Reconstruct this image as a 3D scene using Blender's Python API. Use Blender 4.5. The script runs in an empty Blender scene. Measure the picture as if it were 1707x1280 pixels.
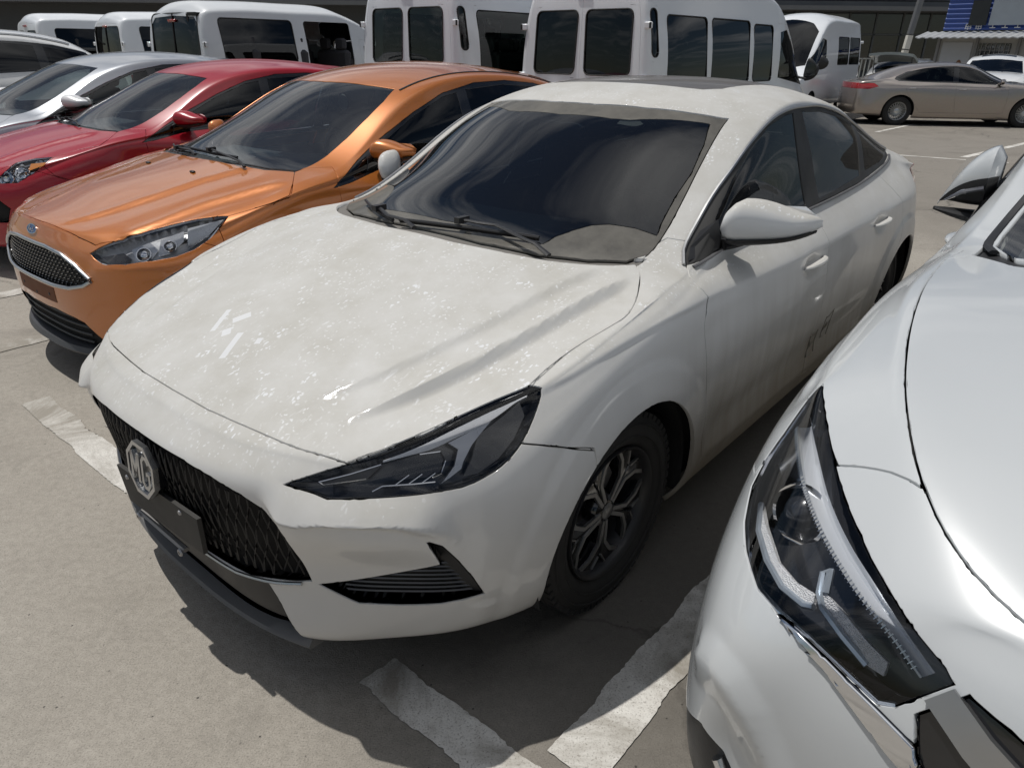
import bpy, bmesh, math, random
import numpy as np
from mathutils import Vector, Matrix
random.seed(7); rng = np.random.default_rng(7)
scene = bpy.context.scene
COL = scene.collection
# ------------------------------------------------------------------ camera
CAM_H, CAM_PITCH, CAM_ROLL, CAM_F = 1.5485, .43873, .01083, 1182.76 / 1707
cam_d = bpy.data.cameras.new('camera'); cam = bpy.data.objects.new('camera', cam_d); COL.objects.link(cam)
cam_d.sensor_width = 36; cam_d.sensor_fit = 'HORIZONTAL'; cam_d.lens = 36 * CAM_F; cam_d.clip_start = .05; cam_d.clip_end = 900
cam.matrix_world = Matrix.Translation((0, 0, CAM_H)) @ Matrix.Rotation(math.pi/2 - CAM_PITCH, 4, 'X') @ Matrix.Rotation(CAM_ROLL, 4, 'Z')
scene.camera = cam
# ------------------------------------------------------------------ sky, sun, exposure
SUN_DIR = Vector((.291, -.166, -1.0)).normalized()          # the way the light travels
SUN_EL = math.asin(-SUN_DIR.z); SUN_AZ = math.atan2(-SUN_DIR.x, -SUN_DIR.y)   # compass angle from +y towards +x
world = bpy.data.worlds.new('World'); scene.world = world; world.use_nodes = True
sun_d = bpy.data.lights.new('sun', 'SUN'); sun = bpy.data.objects.new('sun', sun_d); COL.objects.link(sun)
sun_d.energy = 5.0; sun_d.angle = math.radians(.53); sun_d.color = (1, .975, .935)
sun.rotation_euler = SUN_DIR.to_track_quat('-Z', 'Y').to_euler()
scene.view_settings.view_transform = 'Standard'; scene.view_settings.look = 'None'; scene.view_settings.exposure = -.70; scene.view_settings.gamma = 1
scene.cycles.adaptive_threshold = .025; scene.cycles.max_bounces = 8; scene.cycles.glossy_bounces = 4; scene.cycles.transparent_max_bounces = 12; scene.cycles.diffuse_bounces = 3; scene.cycles.caustics_reflective = False; scene.cycles.caustics_refractive = False
# ------------------------------------------------------------------ geometry core (numpy)
def pchip(xs, ys, x):
    """monotone cubic interpolation of keyed values (keys in rising order)"""
    xs = np.asarray(xs, float); ys = np.asarray(ys, float)
    x = np.clip(np.asarray(x, float), xs[0], xs[-1])
    if len(xs) == 1: return np.full_like(x, ys[0])
    h = np.diff(xs); d = np.diff(ys) / h
    m = np.zeros(len(xs)); m[0] = d[0]; m[-1] = d[-1]
    for i in range(1, len(xs) - 1):
        if d[i-1] * d[i] > 0:
            w1 = 2*h[i] + h[i-1]; w2 = h[i] + 2*h[i-1]
            m[i] = (w1 + w2) / (w1 / d[i-1] + w2 / d[i])
    k = np.clip(np.searchsorted(xs, x) - 1, 0, len(h) - 1)
    t = (x - xs[k]) / h[k]
    return ((1+2*t)*(1-t)**2)*ys[k] + (t*(1-t)**2)*h[k]*m[k] + (t*t*(3-2*t))*ys[k+1] + (t*t*(t-1))*h[k]*m[k+1]

def keyed(keys, x):
    """keys: list of (x, a, b...) in any order -> array columns interpolated at x"""
    k = np.array(sorted(keys), float)
    return np.stack([pchip(k[:, 0], k[:, j], x) for j in range(1, k.shape[1])], -1)

def limit_pos(V, nb):
    out = np.empty_like(V)
    for i, (kind, e, f) in enumerate(nb):
        if kind == 'b': out[i] = (4*V[i] + V[e[0]] + V[e[1]]) / 6
        elif kind == 'c': out[i] = V[i]
        else:
            n = len(e); out[i] = (n*n*V[i] + 4*V[e].sum(0) + V[f].sum(0)) / (n*(n+5))
    return out

def neighbours(nv, F):
    ef = {}; vf = [[] for _ in range(nv)]
    for fi, q in enumerate(F):
        for a in range(4):
            k = (min(q[a], q[(a+1) % 4]), max(q[a], q[(a+1) % 4])); ef.setdefault(k, []).append(fi); vf[q[a]].append((fi, a))
    ve = [[] for _ in range(nv)]
    for (a, b), fs in ef.items():
        ve[a].append((b, len(fs))); ve[b].append((a, len(fs)))
    nb = []
    for i in range(nv):
        be = [b for b, n in ve[i] if n == 1]
        if be:
            if len(vf[i]) == 1 or len(be) != 2: nb.append(('c', [], []))
            else: nb.append(('b', be, []))
        else:
            nb.append(('i', [b for b, n in ve[i]], [F[fi][(a+2) % 4] for fi, a in vf[i]]))
    return nb

def catmull(V, F):
    """one Catmull-Clark step on an all-quad mesh"""
    V = np.asarray(V, float); F = np.asarray(F, int); nv, nf = len(V), len(F)
    fp = V[F].mean(1)
    E = np.stack([F, np.roll(F, -1, 1)], -1).reshape(-1, 2)
    Es = np.sort(E, 1); key = Es[:, 0].astype(np.int64) * nv + Es[:, 1]
    uk, inv, cnt = np.unique(key, return_inverse=True, return_counts=True)
    ea, eb = uk // nv, uk % nv; ne = len(uk)
    fid = np.repeat(np.arange(nf), 4)
    fs = np.zeros((ne, 3)); np.add.at(fs, inv, fp[fid])
    mid = (V[ea] + V[eb]) / 2; bnd = cnt == 1
    ep = np.where(bnd[:, None], mid, (V[ea] + V[eb] + fs) / 4)
    val = np.zeros(nv); np.add.at(val, ea, 1); np.add.at(val, eb, 1)
    fsum = np.zeros((nv, 3)); fc = np.zeros(nv); np.add.at(fsum, F.ravel(), fp[fid]); np.add.at(fc, F.ravel(), 1)
    msum = np.zeros((nv, 3)); np.add.at(msum, ea, mid); np.add.at(msum, eb, mid)
    n = np.maximum(val, 1)[:, None]
    NV = (fsum / np.maximum(fc, 1)[:, None] + 2 * msum / n + (n - 3) * V) / n
    bv = np.zeros(nv, int); np.add.at(bv, ea[bnd], 1); np.add.at(bv, eb[bnd], 1)
    bs = np.zeros((nv, 3)); np.add.at(bs, ea[bnd], mid[bnd]); np.add.at(bs, eb[bnd], mid[bnd])
    isb = bv > 0; NV[isb] = (bs[isb] + 2*V[isb]) / 4
    cor = isb & (fc == 1); NV[cor] = V[cor]
    VV = np.vstack([NV, ep, fp]); eidx = (inv + nv).reshape(nf, 4); ci = np.arange(nf) + nv + ne
    FF = np.stack([np.stack([F[:, a], eidx[:, a], ci, eidx[:, (a+3) % 4]], 1) for a in range(4)], 1).reshape(-1, 4)
    return VV, FF

def subdivide(V, F, levels, interp=4):
    """Catmull-Clark surface that passes through the given points"""
    T = np.asarray(V, float); C = T.copy(); nb = neighbours(len(T), F)
    for _ in range(interp): C = C + (T - limit_pos(C, nb)) * .9
    for _ in range(levels): C, F = catmull(C, F)
    return C, F

def vnormals(V, F):
    n = np.cross(V[F[:, 2]] - V[F[:, 0]], V[F[:, 3]] - V[F[:, 1]])
    N = np.zeros_like(V)
    for a in range(4): np.add.at(N, F[:, a], n)
    return N / np.maximum(np.linalg.norm(N, axis=1), 1e-12)[:, None]

def sstep(a, b, x):
    t = np.clip((np.asarray(x, float) - a) / (b - a), 0, 1); return t*t*(3-2*t)

def pline(P, pts):
    """signed distance (left of travel positive) and path fraction of 2D points P to a polyline"""
    P = np.asarray(P, float); pts = np.asarray(pts, float)
    best = np.full(len(P), 1e9); sg = np.ones(len(P)); fr = np.zeros(len(P))
    L = np.linalg.norm(np.diff(pts, axis=0), axis=1); cum = np.concatenate([[0], np.cumsum(L)]); tot = cum[-1]
    for k in range(len(L)):
        a, b = pts[k], pts[k+1]; d = b - a
        t = np.clip(((P - a) @ d) / (d @ d), 0, 1); q = a + t[:, None] * d
        r = P - q; ds = np.linalg.norm(r, axis=1); m = ds < best
        best[m] = ds[m]; sg[m] = np.sign(d[0]*r[m, 1] - d[1]*r[m, 0] + 1e-15); fr[m] = (cum[k] + t[m]*L[k]) / tot
    return best * sg, fr

def inside(P, poly):
    P = np.asarray(P, float); poly = np.asarray(poly, float); c = np.zeros(len(P), bool)
    j = len(poly) - 1
    for i in range(len(poly)):
        a, b = poly[i], poly[j]
        if a[1] != b[1]:
            m = (a[1] > P[:, 1]) != (b[1] > P[:, 1])
            xx = (b[0]-a[0]) * (P[:, 1]-a[1]) / (b[1]-a[1]) + a[0]
            c ^= m & (P[:, 0] < xx)
        j = i
    return c

SPAC = np.array([0, .30, .58, .82, 1.0])

def front_curve(c):
    """ring across the front (or rear): (xc, zc, xk, yk, zk, p) centre -> corner as a power curve"""
    xc, zc, xk, yk, zk, p = c
    t = SPAC
    return np.stack([xc + (xk-xc)*t**p, yk*t, zc + (zk-zc)*t**1.6], 1)

def make_cage(spec):
    """half-body quads (y>=0) from rings; returns full mirrored cage V,F"""
    xs = np.array(spec['stations'], float); N = len(xs)
    rings = []
    for r in spec['rings']:
        fr = front_curve(r['front']) if not isinstance(r['front'], np.ndarray) else r['front']
        rr = front_curve(r['rear'])[::-1] if not isinstance(r['rear'], np.ndarray) else r['rear']
        yz = keyed(r['side'], xs)
        if 'xs' in r: sx = np.array(r['xs'], float)
        else: sx = xs
        sd = np.column_stack([sx, yz])
        rings.append(np.vstack([fr, sd, rr]))
    R = np.array(rings); nr, nc = R.shape[:2]
    V = list(R.reshape(-1, 3)); idx = np.arange(nr*nc).reshape(nr, nc)
    top = np.zeros((N+2, 5), int); top[0] = idx[0, :5]; top[N+1] = idx[0, nc-5:][::-1]
    for i in range(N):
        xc, zc = spec['centre'][i][:2]; pw = spec['centre'][i][2] if len(spec['centre'][i]) > 2 else 2.0
        e = R[0, 5+i]; top[i+1, 4] = idx[0, 5+i]
        for s in range(4):
            t = SPAC[s]
            V.append(np.array([xc + (e[0]-xc)*t**2, e[1]*t, zc + (e[2]-zc)*t**pw])); top[i+1, s] = len(V)-1
    F = []
    for a in range(nr-1):
        for b in range(nc-1): F.append([idx[a, b], idx[a+1, b], idx[a+1, b+1], idx[a, b+1]])
    for a in range(N+1):
        for b in range(4): F.append([top[a, b], top[a, b+1], top[a+1, b+1], top[a+1, b]])
    V = np.array(V); F = np.array(F)
    # mirror
    c = np.abs(V[:, 1]) < 1e-9; mp = np.where(c, np.arange(len(V)), -1); k = len(V); MV = []
    for i in range(len(V)):
        if mp[i] < 0: mp[i] = k; k += 1; MV.append(V[i]*[1, -1, 1])
    V2 = np.vstack([V, np.array(MV)]); F2 = np.vstack([F, mp[F][:, ::-1]])
    return V2, F2

def body_surface(spec, levels):
    V, F = make_cage(spec); V, F = subdivide(V, F, levels)
    keep = V[F][:, :, 1].min(1) > -1e-7; keep &= V[F].mean(1)[:, 1] > 0
    F = F[keep]; u, inv = np.unique(F, return_inverse=True); V = V[u]; F = inv.reshape(F.shape)
    V[np.abs(V[:, 1]) < 1e-6, 1] = 0
    for f in spec.get('features', []): V = f(V, F)
    V[V[:, 1] < 1e-5, 1] = 0
    return V, F
# ------------------------------------------------------------------ white sedan: rings (car frame: x forward from front axle, y left, z up)
def R(front, side, rear): return dict(front=front, side=side, rear=rear)
MG_SPEC = dict(
  stations=[.55, .33, .10, -.10, -.28, -.45, -.70, -1.02, -1.40, -1.80, -2.20, -2.55, -2.85, -3.12, -3.34, -3.50],
  centre=[(.62,.825), (.40,.895), (.17,.955), (-.03,1.0), (-.22,1.04), (-.40,1.13), (-.66,1.26), (-.97,1.39,2.5), (-1.36,1.445,2.7), (-1.77,1.45,2.7), (-2.2,1.412,2.5),
          (-2.55,1.35), (-2.87,1.235), (-3.14,1.11), (-3.36,1.03), (-3.52,.995)],
  rings=[
   R((.82,.745,.70,.635,.742,3), [(.55,.715,.79),(.33,.795,.835),(.10,.82,.895),(-.10,.815,.94),(-.28,.80,.955),(-.45,.775,.975),(-.70,.73,1.10),(-1.02,.675,1.28),(-1.40,.635,1.375),(-1.8,.615,1.368),(-2.2,.60,1.32),(-2.55,.60,1.22),(-2.85,.645,1.11),(-3.12,.69,1.04),(-3.34,.68,.995),(-3.5,.65,.965)], (-3.62,.975,-3.55,.57,.955,3)),
   R((.865,.72,.708,.657,.722,3), [(.55,.745,.772),(.33,.82,.825),(.10,.845,.885),(-.10,.845,.925),(-.28,.83,.945),(-.45,.80,.96),(-.70,.755,1.07),(-1.02,.70,1.245),(-1.40,.66,1.34),(-1.8,.64,1.335),(-2.2,.63,1.285),(-2.55,.635,1.19),(-2.85,.68,1.09),(-3.12,.72,1.02),(-3.34,.705,.98),(-3.5,.68,.95)], (-3.64,.955,-3.57,.60,.935,3)),
   R((.905,.69,.714,.675,.695,3), [(.55,.77,.742),(.33,.84,.80),(.10,.862,.87),(-.10,.862,.91),(-.28,.85,.93),(-.45,.82,.945),(-.70,.78,1.02),(-1.02,.745,1.13),(-1.4,.715,1.19),(-1.8,.705,1.20),(-2.2,.705,1.18),(-2.55,.715,1.12),(-2.85,.735,1.045),(-3.12,.755,.995),(-3.34,.735,.965),(-3.5,.715,.945)], (-3.66,.94,-3.59,.645,.93,3)),
   R((.93,.66,.722,.69,.655,2.9), [(.55,.797,.70),(.33,.858,.775),(.10,.878,.845),(-.1,.878,.888),(-.28,.865,.91),(-.45,.835,.93),(-.7,.80,.95),(-1.02,.795,.965),(-1.4,.795,.985),(-1.8,.795,1.0),(-2.2,.79,1.01),(-2.55,.785,1.01),(-2.85,.785,.99),(-3.12,.77,.96),(-3.34,.74,.935),(-3.5,.71,.92)], (-3.665,.90,-3.595,.665,.90,3)),
   R((.935,.60,.728,.71,.575,2.6), [(.55,.832,.625),(.33,.885,.72),(.10,.90,.785),(-.1,.90,.83),(-.28,.89,.855),(-.45,.882,.865),(-.7,.88,.865),(-1.4,.882,.865),(-2.2,.89,.88),(-2.55,.895,.88),(-2.85,.885,.87),(-3.12,.83,.86),(-3.34,.785,.85),(-3.5,.745,.84)], (-3.67,.83,-3.60,.685,.83,3)),
   R((.92,.48,.70,.70,.47,2.8), [(.55,.838,.50),(.33,.90,.58),(.1,.91,.62),(-.45,.91,.66),(-.7,.91,.66),(-1.4,.912,.66),(-2.2,.915,.67),(-2.7,.918,.68),(-3.12,.86,.67),(-3.34,.80,.66),(-3.5,.78,.65)], (-3.68,.65,-3.60,.69,.65,3)),
   R((.895,.34,.70,.68,.36,3.2), [(.55,.825,.37),(.33,.89,.42),(.1,.90,.44),(-.45,.905,.45),(-1.4,.905,.45),(-2.2,.91,.45),(-2.7,.912,.47),(-3.12,.87,.47),(-3.34,.82,.47),(-3.5,.78,.47)], (-3.69,.47,-3.61,.69,.47,3)),
   R((.895,.225,.70,.655,.23,4), [(.55,.79,.245),(.33,.865,.25),(.1,.88,.26),(-.45,.885,.26),(-1.4,.885,.26),(-2.2,.885,.26),(-2.7,.88,.28),(-3.12,.845,.3),(-3.5,.77,.3)], (-3.66,.30,-3.59,.68,.30,3)),
   R((.85,.18,.655,.62,.19,4), [(.55,.74,.195),(.33,.83,.19),(.1,.84,.18),(-.45,.845,.175),(-2.2,.845,.175),(-2.7,.83,.2),(-3.12,.78,.22),(-3.5,.71,.24)], (-3.60,.24,-3.53,.63,.24,3)),
  ])
MGD = {
 'hood': [(.82, .168, .744), (.808, .297, .744), (.785, .458, .739), (.762, .538, .735), (.738, .607, .728), (.67, .654, .753), (.61, .688, .772), (.517, .727, .798), (.415, .764, .819), (.34, .796, .833), (.191, .8, .874), (.047, .824, .908), (-.011, .83, .92), (-.06, .821, .932), (-.14, .79, .95), (-.214, .753, .962), (-.256, .726, .969), (-.286, .693, .978), (-.198, .624, .981), (-.11, .47, .989), (-.057, .21, 1.0), (-.051, .071, 1.003)],
 'headlight': [(.836, .506, .678), (.805, .573, .669), (.793, .598, .662), (.75, .655, .665), (.688, .716, .666), (.631, .762, .666), (.568, .804, .67), (.51, .83, .687), (.462, .843, .709), (.417, .845, .74), (.373, .839, .777), (.33, .826, .818), (.325, .819, .83), (.334, .8, .834), (.367, .782, .828), (.47, .743, .808), (.575, .711, .781), (.644, .675, .76), (.732, .616, .729), (.776, .57, .709), (.816, .53, .69)],
 'grille': [(.922, .204, .664), (.91, .316, .654), (.889, .403, .633), (.868, .461, .606), (.852, .495, .578), (.844, .505, .548), (.831, .509, .488), (.812, .522, .402), (.831, .481, .389), (.854, .42, .377), (.873, .347, .36), (.881, .304, .36), (.893, .203, .361), (.895, .161, .36)],
 'intake': [(.802, .54, .394), (.629, .778, .476), (.656, .769, .561), (.63, .787, .538), (.6, .803, .485), (.567, .82, .419), (.537, .828, .356), (.581, .8, .351), (.622, .765, .345), (.69, .691, .344), (.752, .617, .348), (.779, .578, .372), (.798, .546, .39)],
 'valance': [(.86, .4, .362), (.852, .439, .301), (.84, .475, .228)],
 'ledge': [(.868, .461, .606), (.852, .497, .585), (.832, .54, .58), (.793, .621, .591), (.729, .707, .588), (.671, .759, .57), (.628, .789, .54), (.592, .81, .496)],
 'bshut': [(.425, .846, .733), (.387, .869, .721), (.303, .896, .686), (.23, .906, .656)],
 'seam': [(-.479, .688, 1.022), (-.523, .749, 1.011)],
 'wsL': [(-1.066, .573, 1.33), (-.753, .624, 1.176), (-.597, .652, 1.087), (-.507, .668, 1.04), (-.441, .678, 1.012), (-.366, .686, .99), (-.287, .693, .978)],
 'dooredge': [(-.419, .793, .962), (-.388, .822, .942), (-.385, .856, .917), (-.399, .874, .889), (-.37, .894, .817), (-.395, .909, .676), (-.418, .911, .565)],
 'doorB': [(-1.473, .886, .853), (-1.458, .904, .778), (-1.461, .913, .626)],
 'frontglass': [(-.662, .758, 1.061), (-.92, .713, 1.207), (-1.137, .682, 1.3), (-1.368, .662, 1.34), (-1.491, .654, 1.346), (-1.457, .698, 1.232), (-1.455, .75, 1.088), (-1.441, .787, 1.004), (-.645, .788, .993)],
 'rearglass': [(-1.573, .652, 1.342), (-1.914, .64, 1.321), (-2.304, .631, 1.26), (-2.335, .652, 1.231), (-2.195, .734, 1.119), (-2.112, .775, 1.039), (-1.656, .785, 1.016), (-1.591, .785, 1.013), (-1.609, .715, 1.18)],
 'quarter': [(-2.798, .704, 1.081), (-2.54, .75, 1.063), (-2.273, .767, 1.049)],
 'sunroof': [(-1.285, -.253, 1.428), (-1.214, .129, 1.43), (-1.233, .298, 1.418), (-1.248, .359, 1.412), (-1.316, .401, 1.412), (-1.513, .376, 1.426)],
 'ridgeA': [(-.2, .727, .965), (.088, .688, .921), (.337, .636, .862), (.438, .607, .838), (.588, .557, .8), (.684, .518, .771), (.727, .511, .756)],
 'ridgeB': [(-.189, .631, .979), (.167, .568, .918), (.417, .505, .858), (.518, .471, .832), (.633, .423, .8), (.745, .394, .762), (.789, .384, .746)],
 'handleF': [(-1.191, .895, .819), (-1.442, .9, .8)],
 'handleR': [(-2.059, .901, .83), (-2.322, .907, .825)],
 'mirror': [(-.715, .782, .999), (-1.446, .835, .935), (-1.02, .762, 1.059)],
 'tail': [(-3.179, .769, .946), (-3.101, .828, .878)],
 'belt': [(-.41, .794, .96), (-.641, .793, .971), (-1.384, .795, .986), (-1.656, .796, .996), (-2.082, .786, 1.019), (-2.744, .726, 1.071)],
 'plate': [(.913, -.196, .475), (.915, .223, .503), (.896, .166, .369), (.879, -.317, .335)],
 'bracket': [(.892, -.195, .315), (.894, -.152, .342), (.895, .082, .332), (.895, .065, .303), (.896, .037, .296)],
 'badge': [(.936, -.028, .632), (.935, .041, .638), (.935, .075, .62), (.93, .087, .553), (.919, .018, .476), (.916, -.047, .464), (.922, -.074, .495), (.934, -.07, .586)],
 'wiped': [(-.698, -.57, 1.17), (-.73, -.38, 1.247), (-.77, -.149, 1.307), (-.805, .007, 1.33), (-.821, .113, 1.333), (-.83, .217, 1.326), (-.85, .29, 1.323), (-.925, .422, 1.324), (-.987, .539, 1.314), (-.882, .578, 1.258), (-.754, .607, 1.184), (-.632, .616, 1.118), (-.521, .638, 1.058), (-.467, .655, 1.03), (-.446, .59, 1.046), (-.406, .516, 1.055), (-.367, .472, 1.051), (-.314, .438, 1.038), (-.258, .412, 1.024), (-.2, .407, 1.01), (-.18, .342, 1.013), (-.172, .07, 1.026), (-.196, -.171, 1.029), (-.25, -.396, 1.024)],
 'cowl': [(-.12, -.246, 1.009), (-.093, .028, 1.011), (-.1, .236, 1.006), (-.138, .447, .995), (-.205, .576, .989), (-.287, .662, .985)],
 'blade1': [(-.087, -.121, 1.008), (-.115, .062, 1.014), (-.152, .241, 1.015), (-.198, .396, 1.011)],
 'arm1': [(-.127, .49, .989), (-.141, .374, 1.003), (-.17, .246, 1.018), (-.156, .185, 1.018), (-.149, .117, 1.02)],
 'blade2': [(-.173, -.376, 1.008), (-.073, -.14, 1.005)],
 'lampA': [(.686, .665, .737), (.64, .696, .751), (.588, .723, .767), (.531, .746, .786), (.469, .767, .803), (.419, .784, .814), (.357, .805, .826)],
 'lampB': [(.688, .668, .733), (.644, .701, .742), (.597, .731, .75), (.542, .756, .766), (.491, .777, .779), (.449, .79, .791), (.362, .809, .822)],
 'lampC': [(.562, .749, .758), (.55, .769, .744), (.571, .777, .712), (.603, .772, .684), (.611, .769, .679), (.588, .779, .69), (.561, .788, .704), (.55, .785, .718), (.521, .784, .748), (.494, .785, .766), (.459, .788, .787), (.503, .772, .776)],
 'lampD': [(.726, .672, .68), (.708, .686, .688), (.656, .731, .685), (.618, .761, .685)],
 'lampE': [(.794, .568, .691), (.746, .62, .71), (.693, .667, .729), (.727, .654, .702), (.761, .616, .695), (.791, .58, .686)],
 'lampF': [(.622, .718, .743), (.584, .745, .744), (.583, .76, .725), (.6, .764, .701), (.62, .754, .694), (.683, .704, .695), (.687, .69, .71), (.658, .698, .731)],
 'lampG': [(.499, .784, .764), (.425, .801, .794), (.378, .809, .812), (.382, .828, .786), (.429, .835, .745), (.481, .831, .711), (.533, .815, .689), (.563, .797, .688), (.532, .796, .72)],
 'corner': [(.527, .828, .329), (.531, .807, .261)],
 'decal': [(-1.397, .903, .414), (-1.564, .905, .434)],
 'belt2': [(-.41, .794, .96), (-.642, .792, .975), (-1.387, .793, .99)],
}
# ------------------------------------------------------------------ ring tables of the other vehicles
def blend_keys(a, b, t, bulge=0.0, xs=None):
    A, B = keyed(a, xs), keyed(b, xs)
    C = A*(1-t)+B*t; C[:, 0] += bulge*4*t*(1-t)
    return [(float(x), float(c[0]), float(c[1])) for x, c in zip(xs, C)]

def car_spec(st, centre, fronts, rail, belt, shoulder, mid, low, sill, under, rears):
    """fronts/rears: 9 tuples (xc,zc,xk,yk,zk,p); rail..under: keys (x,y,z)"""
    xs = sorted(st); r1 = blend_keys(rail, belt, .16, .03, xs); r2 = blend_keys(rail, belt, .60, .03, xs)
    sides = [rail, r1, r2, belt, shoulder, mid, low, sill, under]
    return dict(stations=st, centre=centre, rings=[R(f, s, r) for f, s, r in zip(fronts, sides, rears)])

FOCUS_SPEC = car_spec(
  [.55,.33,.10,-.10,-.28,-.45,-.70,-1.02,-1.40,-1.80,-2.20,-2.55,-2.85,-3.08,-3.22,-3.30],
  [(.585,.838),(.39,.895),(.17,.945),(-.03,.985),(-.21,1.03),(-.40,1.125),(-.66,1.25),(-.99,1.385),(-1.38,1.458),(-1.8,1.478),(-2.2,1.458),(-2.55,1.42),(-2.86,1.37),(-3.12,1.2),(-3.28,1.08),(-3.35,1.0)],
  [(.765,.795,.645,.61,.765,2.6),(.805,.765,.665,.645,.74,2.6),(.83,.715,.685,.675,.705,2.6),(.845,.66,.70,.695,.66,2.6),(.862,.58,.705,.715,.58,2.6),(.872,.46,.705,.72,.46,2.6),(.865,.34,.69,.71,.35,2.8),(.855,.225,.66,.685,.235,3),(.80,.185,.61,.65,.195,3)],
  [(.55,.70,.79),(.33,.765,.83),(.10,.79,.875),(-.10,.79,.925),(-.28,.78,.955),(-.45,.76,.985),(-.70,.715,1.10),(-1.02,.66,1.275),(-1.40,.63,1.38),(-1.8,.615,1.405),(-2.2,.61,1.385),(-2.55,.61,1.33),(-2.85,.62,1.25),(-3.08,.64,1.15),(-3.22,.65,1.05),(-3.3,.65,.98)],
  [(.55,.785,.70),(.33,.845,.775),(.10,.87,.845),(-.1,.872,.888),(-.28,.862,.91),(-.45,.84,.925),(-.7,.805,.95),(-1.4,.80,.985),(-2.2,.79,1.02),(-2.85,.77,1.03),(-3.08,.75,1.0),(-3.3,.70,.92)],
  [(.55,.825,.63),(.33,.88,.72),(.10,.895,.785),(-.1,.895,.83),(-.45,.88,.865),(-1.4,.88,.875),(-2.2,.885,.89),(-2.85,.87,.89),(-3.08,.83,.87),(-3.3,.76,.84)],
  [(.55,.835,.50),(.33,.89,.58),(.1,.90,.62),(-.45,.905,.66),(-2.2,.908,.67),(-2.7,.905,.68),(-3.08,.85,.67),(-3.3,.78,.65)],
  [(.55,.825,.37),(.33,.88,.42),(.1,.895,.44),(-.45,.90,.45),(-2.2,.90,.45),(-2.7,.90,.47),(-3.08,.85,.47),(-3.3,.78,.47)],
  [(.55,.79,.245),(.33,.855,.25),(.1,.87,.26),(-.45,.875,.26),(-2.2,.875,.26),(-2.7,.87,.28),(-3.08,.83,.3),(-3.3,.77,.3)],
  [(.55,.74,.195),(.33,.82,.19),(.1,.83,.18),(-.45,.835,.175),(-2.2,.835,.175),(-2.7,.82,.2),(-3.08,.77,.22),(-3.3,.71,.24)],
  [(-3.39,.97,-3.33,.59,.95,3),(-3.40,.95,-3.335,.61,.93,3),(-3.41,.91,-3.34,.63,.89,3),(-3.42,.87,-3.345,.65,.86,3),(-3.43,.80,-3.35,.68,.80,3),(-3.45,.65,-3.36,.69,.65,3),(-3.46,.47,-3.36,.69,.47,3),(-3.43,.30,-3.34,.68,.30,3),(-3.38,.24,-3.30,.63,.24,3)])

def morph(spec, fx, fy, fz):
    """a re-proportioned copy: fx(x), fy(y,x), fz(z,x) applied to all keys"""
    def P(x, y, z): return fx(x), fy(y, x), fz(z, x)
    rings = []
    for r in spec['rings']:
        def e(t): a = P(t[0], 0, t[1]); b = P(t[2], t[3], t[4]); return (a[0], a[2], b[0], b[1], b[2], t[5])
        rings.append(dict(front=e(r['front']), rear=e(r['rear']), side=[P(*k) for k in r['side']]))
    return dict(stations=[fx(x) for x in spec['stations']], centre=[(fx(c[0]), fz(c[1], c[0]), *c[2:]) for c in spec['centre']], rings=rings)

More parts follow.
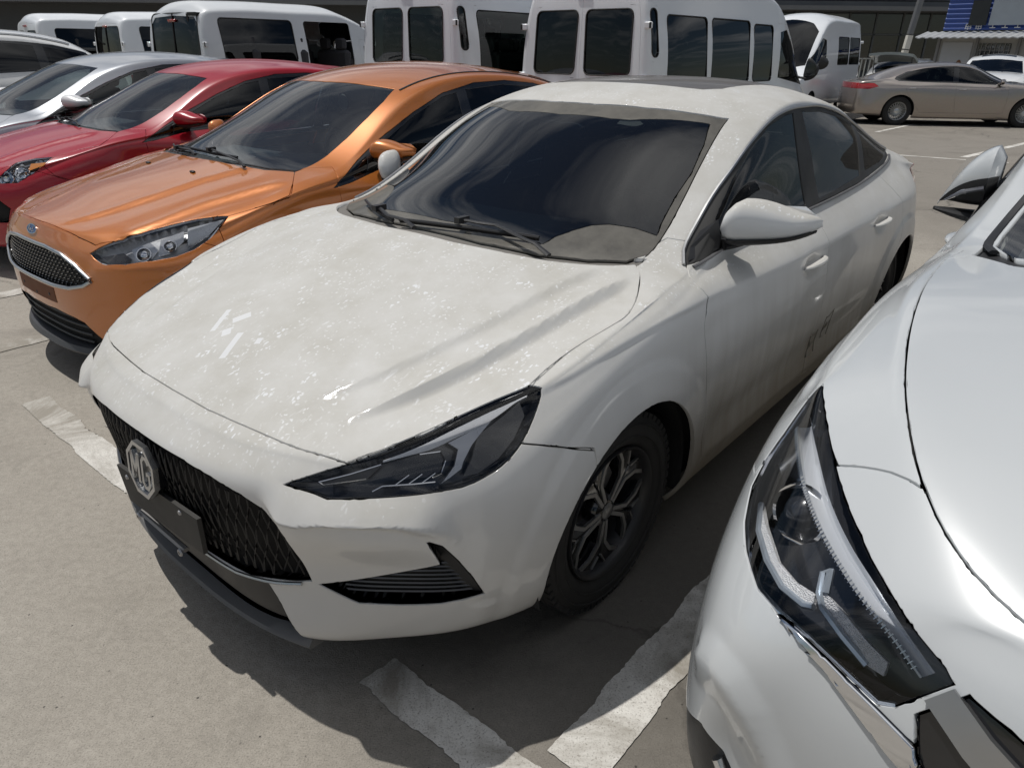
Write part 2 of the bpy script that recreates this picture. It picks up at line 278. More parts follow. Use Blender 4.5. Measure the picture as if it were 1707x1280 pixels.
# compact crossover seen close by on the right
CROSS_SPEC = car_spec(
  [.55,.33,.10,-.10,-.30,-.48,-.72,-1.02,-1.40,-1.80,-2.20,-2.55,-2.85,-3.10,-3.28,-3.38],
  [(.70,1.01),(.50,1.07),(.25,1.115),(.02,1.145),(-.20,1.175),(-.42,1.265),(-.68,1.375),(-.98,1.49),(-1.38,1.575),(-1.8,1.60),(-2.2,1.595),(-2.55,1.565),(-2.86,1.50),(-3.12,1.36),(-3.30,1.2),(-3.38,1.1)],
  [(.885,.945,.775,.52,.955,2.4),(.925,.915,.79,.58,.925,2.4),(.95,.87,.795,.645,.885,2.4),(.965,.81,.80,.715,.83,2.4),(.975,.72,.82,.79,.74,2.4),(.975,.60,.835,.82,.62,2.4),(.965,.46,.835,.825,.48,2.4),(.95,.33,.80,.81,.34,2.6),(.88,.25,.74,.75,.26,2.6)],
  [(.55,.655,1.035),(.33,.72,1.072),(.10,.765,1.098),(-.10,.78,1.105),(-.30,.775,1.11),(-.48,.755,1.135),(-.72,.725,1.24),(-1.02,.70,1.385),(-1.40,.665,1.485),(-1.8,.655,1.515),(-2.2,.65,1.50),(-2.55,.65,1.45),(-2.85,.655,1.38),(-3.10,.66,1.28),(-3.28,.66,1.18),(-3.38,.65,1.08)],
  [(.55,.815,.94),(.33,.862,.982),(.10,.872,.995),(-.1,.868,1.01),(-.30,.858,1.018),(-.48,.84,1.04),(-.72,.83,1.08),(-1.4,.83,1.10),(-2.2,.825,1.13),(-2.85,.80,1.13),(-3.10,.77,1.10),(-3.38,.71,1.02)],
  [(.55,.885,.82),(.33,.915,.865),(.10,.915,.91),(-.45,.90,.95),(-1.4,.90,.97),(-2.2,.905,.985),(-2.85,.89,.985),(-3.10,.85,.96),(-3.38,.76,.92)],
  [(.55,.92,.66),(.33,.93,.70),(.1,.925,.72),(-.45,.915,.74),(-2.2,.92,.75),(-2.85,.91,.75),(-3.10,.87,.74),(-3.38,.78,.72)],
  [(.55,.925,.50),(.33,.93,.52),(.1,.92,.53),(-.45,.91,.53),(-2.2,.91,.53),(-2.85,.905,.54),(-3.10,.87,.54),(-3.38,.79,.54)],
  [(.55,.905,.35),(.33,.91,.34),(.1,.895,.33),(-.45,.89,.33),(-2.2,.89,.33),(-2.85,.885,.35),(-3.10,.85,.36),(-3.38,.78,.36)],
  [(.55,.79,.26),(.33,.84,.25),(.1,.85,.24),(-.45,.85,.235),(-2.2,.85,.235),(-2.85,.83,.26),(-3.10,.79,.28),(-3.38,.72,.29)],
  [(-3.46,1.07,-3.41,.59,1.05,3),(-3.47,1.05,-3.415,.61,1.03,3),(-3.48,1.01,-3.42,.63,.99,3),(-3.49,.97,-3.425,.66,.96,3),(-3.51,.90,-3.43,.68,.90,3),(-3.53,.73,-3.44,.70,.73,3),(-3.53,.54,-3.44,.70,.54,3),(-3.50,.36,-3.42,.69,.36,3),(-3.44,.29,-3.37,.64,.29,3)])

def pw(*k):
    xs = [a for a, b in sorted(k)]; ys = [b for a, b in sorted(k)]; return lambda v: float(np.interp(v, xs, ys) + (min(v-xs[0], 0) + max(v-xs[-1], 0)))
MAZDA_SPEC = morph(FOCUS_SPEC, lambda x: x, lambda y, x: y*.965, lambda z, x: z*.985 if z > .9 else z - .015*(z-.2)/.7)
SILVER_SPEC = morph(FOCUS_SPEC, lambda x: x, lambda y, x: y*.965, lambda z, x: z + (.028 if z > .8 else .028*(z-.2)/.6))
BMW_SPEC = morph(MG_SPEC, pw((-3.7,-3.95),(-3.12,-3.42),(-2.68,-2.88),(-2.2,-2.42),(-1.8,-1.98),(-1.4,-1.52),(-1.02,-1.18),(-.7,-.86),(-.45,-.58),(-.28,-.40),(0,-.02),(.93,.80)), lambda y, x: y*.985, lambda z, x: z*.965 if z > 1.0 else z-.01)
FOD = {
 'hl': [(.768, .502, .698), (.74, .536, .723), (.666, .596, .758), (.59, .648, .785), (.476, .691, .811), (.365, .744, .827), (.266, .808, .833), (.248, .822, .832), (.318, .847, .788), (.38, .846, .746), (.45, .835, .713), (.526, .808, .69), (.604, .766, .679), (.697, .692, .668), (.747, .605, .66), (.757, .574, .663), (.766, .531, .68)],
 'gr': [(.838, .036, .69), (.833, .176, .691), (.822, .318, .676), (.81, .422, .639), (.796, .507, .587), (.795, .512, .574), (.813, .467, .549), (.84, .366, .524), (.859, .251, .518), (.868, .104, .519), (.869, .07, .52)],
 'low': [(.867, .082, .382), (.864, .181, .388), (.847, .326, .374), (.831, .402, .359), (.797, .491, .283)],
 'shut': [(.79, .068, .784), (.778, .277, .774), (.763, .402, .755), (.741, .513, .733)],
 'hseam': [(.248, .822, .832), (.141, .851, .851), (.037, .873, .868), (-.06, .873, .883), (-.142, .79, .933), (-.23, .687, .966)],
 'ws': [(-.952, .159, 1.365), (-1.01, .368, 1.354), (-1.081, .539, 1.335), (-.952, .59, 1.273), (-.839, .61, 1.214), (-.694, .618, 1.14), (-.54, .644, 1.062), (-.416, .668, 1.009), (-.304, .683, .979), (-.229, .675, .968), (-.144, .542, .973), (-.086, .296, .985), (-.07, .08, .992)],
 'dlo': [(-.341, .874, .888), (-.553, .82, .966), (-.777, .768, 1.068), (-1.057, .724, 1.193), (-1.351, .685, 1.295), (-1.656, .656, 1.355), (-1.976, .638, 1.376)],
 'ridge': [(-.282, .508, 1.011), (-.074, .428, .972), (.129, .377, .935), (.355, .355, .886), (.543, .3, .839), (.66, .259, .811)],
 'ridge2': [(-.166, .763, .942), (.035, .699, .91), (.266, .643, .867), (.499, .632, .814), (.624, .608, .779)],
 'badge': [(.819, .021, .739)],
 'mir': [(-.611, .763, 1.034)],
 'nozzle': [(.095, .243, .953), (.072, .376, .947)],
 'sticker': [(-.244, .014, 1.045), (-.294, .094, 1.067), (-.309, .267, 1.06), (-.249, .232, 1.036), (-.215, .121, 1.03)],
 'blade': [(-.134, .416, .985), (-.091, .02, .997), (-.091, .287, .987), (-.144, .542, .973)],
 'blade2': [(-.075, .195, .989), (-.058, .132, .988)],
 'hl1': [(.758, .538, .691), (.689, .637, .725), (.684, .684, .699), (.703, .676, .68), (.742, .61, .67)],
 'hl2': [(.66, .656, .739), (.591, .704, .767), (.581, .762, .728), (.617, .752, .69), (.672, .71, .685)],
 'hl3': [(.55, .734, .773), (.447, .764, .801), (.474, .811, .744), (.537, .792, .706), (.589, .767, .698)],
 'hl4': [(.429, .769, .804), (.272, .814, .829), (.379, .837, .759), (.472, .819, .717)],
}
CRD = {
 'hl': [(.433, .826, 1.0), (.448, .842, .969), (.492, .856, .919), (.529, .872, .865), (.574, .873, .827), (.661, .846, .807), (.722, .816, .801), (.794, .764, .795), (.827, .719, .799), (.853, .667, .801), (.871, .614, .791), (.889, .561, .782), (.891, .541, .793), (.879, .492, .858), (.87, .504, .867), (.85, .542, .881), (.822, .581, .898), (.774, .628, .913), (.706, .681, .933), (.658, .714, .948), (.597, .75, .967), (.524, .787, .986)],
 'seam': [(-.239, .783, 1.107), (-.012, .772, 1.104), (.147, .754, 1.094), (.29, .73, 1.077), (.438, .696, 1.059), (.541, .663, 1.036), (.622, .628, 1.01), (.681, .594, .988), (.732, .557, .97), (.777, .514, .956), (.803, .481, .949), (.821, .453, .945)],
 'seam2': [(.632, .727, .958), (.639, .688, .974), (.65, .649, .986), (.662, .622, .99), (.675, .6, .99)],
 'chromeT': [(.83, .717, .798), (.847, .682, .8), (.865, .636, .793), (.879, .594, .783), (.891, .559, .777), (.912, .502, .766), (.92, .479, .762)],
 'chromeB': [(.837, .707, .797), (.86, .662, .789), (.875, .621, .773), (.893, .576, .754), (.911, .53, .735), (.917, .513, .73)],
 'grL': [(.892, .54, .791), (.88, .492, .857), (.903, .45, .836), (.918, .415, .825)],
 'ws': [(-.288, .747, 1.114), (-.434, .769, 1.121), (-.561, .766, 1.155), (-.653, .747, 1.2), (-.725, .728, 1.242)],
 'hoodrear': [(-.24, .777, 1.108), (-.288, .731, 1.117), (-.191, .652, 1.123), (-.174, .622, 1.125)],
 'shadowline': [(.806, .839, .615), (.853, .794, .657), (.874, .754, .663), (.885, .72, .634)],
 'low': [(.816, .837, .488), (.867, .793, .547), (.873, .781, .541), (.882, .755, .522), (.883, .74, .495)],
 'drl1': [(.635, .838, .841), (.688, .808, .84), (.757, .758, .834), (.791, .718, .837), (.809, .684, .845), (.824, .679, .833), (.821, .692, .826), (.796, .733, .82), (.752, .776, .822), (.692, .816, .826)],
 'drl2': [(.81, .669, .854), (.827, .644, .853), (.855, .597, .839), (.867, .566, .831), (.875, .566, .814), (.869, .588, .813), (.852, .627, .827), (.826, .666, .839), (.809, .678, .849), (.785, .684, .868), (.782, .676, .876)],
 'tubeA': [(.504, .841, .936), (.63, .783, .917), (.688, .745, .905), (.746, .698, .892), (.809, .635, .879), (.851, .573, .862), (.876, .527, .84)],
 'tubeB': [(.503, .822, .966), (.609, .766, .949), (.685, .718, .927), (.749, .666, .91), (.803, .613, .898), (.847, .56, .878), (.872, .515, .856)],
 'proj': [(.67, .782, .885)],
 'rib': [(.65, .786, .896), (.717, .728, .895), (.787, .662, .881), (.844, .598, .862), (.874, .537, .837)],
 'mir': [],
}
MAD = {
 'hl': [(.618, .705, .716), (.552, .705, .762), (.479, .67, .797), (.37, .704, .815), (.28, .766, .821), (.364, .808, .771), (.456, .792, .716), (.539, .778, .67), (.64, .723, .65)],
 'ws': [(-1.009, .07, 1.368), (-1.083, .431, 1.338), (-.948, .53, 1.265), (-.788, .599, 1.167), (-.58, .637, 1.056), (-.45, .644, 1.005), (-.328, .647, .972), (-.224, .609, .96), (-.158, .502, .963), (-.109, .33, .972)],
 'seam': [(.272, .772, .821), (.105, .774, .857), (-.025, .828, .877), (-.127, .767, .916), (-.211, .64, .952)],
 'dlo': [(-.422, .811, .929), (-.502, .752, .978), (-.688, .678, 1.084), (-.923, .648, 1.21), (-1.213, .625, 1.318)],
 'ridge': [(-.078, .532, .944), (.168, .484, .897), (.422, .494, .837), (.547, .505, .803)],
}
# ------------------------------------------------------------------ object helpers
from mathutils.bvhtree import BVHTree

def link(name, me, parent=None, mat=None, M=None):
    o = bpy.data.objects.new(name, me); COL.objects.link(o)
    if parent is not None: o.parent = parent
    if M is not None: o.matrix_local = M
    if mat is not None and me is not None and not me.materials:
        for m in (mat if isinstance(mat, (list, tuple)) else [mat]): me.materials.append(m)
    return o

def thing(name, label, cat, loc=(0, 0, 0), rz=0, group=None):
    o = bpy.data.objects.new(name, None); COL.objects.link(o); o.location = loc; o.rotation_euler = (0, 0, rz)
    o.empty_display_size = .2; tag(o, label, cat, group); return o

def tag(o, label=None, cat=None, group=None, kind=None):
    if label: o['label'] = label
    if cat: o['category'] = cat
    if group: o['group'] = group
    if kind: o['kind'] = kind
    return o

class MB:
    """collects simple shapes into one mesh"""
    def __init__(s): s.v = []; s.f = []; s.m = []
    def add(s, V, F, mi=0):
        o = len(s.v); s.v += [tuple(map(float, p)) for p in V]; s.f += [[i+o for i in q] for q in F]; s.m += [mi]*len(F); return s
    def box(s, c, d, M=None, mi=0, bev=0.0):
        x, y, z = d[0]/2, d[1]/2, d[2]/2
        if bev <= 0:
            P = [(sx*x, sy*y, sz*z) for sx in (-1, 1) for sy in (-1, 1) for sz in (-1, 1)]
            Fq = [(0,1,3,2),(4,6,7,5),(0,4,5,1),(2,3,7,6),(0,2,6,4),(1,5,7,3)]
        else:
            b = bev; P = []; Fq = []
            for zz, ins in ((-z, b), (-z+b, 0), (z-b, 0), (z, b)):
                xx, yy = x-ins, y-ins; k = b if ins == 0 else b*.6
                P += [(xx-k, -yy, zz), (xx, -yy+k, zz), (xx, yy-k, zz), (xx-k, yy, zz), (-xx+k, yy, zz), (-xx, yy-k, zz), (-xx, -yy+k, zz), (-xx+k, -yy, zz)]
            for r in range(3):
                for i in range(8): Fq.append((r*8+i, r*8+(i+1) % 8, r*8+8+(i+1) % 8, r*8+8+i))
            Fq.append(tuple(range(7, -1, -1))); Fq.append(tuple(range(24, 32)))
        P = [Vector(p) for p in P]
        if M is not None: P = [M @ p for p in P]
        return s.add([p + Vector(c) for p in P], Fq, mi)
    def tube(s, path, r, n=8, mi=0, cap=True, flat=None):
        path = [Vector(p) for p in path]; rr = r if isinstance(r, (list, tuple)) else [r]*len(path)
        o = len(s.v); up = Vector((0, 0, 1)); V = []; F = []
        for i, p in enumerate(path):
            t = (path[min(i+1, len(path)-1)] - path[max(i-1, 0)]).normalized()
            a = t.cross(up if abs(t.z) < .95 else Vector((1, 0, 0))).normalized(); b = a.cross(t)
            for k in range(n):
                w = 2*math.pi*k/n; V.append(p + a*(math.cos(w)*rr[i]) + b*(math.sin(w)*rr[i]*(flat or 1)))
        for i in range(len(path)-1):
            for k in range(n): F.append((i*n+k, i*n+(k+1) % n, i*n+n+(k+1) % n, i*n+n+k))
        if cap: F.append(tuple(range(n-1, -1, -1))); F.append(tuple(range((len(path)-1)*n, len(path)*n)))
        return s.add(V, F, mi)
    def lathe(s, prof, n=48, axis='y', c=(0, 0, 0), mi=0, closed=False):
        """prof: (radius, offset along axis)"""
        V = []; F = []; m = len(prof)
        for k in range(n):
            w = 2*math.pi*k/n; a, b = math.cos(w), math.sin(w)
            for r, h in prof:
                p = {'y': (r*a, h, r*b), 'x': (h, r*a, r*b), 'z': (r*a, r*b, h)}[axis]; V.append((p[0]+c[0], p[1]+c[1], p[2]+c[2]))
        for k in range(n):
            for j in range(m if closed else m-1):
                j2 = (j+1) % m
                F.append((k*m+j, k*m+j2, ((k+1) % n)*m+j2, ((k+1) % n)*m+j))
        return s.add(V, F, mi)
    def prism(s, poly, h0, h1, axis='y', mi=0, bev=0.0):
        """extrude a 2D polygon; axis y: poly is (x,z)"""
        def P(p, h): return {'y': (p[0], h, p[1]), 'z': (p[0], p[1], h), 'x': (h, p[0], p[1])}[axis]
        n = len(poly); pl = [Vector(p) for p in poly]
        if bev > 0:
            c = sum(pl, Vector((0, 0)))/n; ins = []
            for i in range(n):
                a, b, d = pl[i-1], pl[i], pl[(i+1) % n]
                e1 = (b-a).normalized(); e2 = (d-b).normalized(); nn = Vector((-(e1.y+e2.y), e1.x+e2.x))
                if nn.length > 1e-6: nn.normalize()
                area = sum(pl[j-1].x*pl[j].y - pl[j].x*pl[j-1].y for j in range(n)); sg = 1 if area > 0 else -1
                ins.append(b + nn*bev*sg)
            V = [P(p, h0) for p in pl] + [P(p, h1 - bev*(1 if h1 > h0 else -1)) for p in pl] + [P(p, h1) for p in ins]
            F = [tuple(range(n))] + [(i, (i+1) % n, n+(i+1) % n, n+i) for i in range(n)] + [(n+i, n+(i+1) % n, 2*n+(i+1) % n, 2*n+i) for i in range(n)] + [tuple(range(2*n, 3*n))]
        else:
            V = [P(p, h0) for p in pl] + [P(p, h1) for p in pl]
            F = [tuple(range(n))] + [(i, (i+1) % n, n+(i+1) % n, n+i) for i in range(n)] + [tuple(range(n, 2*n))]
        return s.add(V, F, mi)
    def xform(s, M): s.v = [tuple(M @ Vector(p)) for p in s.v]; return s
    def mesh(s, name, smooth=True, angle=35):
        me = bpy.data.meshes.new(name); me.from_pydata(s.v, [], s.f)
        bm = bmesh.new(); bm.from_mesh(me); bmesh.ops.recalc_face_normals(bm, faces=bm.faces); bm.to_mesh(me); bm.free()
        if any(s.m): me.polygons.foreach_set('material_index', s.m)
        if smooth:
            me.polygons.foreach_set('use_smooth', [True]*len(me.polygons)); me.set_sharp_from_angle(angle=math.radians(angle))
        return me
    def build(s, name, mat, parent=None, smooth=True, angle=35, M=None): return link(name, s.mesh(name, smooth, angle), parent, mat, M)

def grid_loft(rows, closed_u=False, capstart=False, capend=False):
    """rows: list of equally long point rings -> V, F"""
    n = len(rows[0]); V = [p for r in rows for p in r]; F = []
    for i in range(len(rows)-1):
        for k in range(n if closed_u else n-1): F.append((i*n+k, i*n+(k+1) % n, i*n+n+(k+1) % n, i*n+n+k))
    if capstart: F.append(tuple(range(n-1, -1, -1)))
    if capend: F.append(tuple(range((len(rows)-1)*n, len(rows)*n)))
    return V, F

def crom(pts, step, closed=False):
    """Catmull-Rom resample of 3D points"""
    P = [np.asarray(p, float) for p in pts]; n = len(P); out = []
    for i in range(n if closed else n-1):
        p0 = P[i-1] if (i > 0 or closed) else 2*P[0]-P[1]; p1 = P[i]; p2 = P[(i+1) % n]
        p3 = P[(i+2) % n] if (i+2 < n or closed) else 2*P[-1]-P[-2]
        m = max(1, int(np.linalg.norm(p2-p1)/step))
        for k in range(m):
            t = k/m; out.append(.5*((2*p1)+(-p0+p2)*t+(2*p0-5*p1+4*p2-p3)*t*t+(-p0+3*p1-3*p2+p3)*t**3))
    if not closed: out.append(P[-1])
    return np.array(out)

def resample(pts, step, closed=True):
    P = np.asarray(pts, float); out = []
    n = len(P)
    for i in range(n if closed else n-1):
        a, b = P[i], P[(i+1) % n]; m = max(1, int(math.ceil(np.linalg.norm(b-a)/step)))
        for k in range(m): out.append(a + (b-a)*k/m)
    if not closed: out.append(P[-1])
    return np.array(out)

# ------------------------------------------------------------------ body shell: cutting a smooth surface into panels
class Shell:
    def __init__(s, V, F):
        s.N = vnormals(V, F); s.V = V; s.F = F
        s.bvh = BVHTree.FromPolygons([tuple(p) for p in V], [tuple(q) for q in F])
        s.pv = [tuple(p) for p in V.tolist()]; s.pf = F.tolist(); s.pid = np.zeros(len(F), int); s.ids = {'body': 0}
        fn = np.cross(V[F[:, 2]]-V[F[:, 0]], V[F[:, 3]]-V[F[:, 1]]); fn /= np.maximum(np.linalg.norm(fn, axis=1), 1e-12)[:, None]
        s.fc = V[F].mean(1); s.fn = fn
    def nrm(s, p):
        co, n, i, d = s.bvh.find_nearest(Vector(p))
        q = s.F[i]; w = 1.0/(np.linalg.norm(s.V[q]-np.asarray(co), axis=1)**2 + 1e-9)
        v = (s.N[q]*w[:, None]).sum(0); return v/np.linalg.norm(v)
    def surf(s, p, off=0.0):
        co, n, i, d = s.bvh.find_nearest(Vector(p)); return Vector(co) + Vector(s.nrm(co))*off
    def surfy(s, p, off=0.0, sg=1):
        """point of the flank at the given x, z"""
        q = s.ray((p[0], 3, p[2]), (0, -1, 0))
        if q is None: q = s.surf(p)
        q = Vector(q) + Vector(s.nrm(q))*off; return Vector((q.x, q.y*sg, q.z))
    def ray(s, o, d):
        co, n, i, dd = s.bvh.ray_cast(Vector(o), Vector(d)); return co
    def cut(s, name, pts, d, only=None, smooth=False, step=.03, depth=.35, minn=.05):
        """split the surface along a closed outline seen along d and give the inside its own panel id"""
        d = np.asarray(d, float); d = d/np.linalg.norm(d)
        a = np.cross(d, [0, 0, 1.0]) if abs(d[2]) < .9 else np.cross(d, [0, 1.0, 0]); a /= np.linalg.norm(a); b = np.cross(d, a)
        P3 = crom(pts, step, True) if smooth else resample(pts, step, True)
        B = np.stack([a, b], 1); P = P3 @ B; dep = P3 @ d
        lo, hi = P.min(0)-.06, P.max(0)+.06
        pid = s.ids.setdefault(name, len(s.ids)); q = s.fc @ B; z = s.fc @ d
        m = (q >= lo).all(1) & (q <= hi).all(1) & (z > dep.min()-depth) & (z < dep.max()+depth)
        if only is not None: m &= np.isin(s.pid, [s.ids[n] for n in ([only] if isinstance(only, str) else only) if n in s.ids])
        region = np.nonzero(m)[0].tolist(); good = set(np.nonzero(m & (s.fn @ d >= minn))[0].tolist())
        pf, pv = s.pf, s.pv; em = {}; G = {}; cs = .03; n0 = len(pf); par = []; dirty = set()
        vi = sorted({k for f in region for k in pf[f]}); V2 = dict(zip(vi, (np.array([pv[k] for k in vi]).reshape(-1, 3) @ B).tolist()))
        def cells(f):
            u = [V2[i][0] for i in pf[f]]; w = [V2[i][1] for i in pf[f]]
            return [(i, j) for i in range(int(min(u)//cs), int(max(u)//cs)+1) for j in range(int(min(w)//cs), int(max(w)//cs)+1)]
        def edges(f):
            r = pf[f]; return [(r[k-1], r[k]) if r[k-1] < r[k] else (r[k], r[k-1]) for k in range(len(r))]
        for f in region:
            for e in edges(f): em.setdefault(e, set()).add(f)
            if f in good:
                for c in cells(f): G.setdefault(c, set()).add(f)
        PL = P.tolist(); n = len(PL)
        for i in range(n):
            p, r = PL[i], PL[(i+1) % n]; dx, dy = r[0]-p[0], r[1]-p[1]; L = math.hypot(dx, dy)
            if L < 1e-7: continue
            nx, ny = -dy/L, dx/L; x0, x1, y0, y1 = min(p[0], r[0])-1e-5, max(p[0], r[0])+1e-5, min(p[1], r[1])-1e-5, max(p[1], r[1])+1e-5
            fs = set()
            for ci in range(int(x0//cs), int(x1//cs)+1):
                for cj in range(int(y0//cs), int(y1//cs)+1): fs |= G.get((ci, cj), set())
            for f in list(fs):
                ring = pf[f]; u = [V2[k][0] for k in ring]; w = [V2[k][1] for k in ring]
                if max(u) < x0 or min(u) > x1 or max(w) < y0 or min(w) > y1: continue
                dist = {k: (V2[k][0]-p[0])*nx + (V2[k][1]-p[1])*ny for k in ring}
                if min(dist.values()) > -3e-5 or max(dist.values()) < 3e-5: continue
                on = set(k for k in ring if abs(dist[k]) <= 3e-5)
                for k in range(len(ring)):
                    A, C = ring[k-1], ring[k]; da, dc = dist[A], dist[C]
                    if (da > 3e-5 and dc < -3e-5) or (da < -3e-5 and dc > 3e-5):
                        t = da/(da-dc); PA, PC = pv[A], pv[C]
                        nv = len(pv); pv.append((PA[0]+(PC[0]-PA[0])*t, PA[1]+(PC[1]-PA[1])*t, PA[2]+(PC[2]-PA[2])*t))
                        V2[nv] = [V2[A][0]+(V2[C][0]-V2[A][0])*t, V2[A][1]+(V2[C][1]-V2[A][1])*t]; on.add(nv)
                        e = (A, C) if A < C else (C, A); sh = em.pop(e, set())
                        for g in sh:
                            R_ = pf[g]
                            for j in range(len(R_)):
                                if (R_[j-1] == A and R_[j] == C) or (R_[j-1] == C and R_[j] == A):
                                    pf[g] = R_[:j] + [nv] + R_[j:] if j else R_ + [nv]; break
                        for E in ((A, nv), (C, nv)): em[(min(E), max(E))] = set(sh)
                ring = pf[f]; pos = [j for j, k in enumerate(ring) if k in on]
                if len(pos) != 2 or pos[1]-pos[0] in (1, len(ring)-1): continue
                A, C = pos; r1, r2 = ring[A:C+1], ring[C:]+ring[:A+1]
                g = len(pf); pf[f] = r1; pf.append(r2); par.append(f if f < n0 else par[f-n0]); good.add(g); dirty.add(f)
                for k in range(len(r2)-1):
                    e = (min(r2[k], r2[k+1]), max(r2[k], r2[k+1])); t = em.setdefault(e, set()); t.discard(f); t.add(g)
                e = (min(ring[A], ring[C]), max(ring[A], ring[C])); em[e] = {f, g}
                for c in cells(g): G.setdefault(c, set()).add(g)
        if par:
            s.pid = np.concatenate([s.pid, s.pid[par]]); s.fn = np.vstack([s.fn, s.fn[par]])
            s.fc = np.vstack([s.fc, np.zeros((len(par), 3))])
            for f in list(dirty) + list(range(n0, len(pf))): s.fc[f] = np.mean([pv[k] for k in pf[f]], axis=0)
        fl = np.array(sorted(good), int)
        if len(fl): s.pid[fl[inside(s.fc[fl] @ B, P)]] = pid
        return s
    def assign(s, name, fn, only='body'):
        pid = s.ids.setdefault(name, len(s.ids)); k = s.ids[only]
        for f in np.nonzero(s.pid == k)[0]:
            if fn(Vector(s.fc[f]), Vector(s.fn[f])): s.pid[f] = pid
    def grab(s, names):
        ids = {s.ids[n] for n in names if n in s.ids}; vi = {}; V = []; F = []
        for f in np.nonzero(np.isin(s.pid, list(ids)))[0]:
                q = s.pf[f]; r = []
                for v in q:
                    if v not in vi: vi[v] = len(V); V.append(s.pv[v])
                    r.append(vi[v])
                F.append(r)
        return np.array(V), F
    def make(s, obname, names, mat, parent, mode='copy', gap=.0035, rad=.0008, depth=.014, off=0.0, flange=True, label=None, fn=None):
        """mode: join = both halves in one mesh, copy = a left and a right object, left = left only, right = right only"""
        names = [names] if isinstance(names, str) else names
        V, F = s.grab(names)
        if not len(F): print('EMPTY PANEL', obname, names); return []
        outs = []
        jobs = [('j', 1)] if mode == 'join' else ([('s', 1), ('s', -1)] if mode == 'copy' else [('s', 1 if mode == 'left' else -1)])
        for kind, sg in jobs:
            if kind == 'j':
                c = np.abs(V[:, 1]) < 2e-5; mp = np.where(c, np.arange(len(V)), -1); k = len(V); add = []
                for i in range(len(V)):
                    if mp[i] < 0: mp[i] = k; k += 1; add.append(V[i]*[1, -1, 1])
                VV = np.vstack([V, np.array(add).reshape(-1, 3)]); FF = F + [[int(mp[i]) for i in q[::-1]] for q in F]
            else: VV, FF = V.copy(), F
            if outs: me = s._mirror(outs[0].data)
            else: me = s._panel(obname, VV, FF, gap, rad, depth, off, flange, flip=(kind == 's' and sg < 0))
            o = link(obname, me, parent, mat)
            if label: o['label'] = label
            outs.append(o)
        return outs
    def _mirror(s, me0):
        me = me0.copy(); n = len(me.vertices); co = np.empty(n*3, np.float32); me.vertices.foreach_get('co', co); co[1::3] *= -1; me.vertices.foreach_set('co', co)
        N = me0['_n'].to_list() if hasattr(me0['_n'], 'to_list') else list(me0['_n']); N = np.array(N).reshape(-1, 3)*[1, -1, 1]
        me.flip_normals(); me.normals_split_custom_set_from_vertices(N.tolist()); return me
    def _panel(s, name, V, F, gap, rad, depth, off, flange, flip):
        bm = bmesh.new(); vs = [bm.verts.new(p) for p in V]
        for q in F:
            try: bm.faces.new([vs[i] for i in q])
            except ValueError: pass
        bmesh.ops.remove_doubles(bm, verts=bm.verts, dist=.0022)
        bmesh.ops.dissolve_degenerate(bm, edges=bm.edges, dist=.0008)
        bm.verts.index_update(); bm.normal_update(); bm.verts.ensure_lookup_table()
        Q = np.array([(v.co.x, abs(v.co.y), v.co.z) for v in bm.verts]); idx = []; co = []
        for p in Q:
            c, _, i, _ = s.bvh.find_nearest(Vector(p)); idx.append(i); co.append(c)
        q = s.F[idx]; w = 1.0/(((s.V[q]-np.array(co)[:, None, :])**2).sum(2) + 1e-9); nn = (s.N[q]*w[:, :, None]).sum(1)
        nn /= np.linalg.norm(nn, axis=1)[:, None]; N = {}
        for v, m in zip(bm.verts, nn):
            t = Vector((m[0], m[1] if v.co.y >= 0 else -m[1], m[2]))
            if abs(v.co.y) < 1e-5: t.y = 0; t.normalize()
            N[v] = t
        SN = dict(N)
        if flange:
            be = [e for e in bm.edges if len(e.link_faces) == 1]; inw = {}; nbr = {}
            for e in be:
                l = e.link_loops[0]; a, b = l.vert, l.link_loop_next.vert; t = b.co-a.co; ln = t.length
                if ln < 1e-9: continue
                t.normalize(); nbr.setdefault(a, []).append(b); nbr.setdefault(b, []).append(a)
                for v in (a, b): inw.setdefault(v, []).append((N[v].cross(t).normalized(), min(ln, .012)))
            mv = {}
            for v, L in inw.items():
                m = sum((a*w for a, w in L), Vector())
                if m.length < 1e-7: m = L[0][0].copy()
                m.normalize(); mv[v] = m/max(.6, min(m.dot(a) for a, w in L))
            for _ in range(2):          # even out the offset along the edge, corners excepted
                sm = {}
                for v, m in mv.items():
                    q = [mv[u] for u in nbr[v] if u in mv and (u.co-v.co).length < .02]
                    sm[v] = (m*2 + sum(q, Vector()))/(2+len(q)) if q and all(m.normalized().dot(u.normalized()) > .8 for u in q) else m
                mv = sm
            base = {v: v.co.copy() for v in mv}; r1 = {}; r2 = {}
            for v, m in mv.items():
                n = SN[v]; v.co = base[v] + m*(gap/2+rad)
                r1[v] = bm.verts.new(base[v] + m*(gap/2) - n*rad); r2[v] = bm.verts.new(base[v] + m*(gap/2) - n*depth)
                SN[r1[v]] = SN[r2[v]] = n; N[r1[v]] = (n-m).normalized(); N[r2[v]] = (-m).normalized()
            for e in be:
                l = e.link_loops[0]; a, b = l.vert, l.link_loop_next.vert
                if a in r1 and b in r1:
                    try: bm.faces.new((b, a, r1[a], r1[b])); bm.faces.new((r1[b], r1[a], r2[a], r2[b]))
                    except ValueError: pass
        if off:
            for v in bm.verts: v.co = v.co + SN[v]*off
        if flip:
            for v in bm.verts: v.co.y = -v.co.y; N[v] = Vector((N[v].x, -N[v].y, N[v].z))
            bmesh.ops.reverse_faces(bm, faces=bm.faces)
        bm.verts.index_update(); N = [N[v] for v in bm.verts]
        me = bpy.data.meshes.new(name); bm.to_mesh(me); bm.free()
        me.polygons.foreach_set('use_smooth', [True]*len(me.polygons))
        me.normals_split_custom_set_from_vertices([tuple(n) for n in N]); me['_n'] = [float(c) for n in N for c in n]
